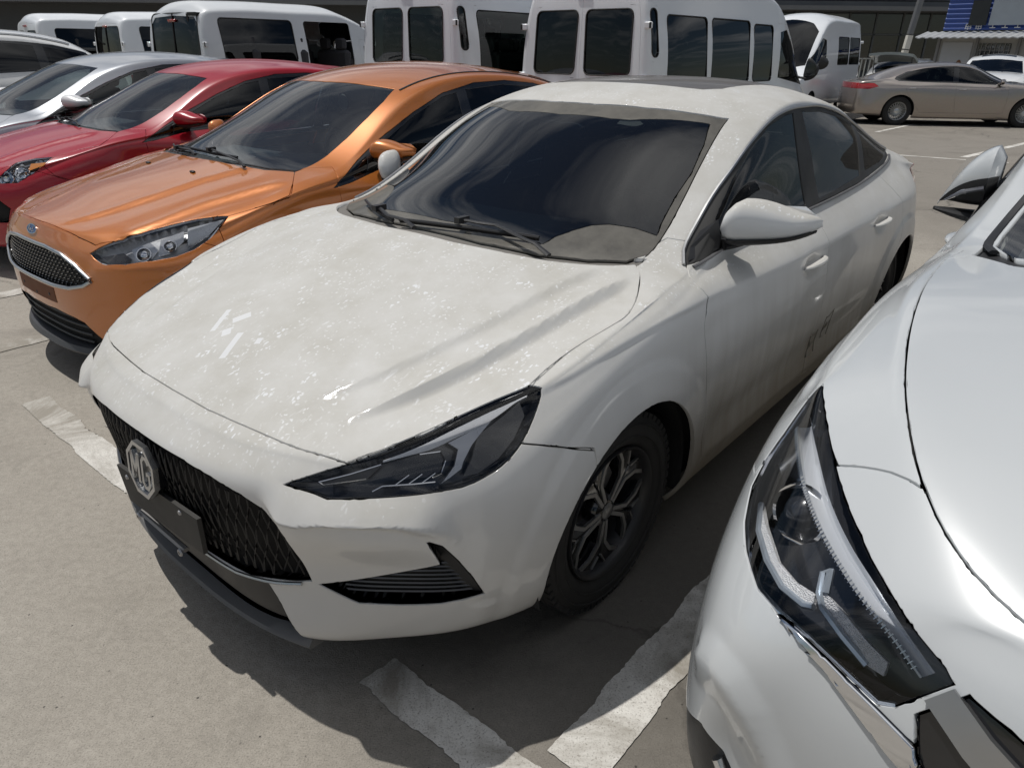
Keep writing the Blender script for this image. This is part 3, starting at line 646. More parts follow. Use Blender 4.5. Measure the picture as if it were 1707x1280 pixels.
        return me
# ------------------------------------------------------------------ materials
class Mat:
    def __init__(s, name):
        s.m = bpy.data.materials.new(name); s.m.use_nodes = True; s.t = s.m.node_tree; s.n = s.t.nodes; s.l = s.t.links
        s.b = s.n['Principled BSDF']; s.out = s.n['Material Output']
    def node(s, typ, **kw):
        n = s.n.new(typ)
        for k, v in kw.items():
            if k.startswith('i_'):
                key = k[2:]; key = int(key) if key.isdigit() else key
                n.inputs[key].default_value = v
            else: setattr(n, k, v)
        return n
    def set(s, **kw):
        for k, v in kw.items():
            nm = k.replace('_', ' ').title().replace('Ior', 'IOR')
            if isinstance(v, bpy.types.NodeSocket): s.l.new(v, s.b.inputs[nm])
            else: s.b.inputs[nm].default_value = (*v, 1) if isinstance(v, tuple) and len(v) == 3 else v
        return s
    def L(s, a, b): s.l.new(a, b)
    def coord(s, kind='Object', scale=None):
        c = s.node('ShaderNodeTexCoord').outputs[kind]
        if scale:
            m = s.node('ShaderNodeMapping'); m.inputs['Scale'].default_value = scale; s.L(c, m.inputs[0]); return m.outputs[0]
        return c
    def noise(s, scale, detail=4, rough=.55, co=None, dist=0.0, typ='Fac'):
        n = s.node('ShaderNodeTexNoise'); n.inputs['Scale'].default_value = scale; n.inputs['Detail'].default_value = detail
        n.inputs['Roughness'].default_value = rough; n.inputs['Distortion'].default_value = dist
        s.L(co if co is not None else s.coord(), n.inputs['Vector']); return n.outputs[typ]
    def vor(s, scale, co=None, feat='F1', out='Distance', rnd=1.0):
        n = s.node('ShaderNodeTexVoronoi'); n.feature = feat; n.inputs['Scale'].default_value = scale; n.inputs['Randomness'].default_value = rnd
        s.L(co if co is not None else s.coord(), n.inputs['Vector']); return n.outputs[out]
    def ramp(s, fac, stops, interp='LINEAR'):
        r = s.node('ShaderNodeValToRGB'); r.color_ramp.interpolation = interp; e = r.color_ramp.elements
        while len(e) < len(stops): e.new(.5)
        for k, (p, c) in zip(e, stops): k.position = p; k.color = (c, c, c, 1) if not isinstance(c, tuple) else (*c, 1)
        s.L(fac, r.inputs[0]); return r.outputs[0]
    def math(s, op, a, b=None, c=None, clamp=False):
        n = s.node('ShaderNodeMath', operation=op); n.use_clamp = clamp
        for i, v in enumerate((a, b, c)):
            if v is None: continue
            if isinstance(v, bpy.types.NodeSocket): s.L(v, n.inputs[i])
            else: n.inputs[i].default_value = v
        return n.outputs[0]
    def mix(s, f, a, b, typ='MIX'):
        n = s.node('ShaderNodeMix', data_type='RGBA', blend_type=typ)
        for i, v in ((0, f), (6, a), (7, b)):
            if isinstance(v, bpy.types.NodeSocket): s.L(v, n.inputs[i])
            else: n.inputs[i].default_value = v if i == 0 else ((*v, 1) if len(v) == 3 else v)
        return n.outputs[2]
    def sep(s, v):
        n = s.node('ShaderNodeSeparateXYZ'); s.L(v, n.inputs[0]); return n.outputs
    def bump(s, h, strength=.2, dist=.01):
        n = s.node('ShaderNodeBump'); n.inputs['Strength'].default_value = strength; n.inputs['Distance'].default_value = dist
        s.L(h, n.inputs['Height']); s.L(n.outputs[0], s.b.inputs['Normal']); return n
    def maprange(s, v, a, b, c=0.0, d=1.0, smooth=False):
        n = s.node('ShaderNodeMapRange'); n.interpolation_type = 'SMOOTHSTEP' if smooth else 'LINEAR'
        s.L(v, n.inputs[0])
        for i, x in enumerate((a, b, c, d)): n.inputs[1+i].default_value = x
        return n.outputs[0]

_M = {}
def simple(name, col, rough=.5, metal=0.0, coat=0.0, spec=.5, bump=0.0, bscale=300):
    if name in _M: return _M[name]
    k = Mat(name); k.set(base_color=col, roughness=rough, metallic=metal); k.b.inputs['Coat Weight'].default_value = coat; k.b.inputs['Coat Roughness'].default_value = .04
    k.b.inputs['Specular IOR Level'].default_value = spec
    n = k.noise(9, 3); k.set(roughness=k.maprange(n, .3, .7, max(rough-.06, .01), rough+.08))
    c = k.mix(k.maprange(k.noise(3.1, 5), .35, .7, 0, .35), col, tuple(x*.72+.02 for x in col)); k.set(base_color=c)
    if bump: k.bump(k.noise(bscale, 2), bump, .003)
    _M[name] = k.m; return k.m

def glass(name, tint=(.55, .62, .62), dust=0.0, rough=0.0, ior=1.62, dustcol=(.34, .31, .27)):
    if name in _M: return _M[name]
    k = Mat(name); k.n.remove(k.b)
    tr = k.node('ShaderNodeBsdfTransparent'); tr.inputs[0].default_value = (*tint, 1)
    gl = k.node('ShaderNodeBsdfGlossy'); gl.inputs['Roughness'].default_value = rough
    fr = k.node('ShaderNodeFresnel'); fr.inputs[0].default_value = ior
    mx = k.node('ShaderNodeMixShader'); k.L(fr.outputs[0], mx.inputs[0]); k.L(tr.outputs[0], mx.inputs[1]); k.L(gl.outputs[0], mx.inputs[2])
    sh = mx.outputs[0]
    if dust > 0:
        df = k.node('ShaderNodeBsdfDiffuse'); df.inputs[0].default_value = (*dustcol, 1)
        f = k.math('MULTIPLY', k.maprange(k.noise(7, 7, .65), .25, .75, .55, 1.25), dust, clamp=True)
        m2 = k.node('ShaderNodeMixShader'); k.L(f, m2.inputs[0]); k.L(sh, m2.inputs[1]); k.L(df.outputs[0], m2.inputs[2]); sh = m2.outputs[0]
    k.L(sh, k.out.inputs[0]); _M[name] = k.m; return k.m

def paint(name, col, metal=0.0, rough=.32, dust=.12, dustcol=(.42, .39, .34), flake=0.0, mud=0.0, coat=1.0):
    """clear-coated car paint with settled dust on the upward faces"""
    if name in _M: return _M[name]
    k = Mat(name); ge = k.node('ShaderNodeNewGeometry'); nz = k.sep(ge.outputs['Normal'])[2]
    up = k.maprange(nz, .25, .95, .12, 1.0)
    dn = k.maprange(k.noise(5.5, 8, .62), .3, .72, .55, 1.25)
    d = k.math('MULTIPLY', k.math('MULTIPLY', up, dn), dust, clamp=True)
    base = col
    if flake:
        w = k.vor(900, out='Color'); base = k.mix(flake, col, k.mix(.6, tuple(min(1, c*1.5) for c in col), w), 'MIX')
    c = k.mix(d, base, dustcol)
    if mud:
        co = k.coord(); z = k.sep(co)[2]
        m = k.math('MULTIPLY', k.maprange(k.math('ADD', z, k.maprange(k.noise(4, 6, .6), 0, 1, -.22, .22)), .62, .22, 0, 1, True), mud, clamp=True)
        c = k.mix(m, c, (.20, .16, .115)); d = k.math('MAXIMUM', d, m)
    k.set(base_color=c, metallic=k.math('MULTIPLY', k.math('SUBTRACT', 1.0, d), metal) if metal else 0.0)
    k.set(roughness=k.math('ADD', rough, k.math('MULTIPLY', d, .5))); k.b.inputs['Coat Roughness'].default_value = .03
    k.set(coat_weight=k.math('MULTIPLY', k.math('SUBTRACT', 1.0, d, clamp=True), coat))
    _M[name] = k.m; return k.m

def base_mats():
    simple('black_plastic', (.018, .018, .019), .45, bump=.15); simple('gloss_black', (.008, .008, .009), .12, coat=.6)
    simple('rubber', (.020, .019, .018), .8, bump=.2); simple('chrome', (.75, .76, .78), .08, 1.0)
    simple('silver', (.55, .56, .57), .28, 1.0); simple('satin_alloy', (.42, .42, .42), .35, .9); simple('dark_liner', (.012, .012, .012), .9)
    simple('interior_dark', (.022, .022, .024), .7); simple('interior_grey', (.10, .10, .105), .75); simple('seat_fabric', (.045, .045, .05), .9)
    simple('grey_trim', (.085, .085, .088), .6, bump=.2); simple('red_lens', (.35, .01, .012), .12, coat=1); simple('amber_lens', (.75, .25, .02), .15, coat=1)
    simple('reflector', (.62, .63, .65), .14, 1.0); simple('lamp_dark', (.03, .031, .034), .22, .2, coat=.5); simple('white_lens', (.82, .84, .86), .22, coat=.6)
    simple('dust_grey', (.16, .15, .135), .85, bump=.2); simple('steel', (.35, .35, .36), .4, .9)
    glass('lamp_glass', (.98, .98, .985), ior=1.5); glass('glass_clear', (.62, .70, .69)); glass('glass_tint', (.16, .18, .18)); glass('glass_black', (.035, .04, .042))
    glass('glass_green', (.50, .62, .56)); glass('glass_dusty', (.55, .6, .6), .62)
    glass('glass_side_dusty', (.14, .155, .155), .05, ior=1.42)
base_mats()
def MT(n): return _M[n]
# ------------------------------------------------------------------ sky with thin broken cloud
def build_world():
    nt = world.node_tree; nt.nodes.clear(); N = nt.nodes.new; L = nt.links.new
    sky = N('ShaderNodeTexSky'); sky.sky_type = 'NISHITA'; sky.sun_disc = False; sky.sun_elevation = SUN_EL; sky.sun_rotation = SUN_AZ
    sky.altitude = 50; sky.air_density = 1.0; sky.dust_density = .25; sky.ozone_density = 2.2
    tc = N('ShaderNodeTexCoord'); sp = N('ShaderNodeSeparateXYZ'); L(tc.outputs['Generated'], sp.inputs[0])
    zz = N('ShaderNodeMath'); zz.operation = 'MAXIMUM'; zz.inputs[1].default_value = .04; L(sp.outputs[2], zz.inputs[0])
    dv = N('ShaderNodeVectorMath'); dv.operation = 'DIVIDE'; cb = N('ShaderNodeCombineXYZ')
    for i in range(3): L(zz.outputs[0], cb.inputs[i])
    L(tc.outputs['Generated'], dv.inputs[0]); L(cb.outputs[0], dv.inputs[1])
    mp = N('ShaderNodeMapping'); mp.inputs['Rotation'].default_value = (0, 0, .75); mp.inputs['Scale'].default_value = (.9, 1.7, 1); mp.inputs['Location'].default_value = (3.1, .4, 0); L(dv.outputs[0], mp.inputs[0])
    n1 = N('ShaderNodeTexNoise'); n1.inputs['Scale'].default_value = .62; n1.inputs['Detail'].default_value = 9; n1.inputs['Roughness'].default_value = .58; n1.inputs['Distortion'].default_value = .35; L(mp.outputs[0], n1.inputs[0])
    r = N('ShaderNodeValToRGB'); r.color_ramp.elements[0].position = .48; r.color_ramp.elements[1].position = .70; L(n1.outputs[0], r.inputs[0])
    hz = N('ShaderNodeMapRange'); hz.inputs[1].default_value = .02; hz.inputs[2].default_value = .25; L(sp.outputs[2], hz.inputs[0])
    f = N('ShaderNodeMath'); f.operation = 'MULTIPLY'; L(r.outputs[0], f.inputs[0]); L(hz.outputs[0], f.inputs[1])
    mx = N('ShaderNodeMix'); mx.data_type = 'RGBA'; L(f.outputs[0], mx.inputs[0]); L(sky.outputs[0], mx.inputs[6]); mx.inputs[7].default_value = (21, 21.2, 21.6, 1)
    bg = N('ShaderNodeBackground'); bg.inputs[1].default_value = .06; L(mx.outputs[2], bg.inputs[0])
    out = N('ShaderNodeOutputWorld'); L(bg.outputs[0], out.inputs[0])
build_world()
# ------------------------------------------------------------------ car building blocks
def circ(cx, cz, r, a0, a1, n): return [(cx + r*math.cos(a0 + (a1-a0)*i/n), cz + r*math.sin(a0 + (a1-a0)*i/n)) for i in range(n+1)]

def arch_poly(cx, cz, r, y=.9, low=-.05, flat=1.0):
    p = [(cx + r*math.cos(t), y, cz + r*flat*math.sin(t)) for t in np.linspace(-.35, math.pi+.35, 40)]
    return [(p[0][0]+.01, y, low)] + p + [(p[-1][0]-.01, y, low)]

def strip3(A, B, n, off=0.0, thick=.006):
    """solid ribbon between two 3D polylines that lie on a surface with normal function n"""
    rows = []
    for a, b in zip(A, B):
        a, b = Vector(a), Vector(b); na, nb = Vector(n(a)), Vector(n(b))
        rows.append([a+na*off, b+nb*off, b+nb*(off-thick), a+na*(off-thick)])
    return grid_loft(rows, True, True, True)

def poly3(P, n, off=0.0, thick=.006):
    P = [Vector(p) for p in P]; N = [Vector(n(p)) for p in P]; m = len(P)
    V = [p+q*off for p, q in zip(P, N)] + [p+q*(off-thick) for p, q in zip(P, N)]
    return V, [tuple(range(m)), tuple(range(2*m-1, m-1, -1))] + [(i, m+i, m+(i+1) % m, (i+1) % m) for i in range(m)]

def tyre_mesh(R, rim, w):
    h = w/2
    prof = [(rim-.012, -h*.62), (rim+.004, -h*.80), (rim+.018, -h*.92), (rim+(R-rim)*.45, -h*1.02), (R-.035, -h*.99), (R-.016, -h*.90), (R-.005, -h*.74), (R, -h*.5), (R+.0005, 0), (R, h*.5), (R-.005, h*.74), (R-.016, h*.90), (R-.035, h*.99), (rim+(R-rim)*.45, h*1.02), (rim+.018, h*.92), (rim+.004, h*.80), (rim-.012, h*.62)]
    m = MB().lathe(prof, 72, 'y')
    for gy in (-h*.3, h*.02, h*.34):      # circumferential grooves read as dark bands: shallow raised ribs between
        m.lathe([(R+.0005, gy-.016), (R+.004, gy-.012), (R+.004, gy+.012), (R+.0005, gy+.016)], 72, 'y')
    for k in range(2):                     # sidewall rings
        r = rim + (R-rim)*(.35+.3*k)
        m.lathe([(r, h*1.0), (r+.003, h*1.035), (r+.006, h*1.0)], 72, 'y')
    for k in range(60):                    # shoulder blocks
        a = 2*math.pi*k/60; c, s_ = math.cos(a), math.sin(a)
        for sg in (1, -1):
            M = Matrix(((c, 0, -s_), (0, 1, 0), (s_, 0, c)))
            m.box(M @ Vector((R-.010, sg*h*.83, 0)), (.018, h*.18, .022), M)
    return m.mesh('tyre', True, 40)

def rim_barrel(rim, w):
    h = w/2
    return MB().lathe([(rim-.004, h*.70), (rim+.004, h*.86), (rim+.001, h*.93), (rim-.006, h*.90), (rim-.014, h*.74), (rim-.03, h*.30), (rim-.035, -h*.7), (rim+.002, -h*.86)], 64, 'y').mesh('rim', True, 50)

def spoke_multi(rim, w, n, w0, w1, dish=.0, mat_two=False):
    """n straight tapered spokes + hub"""
    m = MB(); h = w/2
    for k in range(n):
        a = 2*math.pi*k/n; M = Matrix(((math.cos(a), 0, -math.sin(a)), (0, 1, 0), (math.sin(a), 0, math.cos(a))))
        rows = []
        for r, ww, y in ((.045, w0, h*.62+dish), (rim*.55, (w0+w1)/2, h*.70+dish*.6), (rim-.012, w1, h*.74)):
            rows.append([M @ Vector(p) for p in ((r, y-.03, -ww/2), (r, y-.004, -ww/2), (r, y, -ww/3), (r, y, ww/3), (r, y-.004, ww/2), (r, y-.03, ww/2))])
        m.add(*grid_loft(rows, True, True, True))
    m.lathe([(.0, h*.66+dish), (.03, h*.66+dish), (.055, h*.62+dish), (.07, h*.5+dish), (.07, h*.2)], 24, 'y')
    return m.mesh('spokes', True, 40)

def wheel_set(parent, positions, R, rim, w, spoke_mesh, spoke_mat, rim_mat, steer=0.0, extra=None):
    """wheels as parts with tyre, rim, spokes as sub-parts; positions: (x, y, side)"""
    ty, ba = tyre_mesh(R, rim, w), rim_barrel(rim, w)
    ds = MB().lathe([(.0, 0), (.13, 0), (.13, -.02), (0, -.02)], 40, 'y').mesh('brake_disc')
    for i, (x, y, sg) in enumerate(positions):
        M = Matrix.Translation((x, y*sg, R-.004)) @ Matrix.Rotation((0 if sg > 0 else math.pi) + (steer if i < 2 else 0), 4, 'Z') @ Matrix.Rotation(.5+1.1*i, 4, 'Y')
        h = link('wheel', ba, parent, rim_mat, M)
        link('tyre', ty, h, MT('rubber')); link('spokes', spoke_mesh, h, spoke_mat); link('brake_disc', ds, h, MT('steel'))
        if extra: extra(h)

def arch_liners(parent, xs, R, y0, y1, zc):
    for x in xs:
        for sg in (1, -1):
            rows = []
            for t in np.linspace(-.26, math.pi+.26, 28):
                c = Vector((x + R*math.cos(t), 0, zc + R*math.sin(t))); rows.append([c + Vector((0, y1*sg, 0)), c + Vector((0, y0*sg, 0)), Vector((x + .05*math.cos(t), y0*sg, zc+.05*math.sin(t)))])
            m = MB(); m.add(*grid_loft(rows)); m.build('wheel_arch_liner', MT('dark_liner'), parent)

def inner_shell(parent, spec, off, arches, mat, zmax=.93, holes=()):
    """dark structure under the panels so that gaps read as gaps"""
    V, F = body_surface({**spec, 'features': []}, 2); N = vnormals(V, F); V = V - N*off
    V[:, 1] = np.maximum(V[:, 1], 0); s = Shell(V, F)
    for c in arches: s.cut('hole', arch_poly(*c), (0, 1, 0), depth=.5)
    for P, d in holes: s.cut('hole', P, d)
    s.assign('hole', lambda c, n: c.z > zmax)
    o = s.make('inner_structure', 'body', mat, parent, 'join', flange=False)
    return o

def ellipsoid(m, c, r, nu=16, nv=10, M=None, pw=1.0):
    rows = []
    for j in range(nv+1):
        a = math.pi*j/nv; row = []
        for i in range(nu):
            b = 2*math.pi*i/nu
            f = lambda v: math.copysign(abs(v)**pw, v)
            p = Vector((r[0]*f(math.sin(a))*f(math.cos(b)), r[1]*f(math.sin(a))*f(math.sin(b)), r[2]*f(math.cos(a))))
            row.append((M @ p if M else p) + Vector(c))
        rows.append(row)
    m.add(*grid_loft(rows, True)); return m

def mirror_part(parent, sg, C, size, mat, lean=.12, foot=None, name='side_mirror'):
    """door mirror: painted cap, dark lower shell and foot, glass; C = centre of housing on the left side"""
    dx, dy, dz = size; rows = []; n = 24
    for t in np.linspace(0, 1, 17):           # blunt inner end to pointed outer tip: flat underside, domed top
        u = -1 + 2*t; e = min(1, (t/.16))**.5; tip = (1-t**4)**.5
        zt = dz*(.55 + .45*math.sin(math.pi*min(1, (t+.18)/.95)**.8))*(1-.55*t**2.5); zb = -dz*(.95-.25*t)
        zt, zb = zt*e*tip + .15*dz*t, zb*(.55+.45*e)*(1-.75*t**5) ; zc, hz = (zt+zb)/2, max((zt-zb)/2, .003); wx = dx*(.35+.65*e)*(1-t**3.5)**.6 + .004; row = []
        for k in range(n):
            a = 2*math.pi*k/n; ca, sa = math.cos(a), math.sin(a); fx = math.copysign(abs(ca)**.75, ca); fz = math.copysign(abs(sa)**.75, sa)
            row.append(Vector((C[0] + wx*(fx if fx > 0 else fx*.5) - lean*u*dy*1.2 + .012*(fz < 0)*fz, (C[1]+u*dy)*sg, C[2]+zc+hz*fz)))
        rows.append(row)
    V, F = grid_loft(rows, True, True, True)
    m = MB(); m.add(V, F); root = m.build(name, mat, parent, angle=60)
    lo = MB()                                   # dark lower shell
    rows2 = []
    for r in rows[1:-1]:
        c = sum(r, Vector())/n; seg = [p for i, p in enumerate(r)]
        rows2.append([c + (p-c)*1.02 + Vector((0, 0, -.010)) for i, p in enumerate(seg) if math.sin(2*math.pi*i/n) < -.40])
    lo.add(*grid_loft(rows2)); lo.build('lower_shell', MT('black_plastic'), root)
    gm = MB(); c = Vector((C[0]-dx*.5, C[1]*sg, C[2]))
    gm.add([c + Vector((-.012 - lean*(a*dy*.8)*1.2, sg*a*dy*.82, b*dz*.8)) for a, b in ((-1, -.7), (-.9, .8), (.6, .75), (.95, .2), (.8, -.6))], [(0, 1, 2, 3, 4)])
    gm.build('mirror_glass', MT('chrome'), root, smooth=False)
    if foot:
        f = MB(); a, b = Vector((foot[0], foot[1]*sg, foot[2])), Vector((C[0], (C[1]-dy*.55)*sg, C[2]-dz*.75))
        f.tube([a, a*.6+b*.4+Vector((0, 0, -.006)), b], [.034, .03, .04], 10, flat=.55); f.build('mirror_foot', MT('black_plastic'), root)
    return root

def bar_handle(parent, A, B, n, mat, r=.012, out=.030):
    """door pull from A to B standing off the surface"""
    A, B, n = Vector(A), Vector(B), Vector(n); P = []; rr = []
    for t in np.linspace(0, 1, 11):
        P.append(A + (B-A)*t + n*(out*math.sin(math.pi*t)**.45 - .006)); rr.append(r*(.7+.6*math.sin(math.pi*t)))
    m = MB(); m.tube(P, rr, 10, flat=.75); return m.build('door_handle', mat, parent)

def wiper(parent, shell, blade, arm, sg=1):
    """blade and arm as polylines of surface points"""
    P = [shell.surf((p[0], abs(p[1]), p[2])) for p in blade]
    def S(p, o):
        q = shell.surf((p[0], abs(p[1]), p[2]), o); return Vector((q.x, q.y if p[1] >= 0 else -q.y, q.z))
    m = MB(); B = [S(p, .016) for p in resample(blade, .05, False)]
    m.tube(B, .006, 6); m.tube([S(p, .007) for p in resample(blade, .05, False)], [.003]*len(B), 4)
    root = m.build('wiper', MT('black_plastic'), parent)
    a = MB(); A = [S(p, .03 if i else .012) for i, p in enumerate(resample(arm, .06, False))]; a.tube(A, [.011]+[.008]*(len(A)-1), 6, flat=.6)
    a.box(A[-1], (.05, .022, .02)); a.build('wiper_arm', MT('black_plastic'), root); return root

def cabin(parent, dash, seats, wheel, floor, mat_d='interior_dark', mat_s='seat_fabric', roof=None):
    """simple interior: dash=(x0,x1,halfw,z0,z1), seats list of (x,y,z,w), wheel=(x,y,z,r)"""
    x0, x1, hw, z0, z1 = dash; m = MB()
    rows = []
    for y in np.linspace(-hw, hw, 13):
        e = 1-.12*abs(y/hw)**3; hump = .025*math.exp(-((y-wheel[1])/.2)**2)
        rows.append([Vector(p) for p in ((x0*e if x0 > 0 else x0-.1*(1-e), y, z0+.02), ((x0+x1)/2, y, z1-.02), (x1+.05, y, z1+hump), (x1, y, z1-.03+hump), (x1+.02, y, z1-.15), (x1+.1, y, z0-.3))])
    m.add(*grid_loft(rows)); m.build('dashboard', MT(mat_d), parent)
    st = MB(); rw, rt = wheel[3], .016; tilt = Matrix.Translation(wheel[:3]) @ Matrix.Rotation(math.radians(-62), 4, 'Y')
    ring = [tilt @ Vector((rw*math.cos(a), rw*math.sin(a), 0)) for a in np.linspace(0, 2*math.pi, 33)]
    st.tube(ring, rt, 8, cap=False)
    for a in (0, 2.4, 3.9): st.tube([tilt @ Vector((0, 0, -.02)), tilt @ Vector((rw*math.cos(a), rw*math.sin(a), 0))], .016, 6)
    st.tube([tilt @ Vector((0, 0, .01)), tilt @ Vector((0, 0, -.2))], .055, 12); st.build('steering_wheel', MT(mat_d), parent)
    for (x, y, z, w) in seats:
        s = MB(); s.box((x+.22, y, z), (.5, w, .14), None, bev=.05)
        Mt = Matrix.Rotation(math.radians(-18), 3, 'Y'); s.box((x-.12, y, z+.36), (.14, w*.95, .62), Mt, bev=.05)
        if w < .8: s.box((x-.24, y, z+.74), (.10, .26, .17), Mt, bev=.035)
        else:
            for q in (-.38, .38): s.box((x-.24, y+q, z+.72), (.09, .25, .14), Mt, bev=.035)
        s.build('seat', MT(mat_s), parent)
    f = MB(); f.box(floor[0], floor[1]); f.build('floor_pan', MT('dark_liner'), parent)

def tricky(): pass
# ------------------------------------------------------------------ white dusty sedan
def d3(V, pts, step=.02):
    """distance of points to a 3D polyline and path fraction"""
    P = resample(pts, step, False); best = np.full(len(V), 9.0); fr = np.zeros(len(V)); qz = np.zeros(len(V))
    for i, p in enumerate(P):
        d = np.linalg.norm(V-p, axis=1); m = d < best; best[m] = d[m]; fr[m] = i/max(1, len(P)-1); qz[m] = p[2]
    return best, fr, qz

def smooth_line(pts, key, vals):
    """smooth function through keyed points"""
    return lambda q: keyed([(p[key], *[p[v] for v in vals]) for p in pts], q)

MG_SHOULDER = [(.36, .815, .818), (.3204, .8226, .8272), (.2464, .8407, .8410), (.1378, .856, .8630), (.0092, .8717, .8800), (-.1813, .8807, .8915), (-.4091, .8754, .8850), (-.77, .8763, .8688), (-1.23, .8862, .8560), (-2.0, .8948, .8560), (-2.6, .89, .870), (-3.0, .86, .87)]

def mg_snap(V, F):
    """slide the nearest vertices onto the crease lines so that folds run clean"""
    V = V.copy(); N = vnormals(V, F); x, y, z = V.T
    w = z - keyed([(p[1], p[2]+.026) for p in MGD['ledge']], y)[:, 0]
    k = (x > .5)*(N[:, 0] > .1)*sstep(.45, .52, y)*sstep(.82, .76, y); V[:, 2] -= k*w*np.exp(-(w/.0032)**2)
    for L in ('ridgeA', 'ridgeB'):
        d = y - keyed([(p[0], p[1]) for p in MGD[L]], x)[:, 0]; k = (N[:, 2] > .6)*(x > -.2)*(x < .75); V[:, 1] -= k*d*np.exp(-(d/.0065)**2)
    return V

def mg_features(V, F):
    V = mg_snap(V, F)
    N = vnormals(V, F); h = np.zeros(len(V)); x, y, z = V.T
    top = sstep(.5, .75, N[:, 2]) * sstep(.84, .78, x) * sstep(-.22, -.10, x)
    A = [p[:2] for p in MGD['ridgeA']]; B = [p[:2] for p in MGD['ridgeB']]
    d = y - keyed(A, x)[:, 0]; f = np.clip((x+.2)/.93, 0, 1); fd = sstep(1.0, .72, f)
    h += top*fd*(.003*np.exp(-(d/.015)**2) - .021*sstep(-.003, .026, d)*(1-sstep(.035, .17, d)))
    d = y - keyed(B, x)[:, 0]; f = np.clip((x+.19)/.98, 0, 1); fd = sstep(1.0, .7, f)
    h += top*fd*(.0015*np.exp(-(d/.02)**2) - .0095*sstep(-.005, .026, d)*(1-sstep(.035, .11, d)))
    # shelf below the lamp ending in a crisp edge
    w = z - keyed([(p[1], p[2]+.026) for p in MGD['ledge']], y)[:, 0]
    fade = (x > .45)*sstep(.0, .3, N[:, 0])*sstep(.45, .53, y)*sstep(.825, .745, y)
    up = np.clip(1-w/.072, 0, 1)**1.1; dn = (1-.50*sstep(0, -.008, w))*sstep(-.16, -.01, w)
    h += fade*np.where(w >= -1e-6, .042*up, .042*dn)
    d, f, qz = d3(V, MGD['corner']); h += .006*np.maximum(0, 1-d/.05)*sstep(0, .2, f)
    side = sstep(.3, .7, N[:, 1])
    for cx in (0, -2.68):
        r = np.hypot(x-cx, z-.315); h += side*(.010*(1-sstep(.455, .490, r)) + .008*(1-sstep(.375, .46, r)))*sstep(.16, .32, z)
    w = z - keyed([(p[0], p[2]) for p in MG_SHOULDER], x)[:, 0]
    fade = sstep(.38, .26, x)*sstep(-3.0, -2.4, x)*sstep(-.02, .22, N[:, 1])
    hh = np.where(w >= 0, np.clip(1-w/.055, 0, 1)**1.2, (1-.55*sstep(0, -.014, w))*sstep(-.13, -.01, w))
    h += .010*hh*fade*np.interp(-x, [-.4, .3, .6, 3], [1, 1, .6, .6])
    sh = np.interp(-x, [.3, .45, 2.2, 3.1], [.85, .865, .88, .87])
    m = side*sstep(-.30, -.45, x)*sstep(-3.2, -2.7, x)
    h += m*(-.004*np.exp(-((z-sh+.07)/.04)**2))
    m = side*sstep(-.38, -.6, x)*sstep(-2.35, -2.1, x)
    h += m*(-.010*np.exp(-((z-.41-.03*(-x-.5)/1.8)/.06)**2) + .006*np.exp(-((z-.31)/.03)**2))
    for hx, hz in ((-1.30, .805), (-2.18, .824)):
        h -= side*.020*np.exp(-(((x-hx)/.075)**2 + ((z-hz)/.035)**2)**1.5)
    return V + N*h[:, None]
MG_SPEC['features'] = [mg_features]

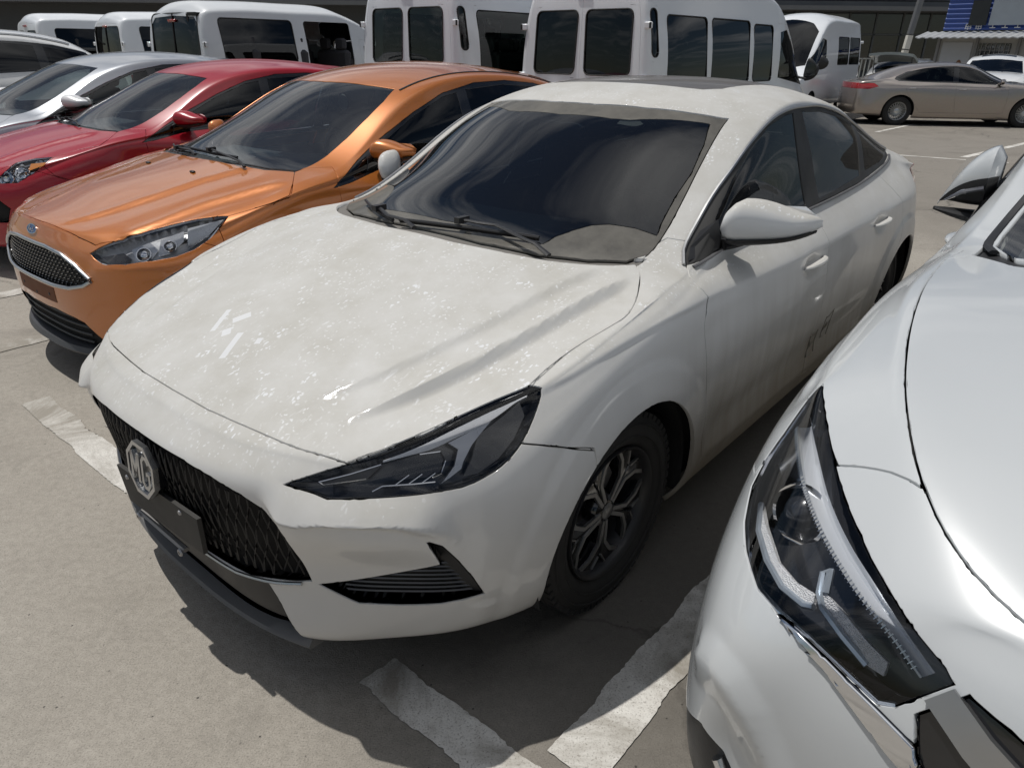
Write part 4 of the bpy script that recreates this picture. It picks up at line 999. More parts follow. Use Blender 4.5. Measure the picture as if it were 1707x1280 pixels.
def dusty_white():
    k = Mat('dusty_white_paint'); co = k.coord(); X, Y, Z = k.sep(co)
    ge = k.node('ShaderNodeNewGeometry'); nz = k.sep(ge.outputs['Normal'])[2]
    up = k.maprange(nz, .15, .9, .25, 1.0, True)
    dn = k.maprange(k.noise(6, 9, .65), .28, .72, .72, 1.12)
    # wiped and pawed spots: clusters of small clean prints
    cl = k.maprange(k.noise(3.2, 3, .5), .42, .55, 0, 1, True)
    wob = k.node('ShaderNodeVectorMath', operation='ADD'); sc = k.node('ShaderNodeVectorMath', operation='SCALE'); sc.inputs[3].default_value = .035
    k.L(k.noise(30, 3, typ='Color'), sc.inputs[0]); k.L(co, wob.inputs[0]); k.L(sc.outputs[0], wob.inputs[1])
    mp = k.node('ShaderNodeMapping'); mp.inputs['Rotation'].default_value = (0, 0, .5); mp.inputs['Scale'].default_value = (1, 1.8, 1); k.L(wob.outputs[0], mp.inputs[0])
    toe = k.maprange(k.vor(46, mp.outputs[0]), .26, .36, 1, 0); blob = k.maprange(k.vor(13, wob.outputs[0]), .30, .38, 1, 0)
    sp2 = k.math('MULTIPLY', k.maprange(k.vor(70, wob.outputs[0]), .16, .30, .75, 0), k.maprange(k.noise(9, 4, .6), .46, .60)); pr = k.math('MULTIPLY', k.math('MAXIMUM', k.math('MULTIPLY', k.math('MULTIPLY', toe, blob), cl), sp2), k.maprange(nz, .6, .8))
    str_ = k.math('MULTIPLY', k.maprange(k.noise(2.4, 6, .6, k.coord('Object', (6, 24, 10)), .6), .60, .72), k.maprange(k.noise(4.4, 2), .52, .62))
    pr = k.math('MAXIMUM', pr, k.math('MULTIPLY', str_, k.maprange(nz, .6, .8, 0, .8)))
    # old sticker marks rubbed clean: short bars and a lozenge on the bonnet
    for cx, cy, a, hx, hy in ((.585, -.155, .55, .052, .0085), (.645, .0, .50, .052, .010), (.552, -.095, -.55, .026, .014), (.615, -.075, .9, .016, .013), (.60, .065, .5, .012, .009)):
        c, s_ = math.cos(a), math.sin(a)
        dx, dy = k.math('SUBTRACT', X, cx), k.math('SUBTRACT', Y, cy)
        u = k.math('ADD', k.math('MULTIPLY', dx, c), k.math('MULTIPLY', dy, s_)); v = k.math('SUBTRACT', k.math('MULTIPLY', dy, c), k.math('MULTIPLY', dx, s_))
        b = k.math('MULTIPLY', k.math('LESS_THAN', k.math('ABSOLUTE', u), hx), k.math('LESS_THAN', k.math('ABSOLUTE', v), hy))
        pr = k.math('MAXIMUM', pr, k.math('MULTIPLY', b, k.math('MULTIPLY', k.maprange(nz, .5, .6), .9)))
    d = k.math('MULTIPLY', k.math('MULTIPLY', up, dn), .88)
    d = k.math('MULTIPLY', d, k.math('SUBTRACT', 1.0, k.math('MULTIPLY', pr, .85)))
    c = k.mix(d, (.76, .765, .77), (.445, .428, .385))
    # brown road film thrown up along the lower doors
    film = k.math('ADD', Z, k.math('ADD', k.maprange(k.noise(3.0, 6, .6), 0, 1, -.16, .16), k.maprange(k.noise(1.5, 4, .5, k.coord('Object', (14, 1, 2))), 0, 1, -.10, .10)))
    rear = k.maprange(X, -.05, -.45, .30, 1.0, True)
    m = k.math('MULTIPLY', k.maprange(film, .92, .22, 0, .95, True), k.math('MULTIPLY', rear, k.maprange(nz, .8, .5)), clamp=True)
    c = k.mix(m, c, (.22, .185, .135))
    dd = k.math('MAXIMUM', d, m)
    k.set(base_color=c, roughness=k.maprange(dd, 0, .6, .26, .62), coat_weight=k.maprange(dd, .05, .6, .9, .12)); k.b.inputs['Coat Roughness'].default_value = .05
    k.b.inputs['Specular IOR Level'].default_value = .4
    _M['dusty_white'] = k.m; return k.m

def mg_wheel():
    """five forked spokes, dark with machined edges"""
    rim = .208; y = .072; dark = MB(); lite = MB()
    def P(r, a): return (r*math.cos(a), r*math.sin(a))
    for k in range(5):
        a0 = 2*math.pi*k/5 + math.pi/2
        for sg in (1, -1):
            pts = [P(.028, a0), P(.03, a0+sg*.35), P(.060, a0+sg*.20), P(.112, a0+sg*.16), P(.160, a0+sg*.36), P(rim-.006, a0+sg*.60), P(rim-.006, a0+sg*.22), P(.150, a0+sg*.03), P(.11, a0)]
            dark.prism(pts, y-.035, y-.006, 'y', bev=.004)
            for L, w in (([(.034, .22), (.062, .17), (.112, .145), (.160, .34), (rim-.004, .575)], .0062), ([(.155, .05), (rim-.005, .21)], .0026), ([(rim-.005, .40), (rim-.005, .60)], .0065)):
                Q = [P(r, a0+sg*t) for r, t in L]; A = []; B = []
                for i, q in enumerate(Q):
                    t = Vector(Q[min(i+1, len(Q)-1)])-Vector(Q[max(i-1, 0)]); t.normalize(); nn = Vector((-t.y, t.x))
                    A.append(Vector(q)+nn*w); B.append(Vector(q)-nn*w)
                rows = [[(a.x, y-.012, a.y), (a.x, y-.003, a.y), (b.x, y-.003, b.y), (b.x, y-.012, b.y)] for a, b in zip(A, B)]
                lite.add(*grid_loft(rows, True, True, True))
    dark.lathe([(0, y-.004), (.028, y-.004), (.05, y-.012), (.062, y-.03), (.062, .02)], 24, 'y')
    for k in range(5):
        a = 2*math.pi*(k+.5)/5 + math.pi/2; dark.lathe([(0, .004), (.008, .004), (.009, -.01)], 8, 'y', (.048*math.cos(a), y-.022, .048*math.sin(a)))
    cap = MB().lathe([(0, y+.002), (.020, y+.002), (.026, y-.002), (.027, y-.012)], 24, 'y')
    lm, cm = lite.mesh('machined_edge'), cap.mesh('hub_cap')
    def extra(h): link('machined_edge', lm, h, MT('satin_alloy')); link('hub_cap', cm, h, MT('satin_alloy'))
    return dark.mesh('spokes'), extra

def letters_mg(n, mat, parent, C, ux, uz, size, off):
    """octagon frame and the two letters, flat relief on the grille"""
    C, ux, uz = Vector(C), Vector(ux).normalized(), Vector(uz).normalized(); nn = ux.cross(uz).normalized()
    if nn.x < 0: nn = -nn
    def pt(a, b, o): return C + ux*a*size + uz*b*size + nn*o
    m = MB(); t = .41
    oc = [(-t, -1), (t, -1), (1, -t), (1, t), (t, 1), (-t, 1), (-1, t), (-1, -t)]
    def ring(s0, s1, o0, o1):
        rows = [[pt(a*s0, b*s0, o0), pt(a*s0, b*s0, o1), pt(a*s1, b*s1, o1), pt(a*s1, b*s1, o0)] for a, b in oc]; rows.append(rows[0]); return grid_loft(rows, True)
    back = MB(); back.add([pt(a*.97, b*.97, off-.004) for a, b in oc] + [pt(a*.97, b*.97, off-.03) for a, b in oc], [tuple(range(8))] + [(i, 8+i, 8+(i+1) % 8, (i+1) % 8) for i in range(8)])
    root = m.add(*ring(1.0, .86, off-.01, off+.004)).build('badge', mat, parent, angle=25)
    back.build('badge_back', MT('gloss_black'), root, smooth=False)
    w = .075
    strokes = [[(-.66, -.55), (-.66, .55)], [(-.66, .55), (-.40, -.18)], [(-.40, -.18), (-.14, .55)], [(-.14, .55), (-.14, -.55)],
               [(.62, .40), (.48, .58), (.28, .58), (.14, .40), (.14, -.40), (.28, -.58), (.48, -.58), (.62, -.40), (.62, -.02), (.40, -.02)]]
    for k, S in enumerate(strokes):
        q = MB()
        rows = []
        for i, p in enumerate(S):
            d = Vector(S[min(i+1, len(S)-1)])-Vector(S[max(i-1, 0)]); d.normalize(); nx = Vector((-d.y, d.x))
            a, b = Vector(p)+nx*w, Vector(p)-nx*w
            rows.append([pt(a.x, a.y, off-.004), pt(a.x, a.y, off+.003), pt(b.x, b.y, off+.003), pt(b.x, b.y, off-.004)])
        q.add(*grid_loft(rows, True, True, True)); q.build('badge_letter_stroke', mat, root, angle=25)
    return root

def build_mg():
    D = MGD; root = thing('white_sedan', 'dusty white four-door sedan with black grille and paw prints on its bonnet, front and centre', 'car', (-.35127, 2.28658, 0), -2.26869)
    V, F = body_surface(MG_SPEC, 4); s = Shell(V, F); W = dusty_white()
    Zc = (0, 0, 1); Yc = (0, 1, 0); Xc = (1, 0, 0); oblique = (.62, .62, .48)
    archF, archR = (0, .315, .368), (-2.68, .315, .368)
    s.cut('hole', arch_poly(*archF), Yc); s.cut('hole', arch_poly(*archR), Yc)
    hd = D['hood']; hood = crom(hd[:5], .03).tolist() + crom(hd[4:10], .03).tolist()[1:] + crom(hd[9:18], .02).tolist()[1:] + crom(hd[17:], .03).tolist()[1:]; s.cut('hood', [(.823, -.06, .745)] + hood + [(-.051, -.06, 1)], Zc, only='body')
    HLs = crom(D['headlight'][:13], .02).tolist()[:-1] + crom(D['headlight'][12:] + D['headlight'][:1], .02).tolist()[:-1]; s.cut('headlight', HLs, oblique, only='body', minn=-.2)
    # front bumper: everything ahead of the wing / headlight line
    bs = D['bshut']; s.cut('front_bumper', [(.95, -.1, .8), (.80, .5, .80), (.70, .66, .78), (.425, .846, .75)] + bs + [(.2, .91, .5), (.2, .9, -.1), (1.2, .9, -.1), (1.2, -.1, -.1)], Yc, only='body', minn=-1.1, depth=1.2)
    s.cut('grille', [(.93, -.05, .664)] + D['grille'] + [(.9, -.05, .36)], Xc, only='front_bumper')
    s.cut('intake', D['intake'], (.75, .62, .1), only='front_bumper', minn=-.2)
    s.cut('valance', [(.9, -.1, .356), (.87, .347, .352), (.86, .40, .364)] + D['valance'] + [(.8, .50, .1), (.8, -.1, .1)], Xc, only='front_bumper', minn=-1.1)
    # screen, cowl, roof
    ws = [(-.906, -.06, 1.364), (-.906, .10, 1.363), (-.945, .30, 1.354), (-1.0, .45, 1.343), (-1.05, .555, 1.332)] + D['wsL'][:-1] + [(-.315, .668, .985), (-.287, .662, .985), (-.205, .576, .989), (-.138, .447, .995), (-.10, .236, 1.006), (-.095, .0, 1.011), (-.095, -.06, 1.011)]
    s.cut('windscreen', ws, Zc, only='body')
    s.cut('cowl', [(-.02, -.06, 1), (-.03, .3, 1), (-.10, .52, 1), (-.20, .66, 1), (-.287, .70, 1), (-.345, .695, 1), (-.26, .62, 1), (-.13, .4, 1), (-.12, -.06, 1)], Zc, only='body')
    s.cut('sunroof', [(-1.215, -.05, 1.43), (-1.215, .2, 1.43), (-1.225, .30, 1.42), (-1.25, .37, 1.41), (-1.33, .41, 1.41), (-1.55, .42, 1.42), (-2.1, .40, 1.4), (-2.15, -.05, 1.4)], Zc, only='body')
    s.cut('rear_screen', [(-2.42, -.05, 1.38), (-2.44, .40, 1.34), (-2.50, .52, 1.3), (-3.02, .60, 1.1), (-3.12, .45, 1.1), (-3.15, -.05, 1.1)], Zc, only='body')
    s.cut('wing', [(.334, .8, .834)] + crom(hd[9:18], .02).tolist()[1:] + [(-.366, .686, .99), (-.441, .678, 1.012), (-.479, .686, 1.022), (-.523, .749, 1.013), (-.47, .77, .985)] + D['dooredge'] + [(-.43, .91, .40), (-.47, .9, .30), (-.44, .88, .20), (-.2, .88, .10), (.2, .9, .5), (.23, .906, .656), (.303, .896, .686), (.387, .869, .721), (.425, .846, .733)], (.12, .85, .5), only=['body'], minn=-.4, depth=.5)
    # doors and glass
    door_f = D['dooredge'] + [(-.43, .91, .40), (-.47, .9, .30), (-.50, .9, .275), (-1.30, .9, .285), (-1.42, .9, .30), (-1.455, .9, .45), (-1.462, .9, .63), (-1.459, .9, .78), (-1.473, .886, .853), (-1.46, .80, .99), (-1.44, .8, 1.0), (-.42, .8, .968)]
    s.cut('front_door', door_f, Yc, only='body')
    door_r = [(-1.473, .886, .853), (-1.459, .9, .78), (-1.462, .9, .63), (-1.455, .9, .45), (-1.42, .9, .30), (-1.50, .9, .285), (-2.22, .9, .30), (-2.30, .9, .42), (-2.345, .9, .52), (-2.44, .9, .62), (-2.53, .9, .70), (-2.56, .9, .80), (-2.52, .9, .90), (-2.42, .8, 1.0), (-2.38, .8, 1.035), (-2.1, .79, 1.02), (-1.46, .8, .99)]
    s.cut('rear_door', door_r, Yc, only='body')
    dlo = [(-.415, .8, .965), (-.47, .79, .992), (-.60, .77, 1.056), (-.80, .73, 1.165), (-1.0, .70, 1.262), (-1.2, .68, 1.325), (-1.40, .66, 1.352), (-1.6, .65, 1.355), (-1.85, .645, 1.345), (-2.15, .64, 1.30), (-2.45, .65, 1.22), (-2.72, .68, 1.125), (-2.86, .70, 1.085), (-2.80, .72, 1.07), (-2.60, .76, 1.045), (-2.10, .79, 1.012), (-1.44, .8, .99), (-.65, .8, .972)]
    s.cut('window_frame', dlo, Yc, only=['body', 'front_door', 'rear_door', 'wing'])
    s.cut('front_window', [(-.635, .77, 1.005), (-.665, .758, 1.065), (-.83, .73, 1.165), (-1.02, .70, 1.252), (-1.2, .68, 1.308), (-1.38, .66, 1.333), (-1.475, .655, 1.337), (-1.452, .70, 1.232), (-1.437, .75, 1.09), (-1.425, .787, 1.006), (-.9, .79, .994)], Yc, only='window_frame')
    s.cut('rear_window', [(-1.585, .652, 1.338), (-1.85, .645, 1.324), (-2.15, .64, 1.283), (-2.30, .64, 1.245), (-2.215, .72, 1.12), (-2.15, .775, 1.038), (-1.65, .785, 1.010), (-1.575, .785, 1.007), (-1.60, .715, 1.18)], Yc, only='window_frame')
    s.cut('quarter_window', [(-2.36, .64, 1.225), (-2.50, .65, 1.185), (-2.70, .69, 1.11), (-2.78, .70, 1.085), (-2.55, .75, 1.06), (-2.24, .767, 1.048)], Yc, only='window_frame')
    s.cut('wiped', [(-.805, -.05, 1.33)] + [p for p in D['wiped'] if p[1] > -.05][1:-2] + [(-.172, -.05, 1.03)], Zc, only='windscreen')
    s.cut('boot_lid', [(-3.17, -.05, 1.1), (-3.14, .48, 1.08), (-3.10, .60, 1.05), (-3.40, .62, 1.0), (-3.62, .55, .97), (-3.9, .5, .9), (-3.9, -.05, .9)], Zc, only='body', depth=.6)
    s.cut('tail_lamp', [(-3.10, .80, .90), (-3.16, .78, .955), (-3.75, .7, .955), (-3.75, .7, .86), (-3.3, .8, .84)], Yc, only=['body'], minn=-.5, depth=.8)
    s.cut('rear_bumper', [(-3.06, .9, .63), (-3.3, .8, .60), (-3.9, .5, .60), (-3.9, .5, -.1), (-2.9, .9, -.1), (-3.0, .9, .4)], Yc, only='body', minn=-1.1, depth=.9)
    # --- panels
    mk = s.make
    mk('hood', 'hood', W, root, 'join'); mk('roof_and_pillars', 'body', W, root, 'join', gap=.003)
    fb = mk('front_bumper', 'front_bumper', W, root, 'join')[0]
    mk('wing', 'wing', W, root)
    fd = mk('front_door', 'front_door', W, root); rd = mk('rear_door', 'rear_door', W, root)
    mk('boot_lid', 'boot_lid', W, root, 'join'); mk('rear_bumper', 'rear_bumper', W, root, 'join'); mk('tail_lamp', 'tail_lamp', MT('red_lens'), root)
    mk('cowl_panel', 'cowl', MT('dust_grey'), root, 'join', off=-.012, depth=.02)
    mk('window_frame', 'window_frame', simple('dusty_frame', (.040, .039, .037), .55, spec=.35), root, 'copy', off=-.002, gap=.002)
    mk('front_window', 'front_window', MT('glass_side_dusty'), root, 'copy', off=-.005, gap=.001, flange=False)
    mk('rear_window', 'rear_window', glass('glass_rear_dusty', (.10, .11, .11), .14, ior=1.42), root, 'copy', off=-.005, gap=.001, flange=False)
    mk('quarter_window', 'quarter_window', _M['glass_rear_dusty'], root, 'copy', off=-.005, gap=.001, flange=False)
    scr = mk('windscreen', 'windscreen', glass('glass_screen_dusty', (.42, .47, .47), .72, ior=1.8, dustcol=(.19, .18, .16)), root, 'join', off=-.003, gap=.006, depth=.008)[0]
    mk('wiped_glass', 'wiped', glass('glass_screen_clear', (.15, .20, .23), .006, ior=1.9, dustcol=(.27, .255, .225)), scr, 'join', off=-.0035, flange=False)
    mk('rear_screen', 'rear_screen', MT('glass_tint'), root, 'join', off=-.003, gap=.004)
    mk('sunroof_glass', 'sunroof', simple('dusty_black_glass', (.11, .10, .09), .5, coat=.25), root, 'join', off=-.001, gap=.005)
    # bright strip round the side windows
    for sg in (1, -1):
        st = MB(); st.tube([s.surfy(p, .003, sg) for p in crom(dlo[0:13], .04)], .006, 6); st.build('window_trim_strip', MT('satin_alloy'), root)
        bl = MB(); P = [s.surfy(p, .001) for p in crom([(-.44, .8, .958), (-.65, .8, .970), (-1.44, .8, .986), (-2.10, .79, 1.007), (-2.60, .76, 1.04), (-2.80, .72, 1.065)], .05)]
        bl.tube([Vector((p.x, p.y*sg, p.z)) for p in P], .008, 6, flat=.6); bl.build('belt_moulding', MT('grey_trim'), root)
    # --- front: grille, badge, plate carrier, intakes, lip
    g = mk('grille', 'grille', simple('grille_black', (.005, .005, .006), .6, spec=.2), fb, 'join', off=-.028, gap=.002, depth=-.026, rad=.0)[0]
    def fx(y, z, o):
        q = s.ray((2, abs(y), z), (-1, 0, 0)); return None if q is None else Vector((q.x+o, y, z))
    def gedge(y):   # top and bottom of the opening at y
        ay = abs(y); zt = np.interp(ay, [0, .204, .316, .403, .461, .495, .522], [.668, .664, .654, .633, .606, .578, .402]); zb = np.interp(ay, [0, .2, .3, .42, .522], [.36, .361, .36, .377, .402]); return zt, zb
    for k in range(-19, 20):
        for ph in (1, -1):
            pts = []
            for t in np.linspace(0, 1, 13):
                y = k*.0295 + ph*.013*math.sin(2*math.pi*t*1.5+.6) + .05*(t-.5)*(k/19.0); zt, zb = gedge(min(abs(y), .52)); z = .355 + t*.32
                if abs(y) < .515 and zb+.004 < z < zt-.006:
                    q = fx(y, z, -.012)
                    if q: pts.append(q)
            if len(pts) > 2:
                m = MB(); m.tube(pts, .0032, 5, flat=.6); m.build('grille_rib', simple('rib_black', (.011, .011, .012), .42, spec=.35), g)
    letters_mg(s.nrm, MT('silver'), g, fx(.005, .56, .004), (0, 1, 0), (-.10, 0, 1), .074, .008)
    # thin pale line along the lower lip of the grille
    m = MB(); m.tube([fx(y, gedge(y)[1]-.008, .003) for y in np.linspace(-.5, .5, 31)], .0045, 6); m.build('grille_lower_trim', MT('silver'), fb)
    pl = MB(); P = [fx(-.215, .355, .028), fx(.20, .372, .020), fx(.235, .505, .014), fx(-.20, .49, .020)]
    nn = Vector((1, 0, .1)).normalized(); pl.add(P + [p-nn*.012 for p in P], [(0, 1, 2, 3), (4, 7, 6, 5)] + [(i, 4+i, 4+(i+1) % 4, (i+1) % 4) for i in range(4)])
    plo = pl.build('plate_carrier', simple('dusty_black', (.045, .043, .04), .75, bump=.2), fb, smooth=False)
    sc = MB()
    for a, b in ((.12, .82), (.80, .86)): c = P[0]*(1-a)*(1-b)+P[1]*a*(1-b)+P[2]*a*b+P[3]*(1-a)*b; sc.lathe([(0, .004), (.006, .004), (.008, 0)], 10, 'x', tuple(c))
    sc.build('plate_screw', MT('steel'), plo)
    br = MB(); br.tube([fx(-.195, .318, .012), fx(.075, .318, .012)], .010, 6, flat=.7); bro = br.build('carrier_bar', simple('worn_alu', (.30, .29, .28), .5, .7), fb)
    for y in (-.185, .065): q = MB(); q.lathe([(.004, .004), (.010, .004), (.012, 0)], 10, 'x', tuple(fx(y, .312, .024))); q.build('bar_screw', MT('steel'), bro)
    it = mk('side_intake', 'intake', MT('black_plastic'), fb, 'copy', off=-.045, gap=.002, depth=-.043, rad=0.0)
    for sg, par in ((1, it[0]), (-1, it[1])):        # slats in the intake
        for z in np.linspace(.365, .46, 8):
            pts = []
            for y in np.linspace(.57, .80, 12):
                zt = np.interp(y, [.54, .69, .778], [.396, .44, .472])
                if z < zt:
                    q = s.ray((2, y, z), (-1, 0, 0))
                    if q: pts.append(Vector((q.x-.035, q.y*sg, q.z)))
            if len(pts) > 2: m = MB(); m.tube(pts, .0035, 5); m.build('intake_slat', MT('gloss_black'), par)
        bl = MB(); Q = [s.surf(p, -.008) for p in (D['intake'][2], D['intake'][3], D['intake'][4], D['intake'][5], D['intake'][6])]
        R_ = [s.surf(p, -.04) for p in ((.668, .74, .54), (.655, .75, .505), (.645, .755, .46), (.64, .755, .41), (.62, .765, .36))]
        bl.add(*grid_loft([[Vector((a.x, a.y*sg, a.z)), Vector((b.x, b.y*sg, b.z))] for a, b in zip(Q, R_)])); bl.build('intake_blade', MT('black_plastic'), par)
    va = mk('lower_valance', 'valance', MT('black_plastic'), fb, 'join', off=-.035, depth=-.033, rad=0.0, gap=.002)[0]
    lip = MB(); rows = []
    for y in np.linspace(-.50, .50, 41):
        e = abs(y)/.50; xx = .882 - .052*e**2.6; k = 1-.75*e**6; dz = .016*e**3
        rows.append([(xx-.004, y, .164+dz), (xx+.003*k, y, .172+dz), (xx-.004, y, .180+dz), (xx-.045*k, y, .190+dz), (xx-.09, y, .196+dz), (xx-.10, y, .168+dz), (xx-.05, y, .160+dz)])
    lip.add(*grid_loft(rows, True, True, True)); lip.build('front_lip', simple('grey_plastic', (.12, .118, .115), .55, bump=.15), fb)
    # --- headlights
    for sg in (1, -1):
        mode = 'left' if sg > 0 else 'right'
        hl = mk('headlight', 'headlight', MT('lamp_glass'), root, mode, off=-.001, gap=.0025, depth=.010)[0]
        mk('lamp_housing', 'headlight', MT('lamp_dark'), hl, mode, off=-.05, gap=.0, depth=-.045, rad=0.0)
        def pm(pts): return [(p[0], p[1], p[2]) for p in pts]
        def put(nm, V_, F_, mat, ):
            m = MB(); m.add([Vector((p.x, p.y*sg, p.z)) for p in map(Vector, V_)], F_); m.build(nm, mat, hl, angle=50)
        put('lamp_light_bar', *strip3(crom(D['lampA'], .01)[:60], crom(D['lampB'], .01)[:60], s.nrm, -.012, .010), simple('lamp_bar', (.86, .87, .88), .30, .15))
        put('lamp_bracket', *poly3(D['lampC'], s.nrm, -.016, .012), simple('lamp_pale', (.66, .68, .72), .28, .25))
        put('lamp_module', *poly3(D['lampF'], s.nrm, -.030, .01), MT('gloss_black'))
        put('lamp_outer_bowl', *poly3(D['lampG'], s.nrm, -.022, .01), MT('gloss_black'))
        put('lamp_inner_frame', *poly3(D['lampE'], s.nrm, -.022, .006), MT('grey_trim'))
        for nm, pts, r in (('lamp_accent_line', D['lampD'], .0022), ('lamp_accent_line', D['lampF'][:5], .002), ('lamp_accent_line', D['lampE'][:3], .002), ('lamp_accent_line', D['lampE'][3:]+D['lampE'][:1], .0018)):
            m = MB(); P = [s.surf(p, -.014) for p in pts]; m.tube([Vector((p.x, p.y*sg, p.z)) for p in P], r, 5); m.build(nm, MT('reflector'), hl)
        m = MB(); P = [s.surf(p, -.010) for p in crom(D['headlight'][1:9], .03)]; m.tube([Vector((p.x, p.y*sg, p.z)) for p in P], .003, 5); m.build('lamp_bezel', MT('lamp_dark'), hl)
        for a in (.25, .5, .75):
            p = Vector(D['lampD'][1])*(1-a)+Vector(D['lampD'][3])*a; q = p + Vector((-.03, .012, .016))
            m = MB(); P = [s.surf(p, -.014), s.surf(q, -.014)]; m.tube([Vector((p.x, p.y*sg, p.z)) for p in P], .0018, 5); m.build('lamp_accent_line', MT('reflector'), hl)
    # --- mirrors, handles, wipers
    for sg in (1, -1): 
        mr = mirror_part(root, sg, (-.745, .915, 1.062), (.085, .122, .072), W, .62, foot=(-.655, .79, .985))
        m = MB(); m.add([s.surfy(p, .004, sg) for p in ((-.44, 0, .970), (-.62, 0, .980), (-.645, 0, 1.0), (-.668, 0, 1.06), (-.58, 0, 1.035), (-.50, 0, .999))], [(0, 1, 2, 3, 4, 5)]); m.build('mirror_sail', MT('black_plastic'), root, smooth=False)
    for dr, (xa, xb, z) in ((fd, (-1.20, -1.41, .812)), (rd, (-2.075, -2.285, .832))):
        for o, sg in zip(dr, (1, -1)):
            A, B = s.surfy((xa, .92, z-.003), .010), s.surfy((xb, .92, z+.004), .010); n = s.nrm(A)
            bar_handle(o, (A.x, A.y*sg, A.z), (B.x, B.y*sg, B.z), (n[0], n[1]*sg, n[2]), W, .012, .022)
    wiper(root, s, D['blade1'], D['arm1']); wiper(root, s, [(-.23, -.47, 1.0), (-.173, -.376, 1.008), (-.12, -.26, 1.005), (-.075, -.14, 1.005)], [(-.06, -.02, 1), (-.075, -.16, 1), (-.13, -.27, 1)])
    for sg in (1,):
        for cx, cz, w, hgt in ((-1.47, .425, .040, .055), (-1.62, .47, .045, .055)):
            r_ = MB(); rr = np.random.default_rng(int(-cx*100)); par = fd[0] if cx > -1.47 else rd[0]
            for q in range(4):
                P = [s.surfy((cx + w*(u-.5)*2 + rr.normal(0, .006), .9, cz + hgt*(v-.5)*2 + rr.normal(0, .006)), .0012, sg) for u, v in ([(0, 0), (0, .5), (.1, 1)], [(0, 1), (.5, 1), (1, .9)], [(1, 1), (.9, .5), (1, 0), (.5, .05)], [(.2, .6), (.5, .4), (.7, .65), (.8, .3)])[q]]
                r_.tube(P, .0022, 5, flat=.3)
            r_.build('adhesive_residue', simple('residue', (.26, .24, .20), .8), par)
    # --- below: wheels, liners, underbody, cabin
    sp, ex = mg_wheel()
    wheel_set(root, [(0, .765, 1), (0, .765, -1), (-2.68, .765, 1), (-2.68, .765, -1)], .318, .208, .20, sp, MT('gloss_black'), simple('dark_rim', (.03, .03, .032), .4, .3), -.02, ex)
    arch_liners(root, (0, -2.68), .385, .55, .875, .315)
    inner_shell(root, MG_SPEC, .035, [(0, .315, .38), (-2.68, .315, .38)], MT('dark_liner'), .90, [(D['headlight'], oblique), ([(.93, -.05, .67)] + D['grille'] + [(.9, -.05, .2)], Xc), (D['intake'], (.75, .62, .1)), ([(1, -.05, .4), (1, .5, .4), (1, .5, .1), (1, -.05, .1)], Xc)])
    u = MB(); u.box((-1.35, 0, .21), (4.2, 1.1, .03)); u.box((.62, 0, .45), (.04, 1.1, .5)); u.box((-1.34, 0, .3), (1.9, 1.64, .1)); u.build('underbody', MT('dark_liner'), root)
    cabin(root, (-.30, -.72, .70, .86, .97), [(-1.35, .37, .50, .52), (-1.35, -.37, .50, .52), (-2.2, 0, .50, 1.25)], (-.90, .37, .93, .185), ((-1.5, 0, .34), (2.2, 1.5, .06)))
    rl = MB(); rl.add(*grid_loft([[(x, y, np.interp(-x, [1.05, 1.4, 1.8, 2.3, 2.5], [1.345, 1.40, 1.41, 1.375, 1.33])-.10*(y/.6)**2-.02) for y in np.linspace(-.58, .58, 9)] for x in (-1.05, -1.4, -1.8, -2.3, -2.5)])); rl.build('headliner', MT('interior_grey'), root)
    iv = MB(); ellipsoid(iv, (-.83, .0, 1.27), (.02, .115, .038), 12, 8, None, .7); iv.build('rear_view_mirror', MT('interior_dark'), root)
    return root, s
# ------------------------------------------------------------------ generic car from a ring table and outlines
YAW = -2.26869
def at_mg(x, y):
    """ground position given in the frame of the white sedan's row"""
    c, s_ = math.cos(YAW), math.sin(YAW); return (-.35127 + c*x - s_*y, 2.28658 + s_*x + c*y)

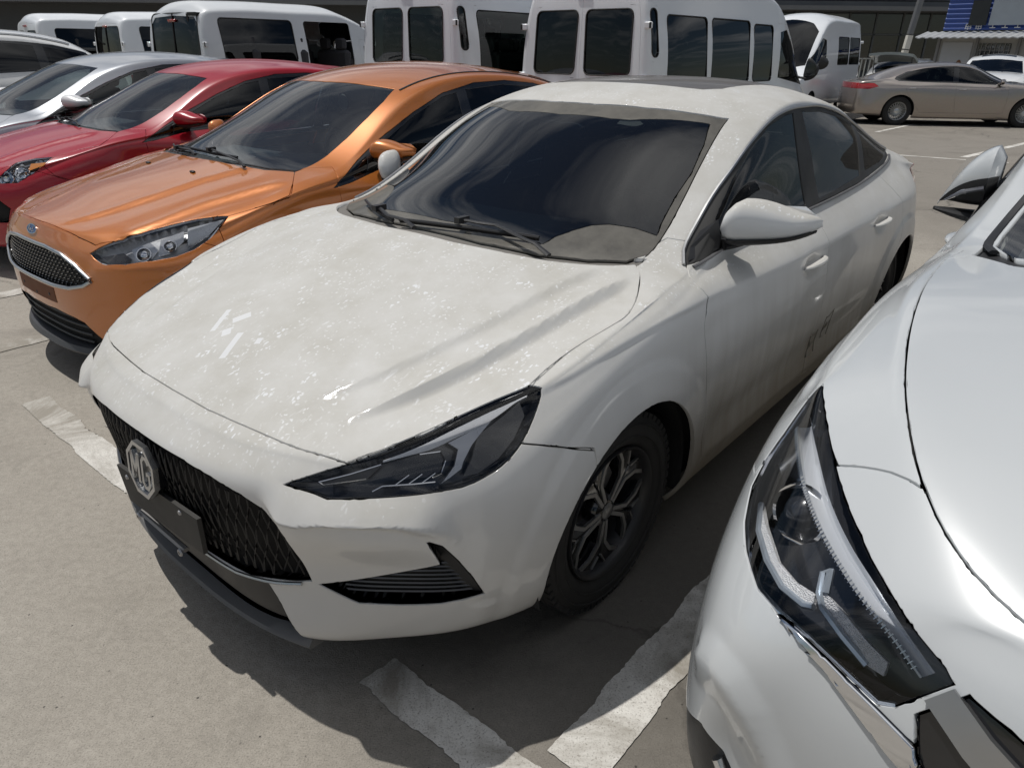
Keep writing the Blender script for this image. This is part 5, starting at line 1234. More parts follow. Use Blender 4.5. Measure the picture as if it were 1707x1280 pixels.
HATCH = dict(
  ws=[(-.935,-.05,1.37),(-.935,.08,1.37),(-.952,.159,1.365),(-1.01,.368,1.354),(-1.081,.539,1.335),(-.952,.585,1.273),(-.839,.605,1.214),(-.694,.625,1.14),(-.54,.648,1.062),(-.416,.668,1.009),(-.304,.68,.979),(-.25,.672,.968),(-.175,.542,.975),(-.118,.296,.987),(-.10,.0,.995),(-.10,-.05,.995)],
  hood_rear=[(-.23,.687,.966),(-.144,.55,.973),(-.086,.30,.985),(-.066,.08,.992),(-.064,-.05,.992)],
  dlo=[(-.33,.87,.893),(-.42,.85,.935),(-.55,.82,.995),(-.78,.77,1.10),(-1.06,.72,1.215),(-1.35,.685,1.312),(-1.66,.655,1.362),(-1.98,.64,1.37),(-2.3,.63,1.345),(-2.6,.64,1.285),(-2.76,.66,1.215),(-2.74,.75,1.07),(-2.2,.79,1.03),(-1.4,.80,.99),(-.7,.805,.945),(-.45,.86,.905)],
  fwin=[(-.66,.8,1.0),(-.80,.77,1.085),(-1.06,.72,1.198),(-1.33,.685,1.288),(-1.47,.66,1.31),(-1.43,.78,1.018)],
  rwin=[(-1.56,.66,1.325),(-1.95,.64,1.345),(-2.28,.63,1.322),(-2.50,.64,1.28),(-2.40,.78,1.06),(-1.52,.78,1.022)],
  qwin=[(-.385,.86,.913),(-.56,.82,.99),(-.63,.8,1.015),(-.61,.81,.945),(-.45,.85,.918)],
  door_f=[(-.36,.87,.90),(-.36,.9,.80),(-.40,.9,.5),(-.44,.9,.28),(-1.30,.9,.28),(-1.42,.9,.32),(-1.45,.9,.6),(-1.47,.88,.86),(-1.46,.8,1.0),(-.7,.8,.97)],
  door_r=[(-1.46,.8,1.0),(-1.47,.88,.86),(-1.45,.9,.6),(-1.42,.9,.32),(-1.52,.9,.28),(-2.2,.9,.30),(-2.32,.9,.48),(-2.48,.9,.66),(-2.55,.9,.80),(-2.5,.85,.95),(-2.45,.8,1.05),(-2.2,.79,1.03)],
)

def std_car(name, label, spec, pose, paintm, level=3, hood=None, wing=None, hl=None, hl_dir=(.62, .62, .48), D=HATCH, arch=(0, -2.65, .36), R_w=.315, glassn='glass_clear', screenm='glass_clear', mirror=((-.56, .945, 1.065), (.075, .105, .062)),
            wheels=None, bumper_x=.2, extra=None, cat='car', features=None, dash=True, group=None, zlift=0.0, half=None, mir_mat=None, sun=None, winm=None):
    root = thing(name, label, cat, (pose[0], pose[1], 0), pose[2], group); sp = dict(spec)
    if features: sp['features'] = [features]
    V, F = body_surface(sp, level); s = Shell(V, F); Yc, Zc, Xc = (0, 1, 0), (0, 0, 1), (1, 0, 0)
    for ax in arch[:2]: s.cut('hole', arch_poly(ax, R_w, arch[2]), Yc, depth=.5)
    if hood: s.cut('hood', hood, Zc, only='body')
    if hl: s.cut('headlight', hl, hl_dir, only='body', minn=-.2)
    s.cut('windscreen', D['ws'], Zc, only='body')
    hr = D['hood_rear']; s.cut('cowl', [(p[0]+.03, p[1], p[2]) for p in hr[::-1]] + [(hr[0][0]-.08, hr[0][1]-.01, 1)] + [(p[0]-.05, p[1], p[2]) for p in hr[1:]], Zc, only='body')
    if wing: s.cut('wing', wing, (.1, .9, .4), only='body', minn=-.4, depth=.6)
    s.cut('front_bumper', [(1.3, .9, D.get('bz', .80)), (.55, .85, D.get('bz', .80)), (bumper_x+.12, .87, .70), (bumper_x, .9, .64), (bumper_x, .9, -.1), (1.3, .9, -.1)], Yc, only='body', minn=-1.1, depth=1.2)
    if 'door_f' in D: s.cut('front_door', D['door_f'], Yc, only='body')
    if 'door_r' in D: s.cut('rear_door', D['door_r'], Yc, only='body')
    s.cut('window_frame', D['dlo'], Yc, only=['body', 'front_door', 'rear_door', 'wing'])
    for k in ('fwin', 'rwin', 'qwin'):
        if k in D: s.cut(k, D[k], Yc, only='window_frame')
    if sun: s.cut('sunroof', sun, Zc, only='body')
    if 'rear_ws' in D: s.cut('rear_screen', D['rear_ws'], Zc, only='body', minn=-.1)
    if 'tail' in D: s.cut('tail_lamp', D['tail'], Yc, only='body', minn=-.5, depth=.9)
    cuts = extra[0](s, root) if extra and extra[0] else None
    mk = s.make
    if hood: mk('hood', 'hood', paintm, root, 'join')
    mk('body_shell', 'body', paintm, root, 'join'); fb = mk('front_bumper', 'front_bumper', paintm, root, 'join')
    if wing: mk('wing', 'wing', paintm, root)
    fd = mk('front_door', 'front_door', paintm, root) if 'door_f' in D else []; rd = mk('rear_door', 'rear_door', paintm, root) if 'door_r' in D else []
    mk('cowl_panel', 'cowl', MT('black_plastic'), root, 'join', off=-.01); mk('window_frame', 'window_frame', MT('gloss_black'), root, off=-.002, gap=.002)
    for k, nm in (('fwin', 'front_window'), ('rwin', 'rear_window'), ('qwin', 'quarter_window')):
        if k in D: mk(nm, k, MT((winm or {}).get(k, glassn)), root, off=-.005, flange=False)
    mk('windscreen', 'windscreen', MT(screenm), root, 'join', off=-.003, gap=.004, depth=.008)
    if sun: mk('sunroof_glass', 'sunroof', MT('gloss_black'), root, 'join', off=-.001, gap=.005)
    if 'rear_ws' in D: mk('rear_screen', 'rear_screen', MT('glass_tint'), root, 'join', off=-.003)
    if 'tail' in D: mk('tail_lamp', 'tail_lamp', MT('red_lens'), root)
    if mirror:
        for sg in (1, -1): mirror_part(root, sg, mirror[0], mirror[1], mir_mat or paintm, .35, foot=(mirror[0][0]-.01, mirror[0][1]-.15, mirror[0][2]-.07))
    for dr, (xa, xb, z) in ((fd, D.get('hf', (-1.16, -1.37, .86))), (rd, D.get('hr', (-2.08, -2.28, .88)))):
        for o, sg in zip(dr, (1, -1)):
            A, B = s.surfy((xa, .92, z), .006), s.surfy((xb, .92, z), .006); n = s.nrm(A); bar_handle(o, (A.x, A.y*sg, A.z), (B.x, B.y*sg, B.z), (n[0], n[1]*sg, n[2]), D.get('hm') and MT(D['hm']) or paintm)
    w = wheels or (spoke_multi(.205, .20, 10, .035, .05), 'satin_alloy'); yw = D.get('track', .765)
    wheel_set(root, [(arch[0], yw, 1), (arch[0], yw, -1), (arch[1], yw, 1), (arch[1], yw, -1)], R_w, .205, .20, w[0], MT(w[1]), MT('satin_alloy'))
    arch_liners(root, arch[:2], arch[2]+.012, .55, .86, R_w)
    inner_shell(root, spec, .035, [(arch[0], R_w, arch[2]+.01), (arch[1], R_w, arch[2]+.01)], MT('dark_liner'), D.get('inz', .90), ([(hl, hl_dir)] if hl else []))
    u = MB(); u.box((-1.35, 0, .23+zlift), (4.0, 1.1, .03)); u.box((-1.32, 0, .3+zlift), (1.85, 1.6, .1)); u.build('underbody', MT('dark_liner'), root)
    if dash:
        z = zlift; cabin(root, (-.28, -.70, .66, .86+z, .965+z), [(-1.30, .36, .50+z, .52), (-1.30, -.36, .50+z, .52), (-2.15, 0, .52+z, 1.2)], (-.86, .36, .94+z, .185), ((-1.5, 0, .34+z), (2.2, 1.45, .06)), 'interior_grey')
    if extra and extra[1]: extra[1](s, root, fb[0] if fb else root)
    return root, s

def hatch_hood(shut, edge, hseam):
    return [(shut[0][0]+.002, -.06, .79)] + shut + edge + hseam[:-1] + HATCH['hood_rear']

def sym_tube(s, root, pts, r, name, mat, off=.004, flat=1.0, both=True):
    for sg in ((1, -1) if both else (1,)):
        m = MB(); P = [s.surf(p, off) for p in crom(pts, .04)]; m.tube([Vector((p.x, p.y*sg, p.z)) for p in P], r, 6, flat=flat); m.build(name, mat, root)

# ------------------------------------------------------------------ orange hatchback
def focus_features(V, F):
    N = vnormals(V, F); h = np.zeros(len(V)); x, y, z = V.T
    top = sstep(.5, .75, N[:, 2])*sstep(.80, .72, x)*sstep(-.16, -.05, x)
    d, f = pline(V[:, :2], [p[:2] for p in FOD['ridge']][1:]); h += top*(.004*np.exp(-(d/.03)**2) - .006*sstep(0, .03, d)*(1-sstep(.05, .18, d)))
    d, f = pline(V[:, :2], [p[:2] for p in FOD['ridge2']]); h += top*(.004*np.exp(-(d/.035)**2) - .005*sstep(0, .03, d)*(1-sstep(.03, .12, d)))
    side = sstep(.3, .7, N[:, 1])
    for cx in (0, -2.65):
        r = np.hypot(x-cx, z-.315); h += side*.011*(1-sstep(.38, .47, r))*sstep(.16, .32, z)
    sh = .865; m = side*sstep(-.30, -.45, x)*sstep(-3.1, -2.7, x); h += m*(.005*np.exp(-np.abs(z-sh)/.02) - .004*np.exp(-((z-sh+.07)/.04)**2))
    # crease below the lamp and flat plate zone
    d, f, qz = d3(V, [(.80, .50, .62), (.76, .60, .635), (.70, .70, .645), (.60, .78, .655), (.48, .84, .67)]); h += .010*np.maximum(0, 1-d/.05)*sstep(0, .1, f)*sstep(1, .7, f)
    return V + N*h[:, None]

def build_focus():
    O = paint('orange_metallic', (.53, .150, .007), .32, .30, .04, (.40, .26, .14), .08)
    d = FOD; hl = d['hl']; edge = [(.68, .588, .757), (.59, .648, .787), (.476, .693, .813), (.365, .746, .829), (.266, .808, .836)]
    hood = hatch_hood(d['shut'], edge, d['hseam'][0:]); wing = [(.25, .822, .832)] + d['hseam'][1:] + [(-.30, .69, .98), (-.42, .75, .975), (-.36, .87, .90), (-.36, .9, .80), (-.40, .9, .5), (-.44, .9, .25), (-.2, .9, .05), (.2, .9, .4), (.2, .9, .64), (.32, .87, .70), (.318, .85, .788)]
    gr = [(.84, -.05, .69)] + d['gr'] + [(.869, -.05, .52)]
    def pre(s, root):
        s.cut('grille', gr, (1, 0, 0), only='front_bumper', smooth=False)
        s.cut('low', [(.87, -.05, .385)] + d['low'] + [(.75, .56, .20), (.7, .56, .1), (.8, -.05, .1)], (1, 0, 0), only='front_bumper')
        s.cut('fog', [(.745, .60, .40), (.70, .72, .43), (.66, .76, .36), (.70, .70, .30)], (.75, .6, 0), only='front_bumper')
    def post(s, root, fb):
        g = s.make('grille', 'grille', MT('black_plastic'), fb, 'join', off=-.03, depth=-.028, rad=0.0)[0]
        def fx(y, z, o):
            q = s.ray((2, abs(y), z), (-1, 0, 0)); return None if q is None else Vector((q.x+o, y, z))
        G = [(p[1], p[2]) for p in d['gr'][:-1]]; G = [(-.0, .691)] + G[1:] + [(0, .519)]
        poly = G + [(-a, b) for a, b in G[::-1]]
        rim = [fx(a, b, .004) for a, b in resample(np.array(poly), .02, True)]; rim = [q for q in rim if q]; rim.append(rim[0])
        m = MB(); m.tube(rim, .009, 8, cap=False); m.build('grille_surround', MT('silver'), fb)
        k = 0
        for j, z in enumerate(np.arange(.53, .69, .0165)):       # mesh of small bars, each row a part
            for y in np.arange(-.51, .51, .033):
                yy = y + (.0165 if j % 2 else 0)
                if inside(np.array([[yy, z], [yy-.012, z], [yy+.012, z]]), poly).all():
                    q = fx(yy, z, -.012)
                    if q: MESHES.setdefault('gb', MB().box((0, 0, 0), (.008, .026, .0075), None, bev=.002).mesh('grille_bar')); link('grille_bar', MESHES['gb'], g, MT('gloss_black'), Matrix.Translation(q) @ Matrix.Rotation(.25, 4, 'X'))
        lw = s.make('lower_grille', 'low', MT('black_plastic'), fb, 'join', off=-.04, depth=-.038, rad=0.0)[0]
        for z in (.25, .29, .33, .365):
            m = MB(); P = [fx(y, z, -.02) for y in np.linspace(-.42+.2*(.36-z), .42-.2*(.36-z), 17)]; m.tube([p for p in P if p], .007, 6); m.build('lower_grille_bar', MT('black_plastic'), lw)
        s.make('fog_recess', 'fog', MT('black_plastic'), fb, off=-.03, depth=-.028, rad=0.0)
        lip = MB(); rows = []
        for y in np.linspace(-.62, .62, 31):
            xx = .872-.16*abs(y/.62)**2.6; dz = .02*abs(y/.62)**3
            rows.append([(xx, y, .175+dz), (xx+.012, y, .19+dz), (xx, y, .215+dz), (xx-.08, y, .225+dz), (xx-.1, y, .18+dz)])
        lip.add(*grid_loft(rows, True, True, True)); lip.build('front_lip', simple('lip_plastic', (.045, .047, .052), .45), fb)
        # plate-bracket marks: screw bosses below the grille
        for y, z in ((-.16, .46), (.16, .46), (.0, .44)): m = MB(); q = fx(y, z, .001); m.lathe([(0, .003), (.006, .003), (.008, 0)], 8, 'x', tuple(q)); m.build('plate_screw', MT('black_plastic'), fb)
        pm = MB(); Q = [[fx(y, z, .0015) for y in np.linspace(-.22, .22, 9)] for z in (.425, .45, .475, .50)]; pm.add(*grid_loft(Q)); pm.build('plate_stain', simple('dull_orange', (.16, .055, .02), .7), fb)
        # badge: blue oval
        q = fx(0, .742, 0); n = Vector(s.nrm(q)); t = Vector((0, 1, 0)); b_ = n.cross(t).normalized()
        def ov(a, b, o, nn=28): return [q + t*(a*math.cos(w)) + b_*(b*math.sin(w)) + n*o for w in np.linspace(0, 2*math.pi, nn, endpoint=False)]
        m = MB(); m.add(*grid_loft([ov(.058, .024, -.004), ov(.058, .024, .006), ov(.052, .0195, .006)], True)); bd = m.build('badge', MT('chrome'), root)
        m = MB(); m.add(ov(.052, .0195, .0055), [tuple(range(28))]); m.build('badge_oval', simple('badge_blue', (.012, .035, .16), .2, coat=1), bd, smooth=False)
        sm = MB()                                       # flowing script strokes
        strokes = [[(-.036, .006), (-.034, .010), (-.026, .011), (-.018, .010)], [(-.029, .010), (-.030, .0), (-.034, -.010), (-.038, -.009)], [(-.034, .001), (-.024, .002)],
                   [(-.016, .001), (-.021, -.004), (-.017, -.009), (-.011, -.005), (-.013, .0), (-.016, .001)], [(-.008, .001), (-.006, -.002), (-.008, -.009)], [(-.006, -.002), (-.001, .001), (.003, .0)],
                   [(.014, .0), (.008, -.002), (.007, -.008), (.012, -.009), (.015, -.004)], [(.026, .012), (.020, .011), (.016, .0), (.015, -.008), (.019, -.009), (.026, -.004)]]
        for st in strokes: sm.tube([q + t*a + b_*(b*1.25) + n*.0065 for a, b in st], .0014, 5)
        sm.build('badge_script', MT('chrome'), bd)
        # headlights
        for sg, mode in ((1, 'left'), (-1, 'right')):
            h = s.make('headlight', 'headlight', MT('lamp_glass'), root, mode, off=-.001, gap=.004)[0]
            s.make('lamp_housing', 'headlight', simple('lamp_grey', (.62, .63, .64), .3, .2), h, mode, off=-.045, gap=0, depth=-.04, rad=0.0)
            def put(nm, VF, mat):
                m = MB(); m.add([Vector((p.x, p.y*sg, p.z)) for p in VF[0]], VF[1]); m.build(nm, mat, h, angle=40)
            put('lamp_reflector', poly3(d['hl2'], s.nrm, -.030, .004), simple('lamp_silver', (.70, .71, .72), .2, .5)); put('lamp_reflector', poly3(d['hl3'], s.nrm, -.026, .004), _M['lamp_silver'])
            put('lamp_indicator', poly3(d['hl1'], s.nrm, -.030, .004), simple('lamp_smoke', (.20, .19, .19), .25, .5)); put('lamp_daylight_panel', poly3(d['hl4'], s.nrm, -.014, .004), simple('lamp_frost', (.62, .65, .68), .25, .3))
            for c, r in (((.637, .722, .715), .030), ((.53, .775, .742), .026)):
                m = MB(); q2 = s.surf(c, -.022); nn = Vector(s.nrm(c)); M = nn.to_track_quat('Y', 'Z').to_matrix().to_4x4(); M.translation = q2
                m.lathe([(0, .012), (r*.5, .010), (r*.8, .004), (r, -.004), (r*1.12, -.004), (r*1.15, -.02)], 24, 'y'); m.xform(M); m.v = [(a, b*sg, c2) for a, b, c2 in m.v]; m.build('lamp_bulb_lens', MT('chrome'), h)
            m = MB(); P = [s.surf(p, -.010) for p in d['hl'][8:]]; m.tube([Vector((p.x, p.y*sg, p.z)) for p in P], .004, 6); m.build('lamp_rim', MT('chrome'), h)
        sym_tube(s, root, [(-1.09, .575, 1.335), (-1.3, .57, 1.39), (-1.7, .56, 1.42), (-2.2, .555, 1.40), (-2.7, .56, 1.33)], .008, 'roof_ditch_strip', MT('black_plastic'), .001, .6)
        wiper(root, s, [(-.185, -.42, .985), (-.14, -.10, .997), (-.13, .10, .99), (-.15, .30, .985)], [(-.09, .45, .98), (-.12, .20, .99), (-.14, .06, 1)])
        wiper(root, s, [(-.23, -.55, .98), (-.16, -.40, .985), (-.13, -.15, .99)], [(-.08, -.02, .99), (-.11, -.25, .99)])
        for yy in (.243, -.243): m = MB(); p = s.surf((.09, abs(yy), .95), .004); m.box((p.x, math.copysign(p.y, yy), p.z), (.018, .035, .010), None, bev=.003); m.build('washer_nozzle', MT('black_plastic'), root)
        st = MB(); st.add([Vector((-.30, y, 0)) for y in (0,)], []) if False else None
        pp = MB(); pp.add([(-.36, .02, .985), (-.33, .22, .985), (-.46, .26, .99), (-.49, .05, .99)], [(0, 1, 2, 3)]); pp.build('paper_on_dash', simple('paper_blue', (.45, .60, .66), .7), root, smooth=False)
        sp = MB(); sp.lathe([(0, 0), (.045, 0)], 20, 'x', (-.86, .33, 1.262)); sp.build('screen_sticker', simple('sticker_pale', (.30, .36, .38), .6), root)
    return std_car('orange_hatchback', 'glossy orange hatchback with chrome-rimmed mesh grille parked beside the dusty white sedan', FOCUS_SPEC, (-1.8214, 4.0655, -2.2565), O, 3, hood, wing, hl, screenm='glass_screen_blue', glassn='glass_tint',
                   mirror=((-.735, .905, 1.045), (.08, .105, .058)), extra=(pre, post), features=focus_features, winm={'qwin': 'glass_black'})
MESHES = {}
glass('glass_screen_blue', (.58, .66, .68), .07, ior=2.3, dustcol=(.3, .3, .29))

# ------------------------------------------------------------------ red hatchback
def mazda_features(V, F):
    N = vnormals(V, F); h = np.zeros(len(V)); x, y, z = V.T
    top = sstep(.5, .75, N[:, 2])*sstep(.80, .72, x)*sstep(-.16, -.05, x)
    d, f = pline(V[:, :2], [p[:2] for p in MAD['ridge']]); h += top*(.006*np.exp(-(d/.04)**2) - .008*sstep(0, .05, d)*(1-sstep(.06, .2, d)))
    side = sstep(.3, .7, N[:, 1])
    for cx in (0, -2.65):
        r = np.hypot(x-cx, z-.315); h += side*.022*(1-sstep(.38, .55, r))*sstep(.16, .32, z)
    return V + N*h[:, None]

def build_mazda():
    Rd = paint('red_metallic', (.34, .003, .014), .0, .30, .02, (.34, .08, .09), .0, coat=.55)
    sc = lambda P: [(p[0], p[1]*.965, p[2]*.985) for p in P]
    D = {k: sc(v) for k, v in HATCH.items()}
    hl = MAD['hl'][:-1] + [(.70, .66, .66), (.69, .645, .70)]
    hood = [(.79, -.06, .78), (.775, .25, .77), (.75, .42, .75), (.70, .56, .735), (.618, .66, .745), (.552, .69, .775), (.479, .672, .80), (.37, .704, .815), (.272, .772, .821)] + MAD['seam'][1:4] + D['hood_rear']
    wing = [(.272, .772, .821)] + MAD['seam'][1:] + [(-.30, .66, .97), (-.42, .73, .965), (-.36, .84, .89), (-.36, .87, .80), (-.40, .87, .5), (-.44, .87, .25), (-.2, .87, .05), (.2, .87, .4), (.2, .87, .64), (.32, .84, .70), (.36, .81, .77)]
    def pre(s, root):
        s.cut('low', [(.87, -.05, .56), (.83, .40, .54), (.79, .52, .46), (.77, .50, .30), (.8, -.05, .28)], (1, 0, 0), only='front_bumper')
        s.cut('fog', [(.74, .60, .62), (.70, .70, .60), (.62, .76, .50), (.66, .74, .40), (.72, .66, .40)], (.75, .6, 0), only='front_bumper')
    def post(s, root, fb):
        s.make('lower_grille', 'low', MT('black_plastic'), fb, 'join', off=-.04, depth=-.038, rad=0.0)
        s.make('fog_recess', 'fog', MT('black_plastic'), fb, off=-.04, depth=-.038, rad=0.0)
        for sg, mode in ((1, 'left'), (-1, 'right')):
            h = s.make('headlight', 'headlight', MT('lamp_glass'), root, mode, off=-.001, gap=.003)[0]
            s.make('lamp_housing', 'headlight', MT('reflector'), h, mode, off=-.045, gap=0, depth=-.04, rad=0.0)
            for P, mt in (([(.30, .775, .815), (.42, .725, .81), (.47, .76, .745), (.36, .805, .772)], 'amber_lens'),):
                VF = poly3(P, s.nrm, -.030, .004); m = MB(); m.add([Vector((p.x, p.y*sg, p.z)) for p in VF[0]], VF[1]); m.build('lamp_indicator', MT(mt), h)
            for c, r in (((.60, .73, .70), .045), ((.50, .755, .745), .05)):
                m = MB(); q2 = s.surf(c, -.03); nn = Vector(s.nrm(c)); M = nn.to_track_quat('Y', 'Z').to_matrix().to_4x4(); M.translation = q2
                m.lathe([(0, .004), (r*.4, .008), (r*.45, 0), (r*.8, -.012), (r, .012), (r*1.1, .01)], 20, 'y'); m.xform(M); m.v = [(a, b*sg, c2) for a, b, c2 in m.v]; m.build('lamp_bowl', MT('chrome'), h)
        wiper(root, s, [(-.165, -.42, .965), (-.13, -.10, .975), (-.13, .15, .97)], [(-.09, .30, .96), (-.12, .0, .97)])
        wiper(root, s, [(-.21, -.52, .96), (-.16, -.40, .965), (-.13, -.2, .97)], [(-.08, -.1, .97), (-.13, -.3, .97)])
    return std_car('red_hatchback', 'dark red hatchback parked on the far side of the orange one', MAZDA_SPEC, (-3.7108, 6.0491, -2.3171), Rd, 3, hood, wing, hl, D=D, screenm='glass_screen_blue', glassn='glass_tint',
                   mirror=((-.73, .875, 1.03), (.085, .105, .062)), extra=(pre, post), features=mazda_features)

def build_silver():
    S = paint('silver_metallic', (.40, .42, .45), .7, .30, .10)
    D = {k: [(p[0], p[1]*.965, p[2]+.028) for p in v] for k, v in HATCH.items()}
    hood = [(.79, -.06, .8), (.77, .30, .79), (.72, .50, .77), (.60, .64, .81), (.37, .71, .845), (.25, .78, .85), (.10, .79, .88), (-.03, .80, .91), (-.13, .75, .95)] + D['hood_rear']
    hl = [(.74, .52, .75), (.60, .65, .81), (.42, .72, .835), (.27, .79, .84), (.36, .81, .78), (.50, .79, .72), (.66, .70, .69), (.74, .58, .69)]
    def post(s, root, fb):
        for sg, mode in ((1, 'left'), (-1, 'right')):
            h = s.make('headlight', 'headlight', MT('lamp_glass'), root, mode, off=-.001, gap=.003)[0]; s.make('lamp_housing', 'headlight', MT('reflector'), h, mode, off=-.045, gap=0, depth=-.04, rad=0.0)
        wiper(root, s, [(-.175, -.42, .99), (-.13, -.10, 1.0), (-.13, .15, 1.0)], [(-.09, .30, .99), (-.12, .0, 1.0)])
    return std_car('silver_hatchback', 'silver hatchback with a white mirror cap parked beyond the red hatchback', SILVER_SPEC, (-5.035, 6.8172, -2.2674), S, 3, hood, None, hl, D=D, screenm='glass_screen_blue', glassn='glass_clear',
                   mirror=((-.70, .895, 1.095), (.085, .10, .062)), extra=(None, post), mir_mat=paint('mirror_white', (.78, .78, .78), 0, .3, .05))
# ------------------------------------------------------------------ white crossover, near right
def cross_features(V, F):
    N = vnormals(V, F); h = np.zeros(len(V)); x, y, z = V.T; side = sstep(.2, .6, N[:, 1])
    # soft crease running back along the wing from the lamp
    d, f, q = d3(V, [(.36, .858, .955), (.15, .868, .985), (-.10, .865, 1.005), (-.30, .858, 1.015)]); h += .004*np.maximum(0, 1-d/.03) - .004*np.exp(-((d-.05)/.03)**2)
    for cx in (0, -2.65):
        r = np.hypot(x-cx, z-.34); h += side*.012*(1-sstep(.40, .50, r))*sstep(.16, .32, z)
    # bumper fold running down from below the lamp
    d, f, q = d3(V, [(.80, .845, .62), (.853, .794, .66), (.874, .754, .66), (.885, .72, .634), (.90, .66, .56), (.90, .62, .46)]); h += .012*np.maximum(0, 1-d/.05)*sstep(0, .1, f)
    h -= .016*np.exp(-(((y-.74)/.07)**2 + ((z-.53)/.09)**2))*(x > .6)
    return V + N*h[:, None]

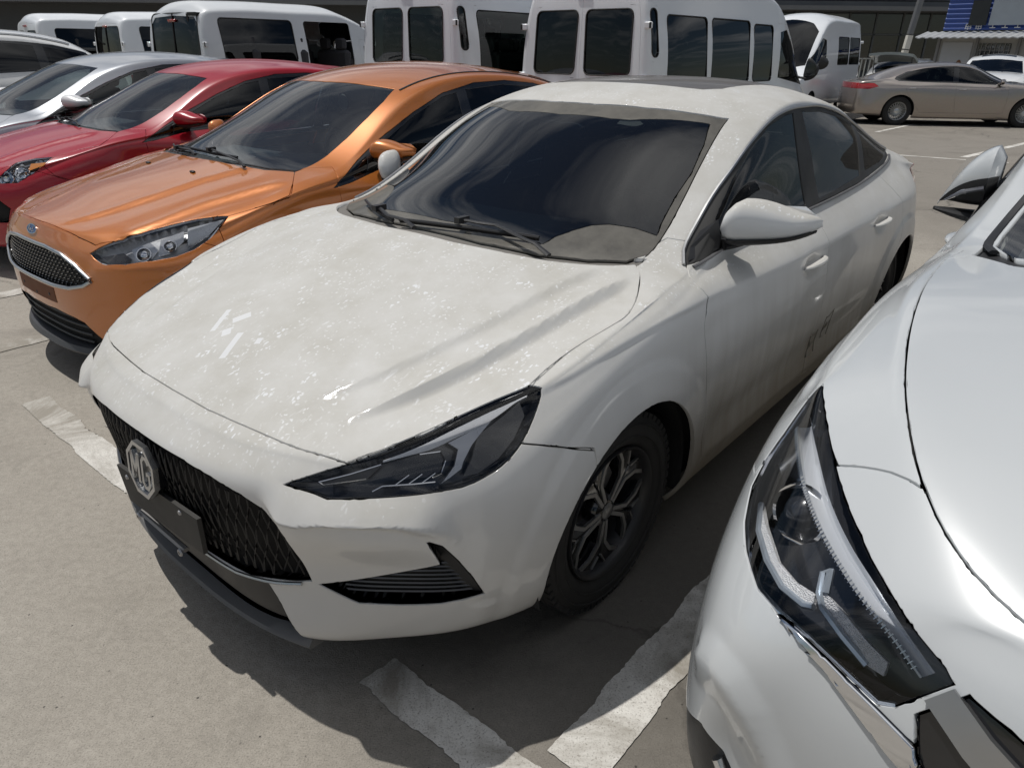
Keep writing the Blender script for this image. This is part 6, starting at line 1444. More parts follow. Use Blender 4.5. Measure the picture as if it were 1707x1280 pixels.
def build_cross():
    Wp = paint('pearl_white', (.53, .548, .555), 0, .24, .05, (.50, .48, .44)); d = CRD
    D = dict(bz=1.07, inz=1.02,
      ws=[(-.92,-.05,1.47),(-.92,.20,1.465),(-.98,.48,1.44),(-1.05,.60,1.41),(-.90,.625,1.33),(-.72,.655,1.24),(-.56,.685,1.165),(-.44,.70,1.125),(-.36,.70,1.115),(-.27,.655,1.12),(-.21,.50,1.13),(-.17,.25,1.145),(-.155,-.05,1.15)],
      hood_rear=[(-.288,.735,1.115),(-.20,.64,1.124),(-.15,.48,1.132),(-.115,.25,1.145),(-.10,-.06,1.15)],
      dlo=[(-.50,.80,1.06),(-.62,.775,1.13),(-.80,.745,1.23),(-1.03,.715,1.345),(-1.4,.69,1.445),(-1.8,.675,1.475),(-2.2,.67,1.46),(-2.55,.67,1.41),(-2.75,.70,1.33),(-2.7,.78,1.17),(-2.2,.82,1.145),(-1.4,.83,1.115),(-.72,.83,1.085)],
      fwin=[(-.72,.8,1.105),(-.86,.76,1.23),(-1.05,.72,1.33),(-1.4,.69,1.42),(-1.46,.69,1.425),(-1.42,.82,1.135)],
      rwin=[(-1.56,.69,1.435),(-1.9,.68,1.45),(-2.3,.68,1.42),(-2.5,.69,1.37),(-2.4,.80,1.165),(-1.52,.82,1.14)],
      door_f=[(-.46,.86,1.03),(-.46,.9,.80),(-.48,.9,.45),(-.50,.9,.36),(-1.30,.9,.36),(-1.42,.9,.42),(-1.46,.9,.8),(-1.46,.84,1.11),(-.72,.83,1.08)], hf=(-1.16,-1.37,.95), hr=(-2.08,-2.28,.97), track=.79)
    seam = crom(d['seam'], .03).tolist(); ns = len(seam)
    hood = [(.895, -.06, .944), (.892, .20, .945), (.862, .36, .946), (.835, .43, .946)] + seam[::-1] + [(-.288, .735, 1.115)] + D['hood_rear'][1:]
    ch = list(d['chromeT']) + d['chromeB'][::-1]
    def pre(s, root):
        s.cut('wing', [(.433, .826, 1.0), (.524, .787, .986), (.60, .75, .968), (.632, .727, .958)] + crom(d['seam2'], .02).tolist()[1:] + [q for q in seam if q[0] < .67][::-1] + [(-.33, .76, 1.11), (-.46, .80, 1.07), (-.46, .9, .80), (-.5, .9, .3), (.2, .95, .3), (.30, .95, .70), (.40, .93, .79), (.55, .885, .84)], (.3, .75, .6), only=['body', 'front_bumper'], minn=-.3, depth=.6)
        g = [(.96, -.05, .86), (.93, .38, .845), (.893, .475, .858), (.888, .515, .80), (.905, .50, .755), (.93, .42, .66), (.95, .30, .56), (.97, -.05, .54)]
        s.cut('grille', g, (1, .2, .1), only=['front_bumper', 'body'])
        s.cut('chrome', ch + [(.925, .47, .735)], (.8, .5, .3), only='front_bumper', minn=-.2)
        s.cut('low', [(.70, .90, .505), (.816, .85, .488), (.862, .80, .53), (.880, .76, .515), (.90, .66, .40), (.93, .5, .36), (.95, -.05, .36), (.95, -.05, .1), (.5, 1.0, .1), (.5, 1.0, .45)], (.7, .7, 0), only='front_bumper', minn=-.6)
    def post(s, root, fb):
        s.make('wing', 'wing', Wp, root) if False else None
        s.make('grille_panel', 'grille', MT('gloss_black'), fb, 'join', off=-.006, depth=-.004, rad=0.0)
        for sg in (1, -1):
            for t in np.linspace(.0, 1, 2): pass
            m = MB(); P = [(.882, .488, .856), (.92, .41, .822), (.945, .28, .80), (.965, .02, .79)]; Q = [(.890, .512, .826), (.928, .425, .782), (.955, .28, .75), (.97, .02, .74)]
            VF = strip3(crom(P, .03), crom(Q, .03)[:len(crom(P, .03))], s.nrm, .004, .012) if len(crom(Q, .03)) >= len(crom(P, .03)) else strip3(P, Q, s.nrm, .004, .012)
            m.add([Vector((p.x, p.y*sg, p.z)) for p in VF[0]], VF[1]); m.build('grille_bright_bar', MT('satin_alloy'), fb)
        s.make('chrome_strip', 'chrome', MT('chrome'), fb, off=.006, gap=.001, depth=.012)
        s.make('lower_cladding', 'low', MT('black_plastic'), fb, 'join', off=-.004)
        for sg in (1, -1):
            m = MB(); P = [s.surf(p, .004) for p in ((.884, .752, .50), (.893, .72, .45), (.90, .69, .40), (.905, .66, .36))]; m.tube([Vector((p.x, p.y*sg, p.z)) for p in P], .012, 8, flat=.7); m.build('fog_trim', MT('chrome'), fb)
        for sg, mode in ((1, 'left'), (-1, 'right')):
            h = s.make('headlight', 'headlight', MT('lamp_glass'), root, mode, off=-.001, gap=.002, rad=.0006)[0]
            s.make('lamp_housing', 'headlight', MT('lamp_dark'), h, mode, off=-.06, gap=0, depth=-.056, rad=0.0)
            def put(nm, VF, mat, ang=40):
                m = MB(); m.add([Vector((p.x, p.y*sg, p.z)) for p in map(Vector, VF[0])], VF[1]); m.build(nm, mat, h, angle=ang)
            A, B = crom(d['tubeA'], .007), crom(d['tubeB'], .007); n = min(len(A), len(B)); A = A[np.linspace(0, len(A)-1, n).astype(int)]; B = B[np.linspace(0, len(B)-1, n).astype(int)]
            # bright curved upper shelf: concave sweep between the two lines
            rows = []
            for a, b in zip(A, B):
                nn = Vector(s.nrm(a)); r = []
                for t in np.linspace(0, 1, 7):
                    p = Vector(a)*(1-t)+Vector(b)*t; r.append(p - nn*(.006+.022*math.sin(math.pi*t)**1.0*(.5+.5*t)))
                rows.append([Vector((p.x, p.y*sg, p.z)) for p in r])
            m = MB(); m.add(*grid_loft(rows)); m.build('lamp_bright_shelf', simple('lamp_shelf', (.74, .77, .81), .16, .35), h)
            A2 = [a*.86+b*.14 for a, b in zip(A, B)]; put('lamp_light_guide', strip3(A, A2, s.nrm, -.006, .010), simple('light_guide', (.55, .57, .58), .2, .3))
            for i in range(1, n-1, 1):
                p = s.surf(A[i]*.93+B[i]*.07, -.005); t = Vector(A[min(i+1, n-1)]-A[i-1]).normalized(); nn = Vector(s.nrm(A[i])); c = nn.cross(t)
                m = MB(); m.tube([Vector(((p+c*k).x, (p+c*k).y*sg, (p+c*k).z)) for k in (-.004, .004)], .0009, 4); m.build('light_guide_rib', MT('reflector'), h)
            m = MB(); Pz = [s.surf(p, -.008) for p in crom(d['hl'][2:13], .03)]; m.tube([Vector((p.x, p.y*sg, p.z)) for p in Pz], .0045, 6); m.build('lamp_bezel', MT('chrome'), h)
            frost = Mat('frosted_lamp') if 'frosted_lamp' not in _M else None
            if frost:
                frost.set(base_color=(.92, .93, .95), roughness=.35, metallic=.0); frost.bump(frost.vor(420), .8, .004); _M['frosted_lamp'] = frost.m
            for nm in ('drl1', 'drl2'):
                P = d[nm]; put('lamp_frosted_panel', poly3(P, s.nrm, -.009, .008), _M['frosted_lamp'])
                m = MB(); Q = [s.surf(p, -.009) for p in (P[len(P)//2:] + P[:1])]; m.tube([Vector((p.x, p.y*sg, p.z)) for p in Q], .0055, 6); m.build('lamp_panel_edge', simple('lamp_edge', (.55, .62, .70), .2, .5), h)
            c = d['proj'][0]; q2 = s.surf(c, -.040); nn = (Vector(s.nrm(c))*.4+Vector((.9, .1, 0))).normalized(); M = nn.to_track_quat('Y', 'Z').to_matrix().to_4x4(); M.translation = q2; r = .040
            m = MB(); m.lathe([(r*1.3, .005), (r*1.25, .012), (r*1.1, .012), (r*1.0, -.01), (r*.98, -.02)], 28, 'y'); m.xform(M); m.v = [(a, b*sg, c2) for a, b, c2 in m.v]; m.build('projector_ring', MT('chrome'), h)
            m = MB(); m.lathe([(0, .026), (r*.4, .022), (r*.75, .008), (r*.98, -.015)], 28, 'y'); m.xform(M); m.v = [(a, b*sg, c2) for a, b, c2 in m.v]; m.build('projector_lens', MT('lamp_dark'), h)
            put('lamp_chrome_corner', poly3([(.45, .838, .965), (.52, .818, .945), (.60, .80, .90), (.60, .825, .87), (.54, .862, .875), (.49, .852, .92)], s.nrm, -.022, .006), MT('reflector'))
        # black root of the mirror and blade, dark screen edge
        sym_tube(s, root, [(-.31, .695, 1.118), (-.36, .715, 1.118), (-.44, .715, 1.128), (-.56, .70, 1.168), (-.72, .67, 1.245), (-.9, .64, 1.335)], .012, 'screen_edge', MT('black_plastic'), .0, .5)
        wiper(root, s, [(-.33, -.62, 1.12), (-.30, -.45, 1.135), (-.27, -.20, 1.15)], [(-.16, .0, 1.14), (-.22, -.25, 1.14)])
        wiper(root, s, [(-.30, .05, 1.15), (-.30, .30, 1.14), (-.33, .52, 1.13)], [(-.17, .55, 1.12), (-.24, .4, 1.13)])
        # mirrors with dark lower half and arm
        for sg in (1, -1):
            rows = []; n = 24
            for t in np.linspace(0, 1, 15):                     # inner end (tall) to pointed outer tip
                e = (1-t**3.2)**.5*min(1, .55+3*t); zt = 1.325-.045*t-.155*t**3; zb = 1.150-.02*t; zc, hz = (zt+zb)/2, max((zt-zb)/2*e, .004); row = []
                for k in range(n):
                    a = 2*math.pi*k/n; ca, sa = math.cos(a), math.sin(a); fx_ = math.copysign(abs(ca)**.7, ca); fz = math.copysign(abs(sa)**.8, sa)
                    row.append(Vector((-.845 - .05*t + .085*e*(fx_ if fx_ > 0 else fx_*.4), (.785+.155*t)*sg, zc+hz*fz)))
                rows.append(row)
            m = MB(); m.add(*grid_loft(rows, True, True, True)); mr = m.build('side_mirror', Wp, root, angle=60)
            r2 = []
            for j, r in enumerate(rows[:-1]):
                cc = sum(r, Vector())/n; t = j/14; k0 = 13 if t < .5 else 14
                r2.append([cc+(r[(13+i) % n]-cc)*1.02+Vector((.002, 0, 0)) for i in range(0, 11)] + [cc+(r[0]-cc)*1.02, cc+(r[1]-cc)*1.02][:2 if t < .35 else 1])
            m0 = min(len(r) for r in r2); lo = MB(); lo.add(*grid_loft([r[:m0] for r in r2])); lo.build('lower_shell', MT('black_plastic'), mr)
            hk = MB(); hk.tube([Vector((-.80, .93*sg, 1.128)), Vector((-.82, .88*sg, 1.118)), Vector((-.85, .80*sg, 1.105))], [.012, .030, .05], 10, flat=.45); hk.build('mirror_arm', MT('black_plastic'), mr)
            lp = MB(); lp.tube([Vector((-.752, .90*sg, 1.162)), Vector((-.748, .86*sg, 1.19)), Vector((-.755, .81*sg, 1.205))], [.004, .012, .012], 8, flat=.6); lp.build('indicator_lens', simple('smoke_lens', (.10, .10, .11), .12, coat=1), mr)
            gm = MB(); gm.add([Vector((-.893, (.86+a*.06)*sg, 1.225+b*.06)) for a, b in ((-1, -.8), (-.95, .9), (.5, .75), (1, -.2), (.8, -.7))], [(0, 1, 2, 3, 4)]); gm.build('mirror_glass', MT('chrome'), mr, smooth=False)
    x, y = at_mg(-.18, 2.24)
    r = std_car('white_crossover', 'clean white crossover cropped at the right edge, its lamp close to the camera', CROSS_SPEC, (x, y, YAW), Wp, 4, hood, [(.1, .9, .9), (.1, .9, .9), (.11, .9, .9)] and None, d['hl'], (.55, .6, .6), D, arch=(0, -2.65, .40), R_w=.345,
                glassn='glass_tint', screenm='glass_screen_blue', mirror=None, bumper_x=.30, extra=(pre, lambda s, root, fb: (s.make('wing', 'wing', Wp, root), post(s, root, fb))), features=cross_features, zlift=.14)
    return r
# ------------------------------------------------------------------ vans (frame: x forward from the tail, y left)
def van_spec(L, W, H, nose=1.0, tail_round=.0):
    k = H/2.5; Z = lambda z: .35 + (z-.35)*k if z > .35 else z; w = W/.98
    st = [L-.3, L-.6, L-.9, L-1.2, L-1.6, L-2.0, L*.5, L*.38, L*.27, .8, .45, .2]
    cz = [1.10, 1.22, 1.58, 1.92, 2.26, 2.43, 2.5, 2.5, 2.5, 2.49, 2.475, 2.45]
    centre = [(x + (.06 if i < 5 else .02), Z(z), 2.6) for i, (x, z) in enumerate(zip(st, cz))]
    def keys(tab): return [(x, y*w, Z(z)) for x, y, z in tab]
    rail = keys([(L-.3,.78,1.0),(L-.6,.84,1.13),(L-.9,.85,1.42),(L-1.2,.845,1.76),(L-1.6,.83,2.1),(L-2.0,.81,2.27),(L*.5,.80,2.33),(.8,.80,2.33),(.2,.785,2.29)])
    belt = keys([(L-.3,.84,.96),(L-.6,.90,1.06),(L-.9,.935,1.15),(L-1.6,.955,1.25),(L*.5,.96,1.28),(.8,.96,1.28),(.2,.945,1.28)])
    sh = keys([(L-.3,.86,.9),(L-.6,.93,.98),(L-.9,.965,1.05),(L*.5,.98,1.12),(.2,.965,1.12)])
    mid = keys([(L-.3,.87,.75),(L-.6,.94,.78),(L*.5,.985,.88),(.2,.97,.88)]); low = keys([(L-.3,.87,.58),(L-.6,.94,.6),(L*.5,.985,.65),(.2,.97,.65)])
    sill = keys([(L-.3,.85,.42),(L*.5,.97,.46),(.2,.95,.47)]); und = keys([(L-.3,.78,.34),(L*.5,.9,.35),(.2,.88,.38)])
    fr = [(L-.10,1.04,L-.20,.66*w,1.02,2.5),(L-.07,1.0,L-.17,.70*w,.98,2.5),(L-.05,.95,L-.15,.74*w,.93,2.5),(L-.03,.90,L-.13,.76*w,.89,2.5),(L-.02,.82,L-.12,.77*w,.82,2.5),(L,.70,L-.10,.78*w,.70,2.5),(L,.55,L-.10,.78*w,.55,2.5),(L-.02,.42,L-.12,.76*w,.42,2.5),(L-.08,.34,L-.18,.70*w,.34,2.5)]
    re = [(.10,Z(2.36),.13,.72*w,Z(2.27),3),(.05,Z(2.24),.08,.77*w,Z(2.18),3),(.02,Z(1.85),.05,.86*w,Z(1.8),3.5),(0,Z(1.28),.03,.90*w,Z(1.28),4),(0,Z(1.12),.03,.915*w,Z(1.12),4),(0,.88,.03,.92*w,.88,4),(0,.65,.03,.92*w,.65,4),(.01,.47,.04,.90*w,.47,4),(.07,.38,.10,.84*w,.38,4)]
    return car_spec(st, centre, fr, rail, belt, sh, mid, low, sill, und, re)

def rrect(a0, a1, b0, b1, r, slant=0.0, n=5):
    """rounded rectangle, slant shifts the top inward"""
    P = []
    for cx, cy, t0 in ((a1-r, b1-r, 0), (a0+r, b1-r, 90), (a0+r, b0+r, 180), (a1-r, b0+r, 270)):
        for i in range(n+1):
            t = math.radians(t0 + 90*i/n); P.append([cx+r*math.cos(t), cy+r*math.sin(t)])
    mid = (a0+a1)/2
    for p in P: p[0] -= slant*(p[1]-b0)/(b1-b0)*1.0
    return P

def van(name, label, pose, L, W, H, paintm, rear_windows, side_windows, gl_rear, gl_side, level=2, open_door=None, group='vans parked in the row behind', extra=None, hinges=True, handle_z=1.0, seats=True):
    root = thing(name, label, 'van', (pose[0], pose[1], 0), pose[2], group); sp = van_spec(L, W, H); V, F = body_surface(sp, level); s = Shell(V, F)
    ax = (L-1.0, .85)
    for a in ax: s.cut('hole', arch_poly(a, .34, .39), (0, 1, 0), depth=.5)
    X = (-1, 0, 0); Y = (0, 1, 0)
    s.cut('rear_door', [(0, -.05, .5), (0, W*.84, .5), (0, W*.86, 1.1), (0, W*.80, H*.75), (0, W*.74, H*.86), (0, W*.62, H*.905), (0, -.05, H*.915)], X, only='body', depth=.5)
    for i, (y0, y1, z0, z1) in enumerate(rear_windows):
        s.cut('rw%d' % i, [(0, a, b) for a, b in rrect(y0, y1, z0, z1, .07, .02)], X, only='rear_door', depth=.4)
    for i, (x0, x1, z0, z1) in enumerate(side_windows):
        s.cut('sw%d' % i, [(a, .95, b) for a, b in rrect(x0, x1, z0, z1, min(.06, (x1-x0)*.45))], Y, only='body')
    cab = [(L-.62, .9, 1.13*H/2.5+.0), (L-1.75, .95, 1.26*H/2.5), (L-1.72, .85, 1.86*H/2.5), (L-1.45, .84, 1.90*H/2.5), (L-1.15, .86, 1.68*H/2.5), (L-.85, .88, 1.40*H/2.5)]
    s.cut('cab_window', cab, Y, only='body')
    s.cut('windscreen', [(L-.62, -.05, 1.2), (L-.60, .5*W, 1.2), (L-.75, .78*W, 1.2), (L-1.45, .76*W, 2.0), (L-1.60, .55*W, 2.2), (L-1.66, -.05, 2.2)], (0, 0, 1), only='body', depth=1.0)
    s.cut('cab_door', [(L-.66, .95, .52), (L-.62, .95, 1.1), (L-.9, .9, 1.46*H/2.5), (L-1.45, .85, 1.97*H/2.5), (L-1.80, .85, 1.97*H/2.5), (L-1.80, .95, .52)], Y, only='body')
    s.cut('tail_lamp', [(.02, W, .85*H/2.5), (.02, W, 1.22*H/2.5), (.16, W, 1.22*H/2.5), (.14, W, .85*H/2.5)], (-.6, .8, 0), only='body', minn=0)
    if open_door:
        x0, x1, z0, z1 = open_door; s.cut('opening', [(a, .95, b) for a, b in rrect(x0, x1, z0, z1, .05)], Y, only=['body'] + ['sw%d' % i for i in range(len(side_windows))])
    mk = s.make; mk('van_body', 'body' if not open_door else 'body', paintm, root, 'join'); rd = mk('rear_door', 'rear_door', paintm, root)
    for i in range(len(rear_windows)): mk('rear_window', 'rw%d' % i, MT(gl_rear), root, off=-.006, flange=False); 
    for i in range(len(side_windows)): mk('side_window', 'sw%d' % i, MT(gl_side), root, off=-.006, flange=False)
    for i, (y0, y1, z0, z1) in enumerate(rear_windows):          # rubber seals
        for sg in (1, -1):
            m = MB(); P = []
            for a, b in rrect(y0, y1, z0, z1, .07, .02):
                q = s.ray((-2, max(a, .001), b), (1, 0, 0)); P.append(Vector((q.x-.004, q.y*sg, q.z)))
            P.append(P[0]); m.tube(P, .010, 6, cap=False, flat=.8); m.build('window_seal', MT('rubber'), root)
    for i, (x0, x1, z0, z1) in enumerate(side_windows):
        for sg in (1, -1):
            m = MB(); P = [s.surfy((a, .95, b), .002, sg) for a, b in rrect(x0, x1, z0, z1, min(.06, (x1-x0)*.45))]; P.append(P[0]); m.tube(P, .008, 6, cap=False); m.build('window_seal', MT('rubber'), root)
    mk('cab_window', 'cab_window', MT('glass_tint'), root, off=-.006, flange=False); mk('cab_door', 'cab_door', paintm, root); mk('windscreen', 'windscreen', MT('glass_tint'), root, 'join', off=-.004)
    mk('tail_lamp', 'tail_lamp', MT('red_lens'), root)
    if open_door:
        mk('sliding_door', 'opening', paintm, root, 'left')
        dk = MB(); dk.box(((x0+x1)/2, -W*.45, (z0+z1)/2), (x1-x0+.5, .04, z1-z0+.1)); dk.box((x0-.2, -W*.6, (z0+z1)/2), (.04, W*.28, z1-z0+.1)); dk.box((x1+.2, -W*.6, (z0+z1)/2), (.04, W*.28, z1-z0+.1)); dk.box(((x0+x1)/2, -W*.6, z1+.04), (x1-x0+.5, W*.28, .04)); dk.box(((x0+x1)/2, -W*.66, z0-.04), (x1-x0+.5, W*.44, .04)); dk.build('door_well', MT('dark_liner'), root, smooth=False)
        m = MB(); m.box((x0+.22, -W*.80, 1.0), (.35, .06, .5), None, bev=.03); m.box((x0+.1, -W*.80, 1.42), (.10, .06, .5), None, bev=.03); m.build('seat', MT('seat_fabric'), root)
    if hinges:
        for sg in (1, -1):
            for z in (.75*H/2.5, 1.30*H/2.5, 1.85*H/2.5):
                q = s.ray((-2, W*.86, z), (1, 0, 0)); m = MB(); m.box((q.x-.012, (W*.90)*sg, z), (.03, .10, .07), None, bev=.01); hg = m.build('door_hinge', paintm, root)
                m = MB(); m.lathe([(0, -.03), (.014, -.03), (.014, .03), (0, .03)], 10, 'z', (q.x-.022, (W*.93)*sg, z)); m.build('hinge_pin', MT('black_plastic'), hg)
    q = s.ray((-2, .1, handle_z), (1, 0, 0)); m = MB(); m.box((q.x-.012, -.09, handle_z), (.03, .16, .05), None, bev=.01); m.build('rear_handle', MT('black_plastic'), root)
    m = MB(); q = s.ray((-2, 0.01, H*.885), (1, 0, 0)); m.box((q.x-.01, 0, H*.885), (.03, .20, .035), None, bev=.006); m.build('high_brake_light', MT('red_lens'), root)
    for sg in (1, -1): mirror_part(root, sg, (L-.95, W*1.16, 1.36*H/2.5), (.06, .11, .16), MT('black_plastic'), .05, foot=(L-1.0, W*.96, 1.26*H/2.5))
    wheel_set(root, [(ax[0], W-.14, 1), (ax[0], W-.14, -1), (ax[1], W-.14, 1), (ax[1], W-.14, -1)], .34, .205, .20, spoke_multi(.205, .2, 8, .05, .06), MT('steel'), MT('steel'))
    u = MB(); u.box((L/2, 0, .42), (L-.6, W*1.7, .1)); u.build('floor_pan', MT('dark_liner'), root)
    rf = MB(); rf.add(*grid_loft([[(x, y, H-.13-.10*(y/W)**2) for y in np.linspace(-W*.78, W*.78, 7)] for x in (.15, L-2.0)])); rf.build('headliner', MT('interior_grey'), root)
    if seats:
        for x in np.arange(1.0, L-1.6, .85):
            for y in (-.5, .5):
                m = MB(); m.box((x, y, .85), (.45, .8, .14), None, bev=.04); m.box((x-.2, y, 1.22), (.13, .8, .62), None, bev=.04)
                for hy in (-.2, .2): m.box((x-.2, y+hy, 1.62), (.09, .24, .18), None, bev=.03)
                m.build('seat', MT('seat_fabric'), root)
        m = MB(); m.box((L-1.95, 0, .95), (.05, 1.6, .9)); m.build('bulkhead', MT('interior_grey'), root)
    if extra: extra(s, root)
    return root

def build_vans():
    Wv = paint('van_white', (.80, .825, .85), 0, .35, .10, (.5, .48, .44), coat=.7)
    van('white_van', 'tall white van with two black rear windows directly behind the dusty white sedan', (.7497, 9.1936, .8538), 5.3, .985, 2.45, Wv, [(.075, .70, 1.30, 1.98)], [(.10, .22, 1.50, 1.98), (.42, 1.35, 1.20, 1.93), (1.48, 2.55, 1.20, 1.93), (2.68, 3.3, 1.20, 1.90)], 'glass_black', 'glass_black')
    van('white_van', 'tall white van with greenish see-through rear windows left of the black-windowed van', (-1.4335, 10.2089, .8673), 5.3, .985, 2.5, Wv, [(.075, .68, 1.39, 2.03)], [(.10, .22, 1.55, 2.03), (.42, 1.60, 1.28, 2.0), (1.75, 2.9, 1.28, 2.0)], 'glass_green', 'glass_green')
    van('white_van', 'low white van with its dark sliding side door standing open', (-5.0, 11.48, .8969), 4.6, .89, 2.14, paint('van_white_grey', (.66, .68, .70), 0, .4, .12, (.5, .48, .44), coat=.6), [(-.05, .66, 1.42, 1.99)], [(.30, 1.52, 1.34, 1.93)], 'glass_black', 'glass_black', open_door=(1.74, 2.64, .60, 1.93))
    van('white_van', 'white van with a dark rear window left of the van with the open door', (-8.175, 15.6853, .8049), 4.6, .87, 2.15, Wv, [(-.05, .66, 1.40, 1.90)], [(.4, 1.6, 1.3, 1.9)], 'glass_black', 'glass_black', level=2)
    van('white_van', 'plain white van farthest left in the row behind', (-11.2, 18.0, .82), 4.6, .87, 2.2, Wv, [(.15, .66, 1.45, 1.85)], [(.4, 1.6, 1.3, 1.9)], 'glass_black', 'glass_black', level=2)
    van('white_van', 'white minibus with a row of side windows standing behind the bronze sedan', (9.0, 22.6, 4.05), 5.0, .97, 2.5, Wv, [(.1, .66, 1.3, 1.95)], [(.25, 1.25, 1.30, 1.95), (1.35, 2.3, 1.30, 1.95)], 'glass_tint', 'glass_tint', level=2, group=None)

# ------------------------------------------------------------------ cars in the distance
def build_far():
    B = paint('bronze_metallic', (.36, .31, .27), .75, .28, .05, flake=.2)
    fxm = pw((-3.7,-3.95),(-3.12,-3.42),(-2.68,-2.88),(-2.2,-2.42),(-1.8,-1.98),(-1.4,-1.52),(-1.02,-1.18),(-.7,-.86),(-.45,-.58),(-.28,-.40),(0,-.02),(.93,.80))
    def mp(P): return [(fxm(p[0]), p[1]*.985, p[2]*.965 if p[2] > 1.0 else p[2]-.01) for p in P]
    D = dict(ws=mp([(-.906,-.06,1.364),(-.906,.10,1.363),(-.945,.30,1.354),(-1.0,.45,1.343),(-1.05,.555,1.332)] + MGD['wsL'][:-1] + [(-.287,.662,.985),(-.205,.576,.989),(-.138,.447,.995),(-.10,.236,1.006),(-.095,-.06,1.011)]),
             hood_rear=mp([(-.287,.693,.98),(-.20,.62,.98),(-.11,.47,.99),(-.06,.2,1),(-.05,-.06,1)]),
             dlo=[(-.66,.78,1.0),(-.86,.74,1.08),(-1.18,.69,1.22),(-1.4,.66,1.29),(-1.7,.65,1.315),(-2.0,.64,1.31),(-2.4,.63,1.265),(-2.75,.64,1.19),(-3.0,.68,1.08),(-3.05,.70,1.02),(-2.95,.76,.985),(-2.3,.79,.97),(-1.5,.79,.955),(-.8,.79,.93)],
             fwin=[(-.80,.78,.955),(-1.0,.73,1.10),(-1.2,.70,1.19),(-1.45,.67,1.265),(-1.62,.66,1.28),(-1.62,.78,.975)], rwin=[(-1.74,.66,1.285),(-2.05,.65,1.28),(-2.45,.64,1.235),(-2.78,.66,1.15),(-2.98,.70,1.05),(-2.90,.76,1.005),(-1.74,.78,.98)],
             door_f=[(-.52,.87,.9),(-.50,.9,.7),(-.52,.9,.3),(-1.60,.9,.3),(-1.66,.9,.6),(-1.68,.8,.96),(-.8,.79,.93)], door_r=[(-1.68,.8,.96),(-1.66,.9,.6),(-1.60,.9,.3),(-2.40,.9,.3),(-2.55,.9,.5),(-2.70,.9,.66),(-2.80,.88,.8),(-2.78,.8,.97)],
             tail=[(-3.40,.80,.86),(-3.50,.78,.93),(-4.1,.7,.93),(-4.1,.7,.80),(-3.6,.8,.80)], hf=(-1.42,-1.60,.82), hr=(-2.55,-2.73,.83), hm='chrome', track=.765)
    std_car('bronze_sedan', 'bronze metallic sedan with multi-spoke wheels standing side-on in the distance', BMW_SPEC, (12.2, 18.85, -.127), B, 3, None, None, [(.60,.55,.70),(.45,.74,.74),(.25,.80,.77),(.28,.84,.70),(.48,.80,.62),(.62,.62,.61)], D=D, arch=(0, -2.88, .365), R_w=.322, glassn='glass_tint', screenm='glass_tint',
            mirror=((-.72, .93, 1.0), (.07, .10, .06)), wheels=(spoke_multi(.215, .2, 20, .016, .018), 'silver'), extra=(None, lambda s, r, fb: (s.make('headlight', 'headlight', MT('lamp_glass'), r), s.make('lamp_housing', 'headlight', MT('reflector'), r, off=-.04, depth=-.03, rad=0.0))))
    Wf = paint('far_white', (.76, .77, .77), 0, .3, .06)
    Dc = dict(bz=.94, inz=1.02, track=.79,
      ws=[(-.92,-.05,1.47),(-.92,.20,1.465),(-.98,.48,1.44),(-1.05,.60,1.41),(-.72,.655,1.24),(-.44,.70,1.125),(-.36,.70,1.115),(-.27,.655,1.12),(-.17,.25,1.145),(-.155,-.05,1.15)],
      hood_rear=[(-.288,.735,1.115),(-.20,.64,1.124),(-.15,.48,1.132),(-.115,.25,1.145),(-.10,-.06,1.15)],
      dlo=[(-.50,.80,1.06),(-.80,.745,1.23),(-1.03,.715,1.345),(-1.4,.69,1.445),(-1.8,.675,1.475),(-2.2,.67,1.46),(-2.55,.67,1.43),(-2.95,.70,1.35),(-3.0,.76,1.17),(-2.2,.82,1.145),(-1.4,.83,1.115),(-.72,.83,1.085)],
      fwin=[(-.72,.8,1.105),(-.86,.76,1.23),(-1.05,.72,1.33),(-1.4,.69,1.42),(-1.46,.69,1.425),(-1.42,.82,1.135)], rwin=[(-1.56,.69,1.435),(-1.9,.68,1.45),(-2.3,.68,1.42),(-2.3,.80,1.165),(-1.52,.82,1.14)], qwin=[(-2.42,.68,1.41),(-2.86,.70,1.34),(-2.92,.76,1.19),(-2.42,.80,1.165)])
    std_car('white_suv', 'white sport utility with a black sunroof far behind the bronze sedan', CROSS_SPEC, (12.95, 21.1, YAW+.1), Wf, 2, None, None, None, D=Dc, arch=(0, -2.65, .40), R_w=.345, glassn='glass_tint', screenm='glass_tint', mirror=((-.62, .98, 1.18), (.08, .11, .07)), bumper_x=.3,
            sun=[(-1.25, -.05, 1.5), (-1.25, .42, 1.5), (-1.9, .42, 1.55), (-1.9, -.05, 1.55)], zlift=.14)
    Dw = {k: ([(p[0], p[1], p[2]*1.09) for p in v] if isinstance(v, list) else v) for k, v in Dc.items()}
    std_car('white_estate', 'white estate car with black side glass at the left edge behind the silver hatchback', morph(CROSS_SPEC, lambda x: x, lambda y, x: y, lambda z, x: z*1.09), (*at_mg(.1, -10.2), YAW), paint('estate_white', (.72, .72, .71), 0, .3, .06), 2, None, None, None, D=Dw, arch=(0, -2.65, .40), R_w=.345, glassn='glass_black', screenm='glass_tint', mirror=((-.62, .98, 1.29), (.08, .11, .07)), bumper_x=.3, zlift=.2,
            extra=(None, lambda s, r, fb: sym_tube(s, r, [(-1.2, .60, 1.63), (-1.7, .59, 1.69), (-2.3, .585, 1.69), (-2.8, .59, 1.61)], .012, 'roof_rail', MT('silver'), .012)))
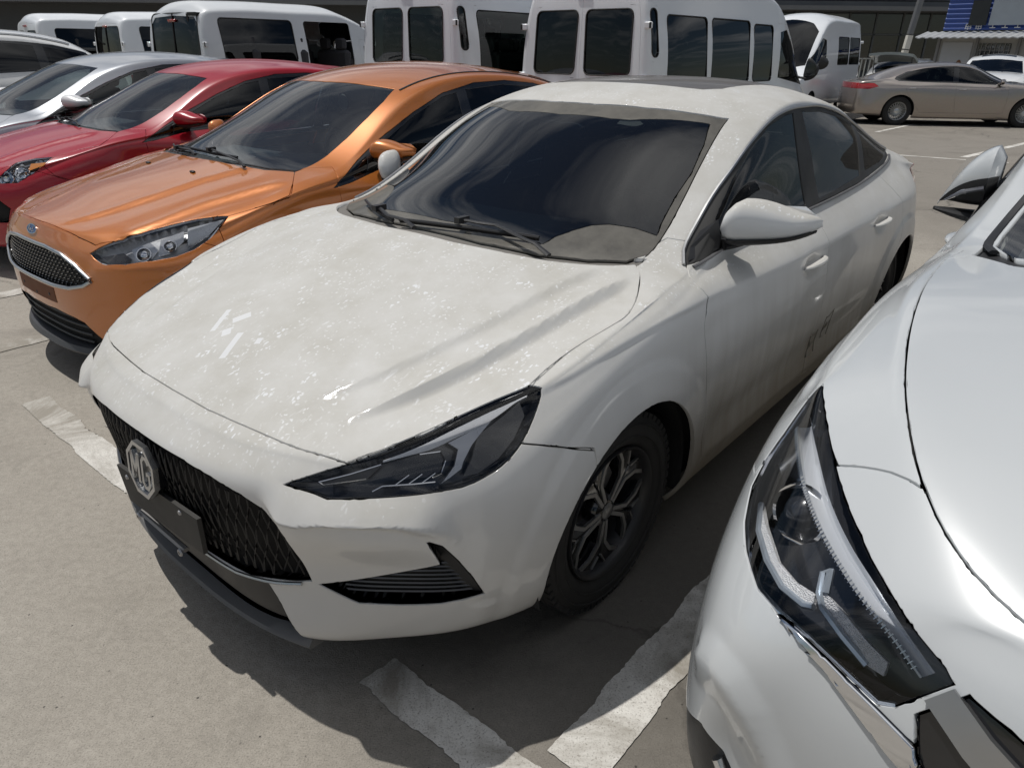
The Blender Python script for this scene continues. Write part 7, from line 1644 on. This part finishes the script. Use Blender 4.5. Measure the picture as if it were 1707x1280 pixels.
    std_car('grey_hatchback', 'grey hatchback with its tailgate raised between the minibus and the bronze sedan', FOCUS_SPEC, (13.0, 25.0, YAW+math.pi), paint('far_grey', (.16, .165, .17), .5, .3, .1), 2, None, None, None, D={**HATCH, 'rear_ws': [(-2.78,-.05,1.4),(-2.80,.5,1.35),(-3.12,.55,1.12),(-3.18,-.05,1.15)]}, glassn='glass_tint', screenm='glass_tint',
            extra=(None, lambda s, r, fb: tailgate(r)))
    std_car('dark_hatchback', 'dark car with its tailgate raised at the far left behind the vans', FOCUS_SPEC, (-12.6, 22.3, YAW+math.pi), paint('far_dark', (.05, .05, .055), .4, .3, .1), 2, None, None, None, D=HATCH, glassn='glass_tint', screenm='glass_tint', extra=(None, lambda s, r, fb: tailgate(r, True)))

def tailgate(root, dark=False):
    m = MB(); rows = []
    for t in np.linspace(0, 1, 7):
        x, z = -3.0-.75*t, 1.44+.30*t-.12*t*t; rows.append([(x, y, z-.05*(abs(y)/.6)**2) for y in np.linspace(-.58, .58, 9)] + [(x, y, z-.07-.05*(abs(y)/.6)**2) for y in np.linspace(.58, -.58, 9)])
    m.add(*grid_loft(rows, True, True, True)); m.build('open_tailgate', paint('tailgate_dark', (.05, .05, .055), .4, .3, .1) if dark else paint('tailgate_pale', (.42, .46, .44), .3, .35, .1), root)
    for sg in (1, -1): g = MB(); g.tube([(-3.2, .52*sg, 1.0), (-3.45, .50*sg, 1.5)], .012, 6); g.build('gas_strut', MT('black_plastic'), root)
    if dark: g = MB(); g.box((-3.76, 0, 1.62), (.03, .9, .09), None, bev=.01); g.build('tailgate_lamp_bar', MT('red_lens'), root)
# ------------------------------------------------------------------ ground, paint, buildings
def concrete():
    k = Mat('worn_concrete'); co = k.coord()
    big = k.noise(.22, 5, .55, co, .4); mid = k.noise(1.6, 7, .62, co, .3); fine = k.noise(38, 5, .7, co); grain = k.noise(230, 2, .6, co)
    c = k.mix(k.maprange(mid, .30, .72), (.305, .275, .230), (.43, .395, .342))
    c = k.mix(k.maprange(big, .38, .66, 0, .55), c, (.41, .38, .335))
    st = k.maprange(k.noise(.75, 8, .70, co, 1.0), .50, .66, 0, .65, True); c = k.mix(st, c, (.19, .17, .145)); pa = k.maprange(k.noise(2.6, 9, .75, co, .5), .55, .64, 0, .35, True); c = k.mix(pa, c, (.23, .21, .18))
    c = k.mix(k.maprange(fine, .32, .70, .42, 0), c, (.15, .135, .11)); c = k.mix(k.maprange(grain, .30, .48, .50, 0), c, (.09, .08, .07)); c = k.mix(k.maprange(grain, .55, .72, 0, .40), c, (.48, .44, .38))
    # stained ground along the bay line, coloured darker to deepen the sedan's shadow
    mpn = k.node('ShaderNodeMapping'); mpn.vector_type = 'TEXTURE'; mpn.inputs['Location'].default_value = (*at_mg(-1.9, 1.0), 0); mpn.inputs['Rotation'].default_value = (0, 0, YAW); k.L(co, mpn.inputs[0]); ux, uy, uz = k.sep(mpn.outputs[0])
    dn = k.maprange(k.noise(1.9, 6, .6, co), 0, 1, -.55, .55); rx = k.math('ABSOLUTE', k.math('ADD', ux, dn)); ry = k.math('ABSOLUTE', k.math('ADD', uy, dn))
    stain_shade = k.math('MULTIPLY', k.maprange(rx, 2.0, 3.1, 1, 0, True), k.maprange(ry, .45, 1.1, 1, 0, True)); c = k.mix(k.math('MULTIPLY', stain_shade, .74), c, (.085, .077, .065))
    # older, darker slab behind the row of cars
    fx_ = k.math('ADD', ux, k.maprange(k.noise(.6, 4, .6, co), 0, 1, -1.2, 1.2)); old = k.math('MULTIPLY', k.maprange(fx_, -3.2, -5.5, 0, .55, True), 1.0); c = k.mix(old, c, (.135, .12, .102))
    # tyre rubbings: long soft streaks
    sk = k.math('MULTIPLY', k.maprange(k.noise(1.0, 5, .6, k.coord('Object', (.35, 5.0, 1)), .3), .58, .72), k.maprange(k.noise(.5, 3), .5, .62)); c = k.mix(k.math('MULTIPLY', sk, .35), c, (.12, .11, .10))
    # pits and hairline cracks
    pit = k.math('MULTIPLY', k.maprange(k.vor(24, co), .05, .085, 1, 0), k.maprange(k.noise(7, 3, .6, co), .50, .56)); c = k.mix(k.math('MULTIPLY', pit, .85), c, (.03, .028, .025))
    wv = k.node('ShaderNodeVectorMath', operation='ADD'); sc = k.node('ShaderNodeVectorMath', operation='SCALE'); sc.inputs[3].default_value = .7; k.L(k.noise(1.3, 6, .65, co, typ='Color'), sc.inputs[0]); k.L(co, wv.inputs[0]); k.L(sc.outputs[0], wv.inputs[1])
    cr = k.math('MULTIPLY', k.maprange(k.vor(.33, wv.outputs[0], 'DISTANCE_TO_EDGE'), .0015, .006, 1, 0), k.maprange(k.noise(.35, 2, .5, co), .40, .50)); c = k.mix(k.math('MULTIPLY', cr, .75), c, (.07, .062, .052))
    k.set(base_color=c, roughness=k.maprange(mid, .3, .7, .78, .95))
    k.bump(k.math('ADD', k.math('MULTIPLY', fine, .6), k.math('SUBTRACT', k.math('MULTIPLY', grain, .5), k.math('MULTIPLY', pit, 1.5))), .55, .006); return k.m

def worn_paint(wear=.46):
    k = Mat('worn_road_paint'); co = k.coord(); g = k.noise(190, 3, .65, co); f = k.noise(24, 6, .68, co)
    c = k.mix(k.maprange(f, .35, .7), (.58, .555, .51), (.72, .70, .65)); c = k.mix(k.maprange(g, .32, .46, .75, 0), c, (.22, .20, .17)); c = k.mix(k.maprange(k.noise(2.2, 8, .72, co, .8), wear, wear+.2, 0, .9), c, (.25, .225, .185))
    k.set(base_color=c, roughness=.85); k.bump(g, .5, .004); return k.m

def ragged(name, poly, mat, label, amp=.012, z=.004, group='painted bay lines on the concrete'):
    """flat painted patch with a chipped outline; poly in the frame of the sedan row"""
    P = resample(np.array(poly, float), .012, True); r = np.random.default_rng(int(abs(poly[0][0]*1000+poly[0][1]*77)) % 9999); n = len(P)
    d = r.normal(0, 1, n); 
    for w in (3, 7): d = d + np.convolve(np.concatenate([d[-30:], d, d[:30]]), np.ones(w*2+1)/(w*2+1)**.5, 'same')[30:-30]
    d /= np.abs(d).max(); N = np.roll(P, -1, 0)-np.roll(P, 1, 0); N = np.stack([N[:, 1], -N[:, 0]], 1); N /= np.maximum(np.linalg.norm(N, axis=1), 1e-9)[:, None]
    P = P - N*(amp*np.abs(d)**1.3)[:, None]*1.0
    pts = [at_mg(*p) for p in P]; me = bpy.data.meshes.new(name); bm = bmesh.new(); vs = [bm.verts.new((a, b, z)) for a, b in pts]; f = bm.faces.new(vs)
    if f.normal.z < 0: f.normal_flip()
    bmesh.ops.triangulate(bm, faces=bm.faces); bm.to_mesh(me); bm.free()
    o = link(name, me, None, mat); o['kind'] = 'structure'; return o

def quad_poly(x0, x1, y0, y1): return [(x0, y0), (x1, y0), (x1, y1), (x0, y1)]

def build_site():
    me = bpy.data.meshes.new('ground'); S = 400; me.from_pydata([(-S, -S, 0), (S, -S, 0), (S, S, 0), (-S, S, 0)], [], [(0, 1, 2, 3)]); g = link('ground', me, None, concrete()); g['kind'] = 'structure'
    wp = worn_paint(); nm = 'bay_marking'
    wp2 = worn_paint(.38); 
    for yb in (1.12, -1.40, -3.92, -6.4):
        wp_ = wp if yb > 0 else wp2
        ragged(nm, [(.600, yb-.58), (.725, yb-.585), (.735, yb-.20), (.738, yb+.60), (.60, yb+.60), (.596, yb-.12)], wp_, '', .028)
        ragged(nm, quad_poly(-5.2, .555, yb-.075, yb+.075), wp_, '', .022)
    ragged(nm, quad_poly(-1.5, .62, -2.90, -2.78), wp2, '', .03)
    for a, b, w in (((6.3, 12.8), (7.9, 11.8), .10), ((7.55, 12.45), (10.4, 15.0), .12), ((8.0, 16.6), (10.9, 19.8), .10), ((10.5, 12.4), (12.8, 15.0), .12), ((12.4, 15.2), (14.4, 17.2), .12)):
        A, B = Vector(a), Vector(b); t = (B-A).normalized(); n = Vector((-t.y, t.x))*w/2
        m = bpy.data.meshes.new(nm); m.from_pydata([(*(A-n), .004), (*(B-n), .004), (*(B+n), .004), (*(A+n), .004)], [], [(0, 1, 2, 3)]); o = link(nm, m, None, wp); o['kind'] = 'structure'
    # far metal-clad hall
    clad = Mat('grey_cladding'); co = clad.coord(); clad.set(base_color=clad.mix(clad.maprange(clad.noise(.3, 5), .3, .7), (.10, .105, .11), (.14, .145, .15)), roughness=.55, metallic=.2); clad = clad.m
    hall = thing('metal_hall', 'long dark grey metal-clad hall across the back of the lot', 'building', (4, 46, 0), 0)
    m = MB(); m.box((-6, 4, 5), (130, 8, 10)); m.build('wall', simple('hall_wall', (.09, .095, .10), .7), hall, smooth=False)
    for z in np.arange(4.1, 8.6, .42): m = MB(); m.box((-6, -.04, z), (130, .12, .36), None, bev=.03); m.build('cladding_board', clad, hall, smooth=False)
    m = MB(); m.box((-6, -.9, 3.85), (130, 1.9, .22)); m.build('eaves', simple('eaves_grey', (.17, .175, .18), .6), hall, smooth=False)
    gm, fm = simple('hall_glass', (.012, .015, .017), .08, coat=1), simple('hall_frame', (.10, .105, .105), .5)
    pale = simple('hall_pale_panel', (.20, .22, .215), .4)
    for i, x in enumerate(np.arange(2.0, 30, 1.55)):
        for j, (z0, z1) in enumerate(((.7, 2.55), (2.65, 3.65))):
            m = MB(); m.box((x, -.05, (z0+z1)/2), (1.42, .06, z1-z0)); pn = m.build('window', pale if (i*3+j) % 7 == 4 else gm, hall, smooth=False)
        m = MB(); m.box((x+.775, -.10, 2.1), (.09, .10, 3.3)); m.build('mullion', fm, hall, smooth=False)
    m = MB(); m.box((16, -.11, 2.6), (30, .08, .08)); m.build('transom', fm, hall, smooth=False)
    for x in (-22, 13.6): m = MB(); m.box((x, -.5, 5.3), (.5, .3, .35)); m.build('floodlight', MT('white_lens'), hall)
    # leaning brace with a pale foot
    br = MB(); br.tube([(19.25, 38.2, 4.9), (19.0, 38.2, 2.45)], .16, 8); o = br.build('roof_brace', simple('galvanised', (.22, .225, .23), .5, .5)); tag(o, 'leaning grey steel brace with a white lower end in front of the hall', 'brace')
    b2 = MB(); b2.tube([(18.995, 38.2, 2.4), (18.82, 38.2, .0)], .172, 8); o2 = b2.build('brace_foot', simple('brace_white', (.80, .78, .70), .6), o)
    for t in (.25, .6): b3 = MB(); b3.tube([(18.995-.175*t, 38.2, 2.4-2.4*t), (18.99-.175*t, 38.2, 2.36-2.4*t)], .178, 8); b3.build('brace_band', MT('black_plastic'), o)
    # railing
    fe = thing('railing', 'pale metal railing with upright bars below the hall windows', 'fence', (16.5, 41.5, 0)); fmx = simple('rail_pale', (.42, .44, .42), .5)
    for z in (.35, 1.35): m = MB(); m.box((2, 0, z), (7, .05, .06)); m.build('rail', fmx, fe, smooth=False)
    bar = MB().box((0, 0, .85), (.05, .05, 1.0)).mesh('upright_bar', False)
    for x in np.arange(-1.4, 5.4, .22): link('upright_bar', bar, fe, fmx, Matrix.Translation((x, 0, 0)))
    # kiosk with blue sign
    kx, ky, ka = 17.2, 32.2, -.98; K = thing('kiosk', 'small white kiosk with a blue corrugated sign and barred windows at the right edge', 'building', (kx, ky, 0), math.atan2(28.0-32.2, 19.0-17.2)+.35); K.scale = (1, 1, .92)
    wl = simple('kiosk_wall', (.45, .45, .44), .7); m = MB(); m.box((4, 1.6, 1.3), (8.0, 3.0, 2.6)); m.build('wall', wl, K, smooth=False)
    aw = MB(); n = 40
    rows = [[(x, .1, 2.62+.02*math.sin(x*22)), (x, -1.1, 2.38+.02*math.sin(x*22)), (x, -1.1, 2.34+.02*math.sin(x*22)), (x, .1, 2.58+.02*math.sin(x*22))] for x in np.linspace(-.5, 8.3, 260)]
    aw.add(*grid_loft(rows, True, True, True)); aw.build('awning', simple('awning_grey', (.42, .43, .44), .5, .3), K)
    bl = MB(); P = []
    rows = [[(x, -.12+.02*math.sin(z*34), z) for z in np.linspace(2.66, 3.85, 90)] for x in (.15, 8.2)]
    bl.add(*grid_loft(rows)); bl.build('sign_board', simple('sign_blue', (.03, .075, .30), .45), K, angle=80)
    m = MB(); m.box((1.35, -.2, 3.32), (.62, .05, .95)); m.build('sign_dark_panel', simple('sign_black', (.012, .016, .018), .5), K, smooth=False)
    m = MB(); m.box((4.2, -.2, 3.32), (4.9, .05, .95)); m.build('sign_pale_panel', simple('sign_pale', (.30, .34, .38), .5), K, smooth=False)
    for i, x in enumerate((1.05, 1.42)):
        m = MB()
        for a, b, c, d_ in ((0, 0, .22, .02), (0, .09, .22, .02), (0, .18, .18, .02), (-.08, .09, .02, .2), (.09, .07, .02, .16), (.0, .05, .02, .18)): m.box((x+a, -.17, 2.72+b), (c, .03, d_))
        m.build('sign_character', simple('sign_white', (.75, .75, .74), .5), K, smooth=False)
    for i, x in enumerate(np.arange(1.9, 5.5, .42)):
        m = MB(); m.box((x, -.16, 2.75), (.20, .03, .03)); m.box((x, -.16, 2.82), (.03, .03, .12)); m.build('sign_character', _M['sign_white'], K, smooth=False)
    for x0, x1 in ((1.55, 2.65), (4.6, 5.9)):
        m = MB(); m.box(((x0+x1)/2, .09, 1.35), (x1-x0, .05, 1.6)); w = m.build('window', gm, K, smooth=False)
        for x in np.arange(x0+.1, x1, .16): b = MB(); b.box((x, .04, 1.35), (.025, .03, 1.6)); b.build('window_bar', simple('bar_grey', (.3, .3, .3), .5), w, smooth=False)
        for z in (.9, 1.4, 1.9): b = MB(); b.box(((x0+x1)/2, .035, z), (x1-x0, .03, .025)); b.build('window_bar', _M['bar_grey'], w, smooth=False)
    for x in (.05, 1.45, 2.9, 4.4, 6.2): m = MB(); m.box((x, .05, 1.3), (.10, .12, 2.6)); m.build('post', simple('post_grey', (.24, .245, .25), .5), K, smooth=False)
    m = MB(); m.box((.75, .085, 1.2), (1.1, .03, 2.0)); m.build('poster_panel', simple('poster_pale', (.50, .52, .55), .5), K, smooth=False)
    m = MB(); ellipsoid(m, (.95, .06, 1.1), (.14, .02, .42), 12, 8); m.build('poster_figure', simple('poster_brown', (.22, .10, .05), .6), K)
build_site(); build_mg(); build_cross(); build_focus(); build_mazda(); build_silver(); build_vans(); build_far()
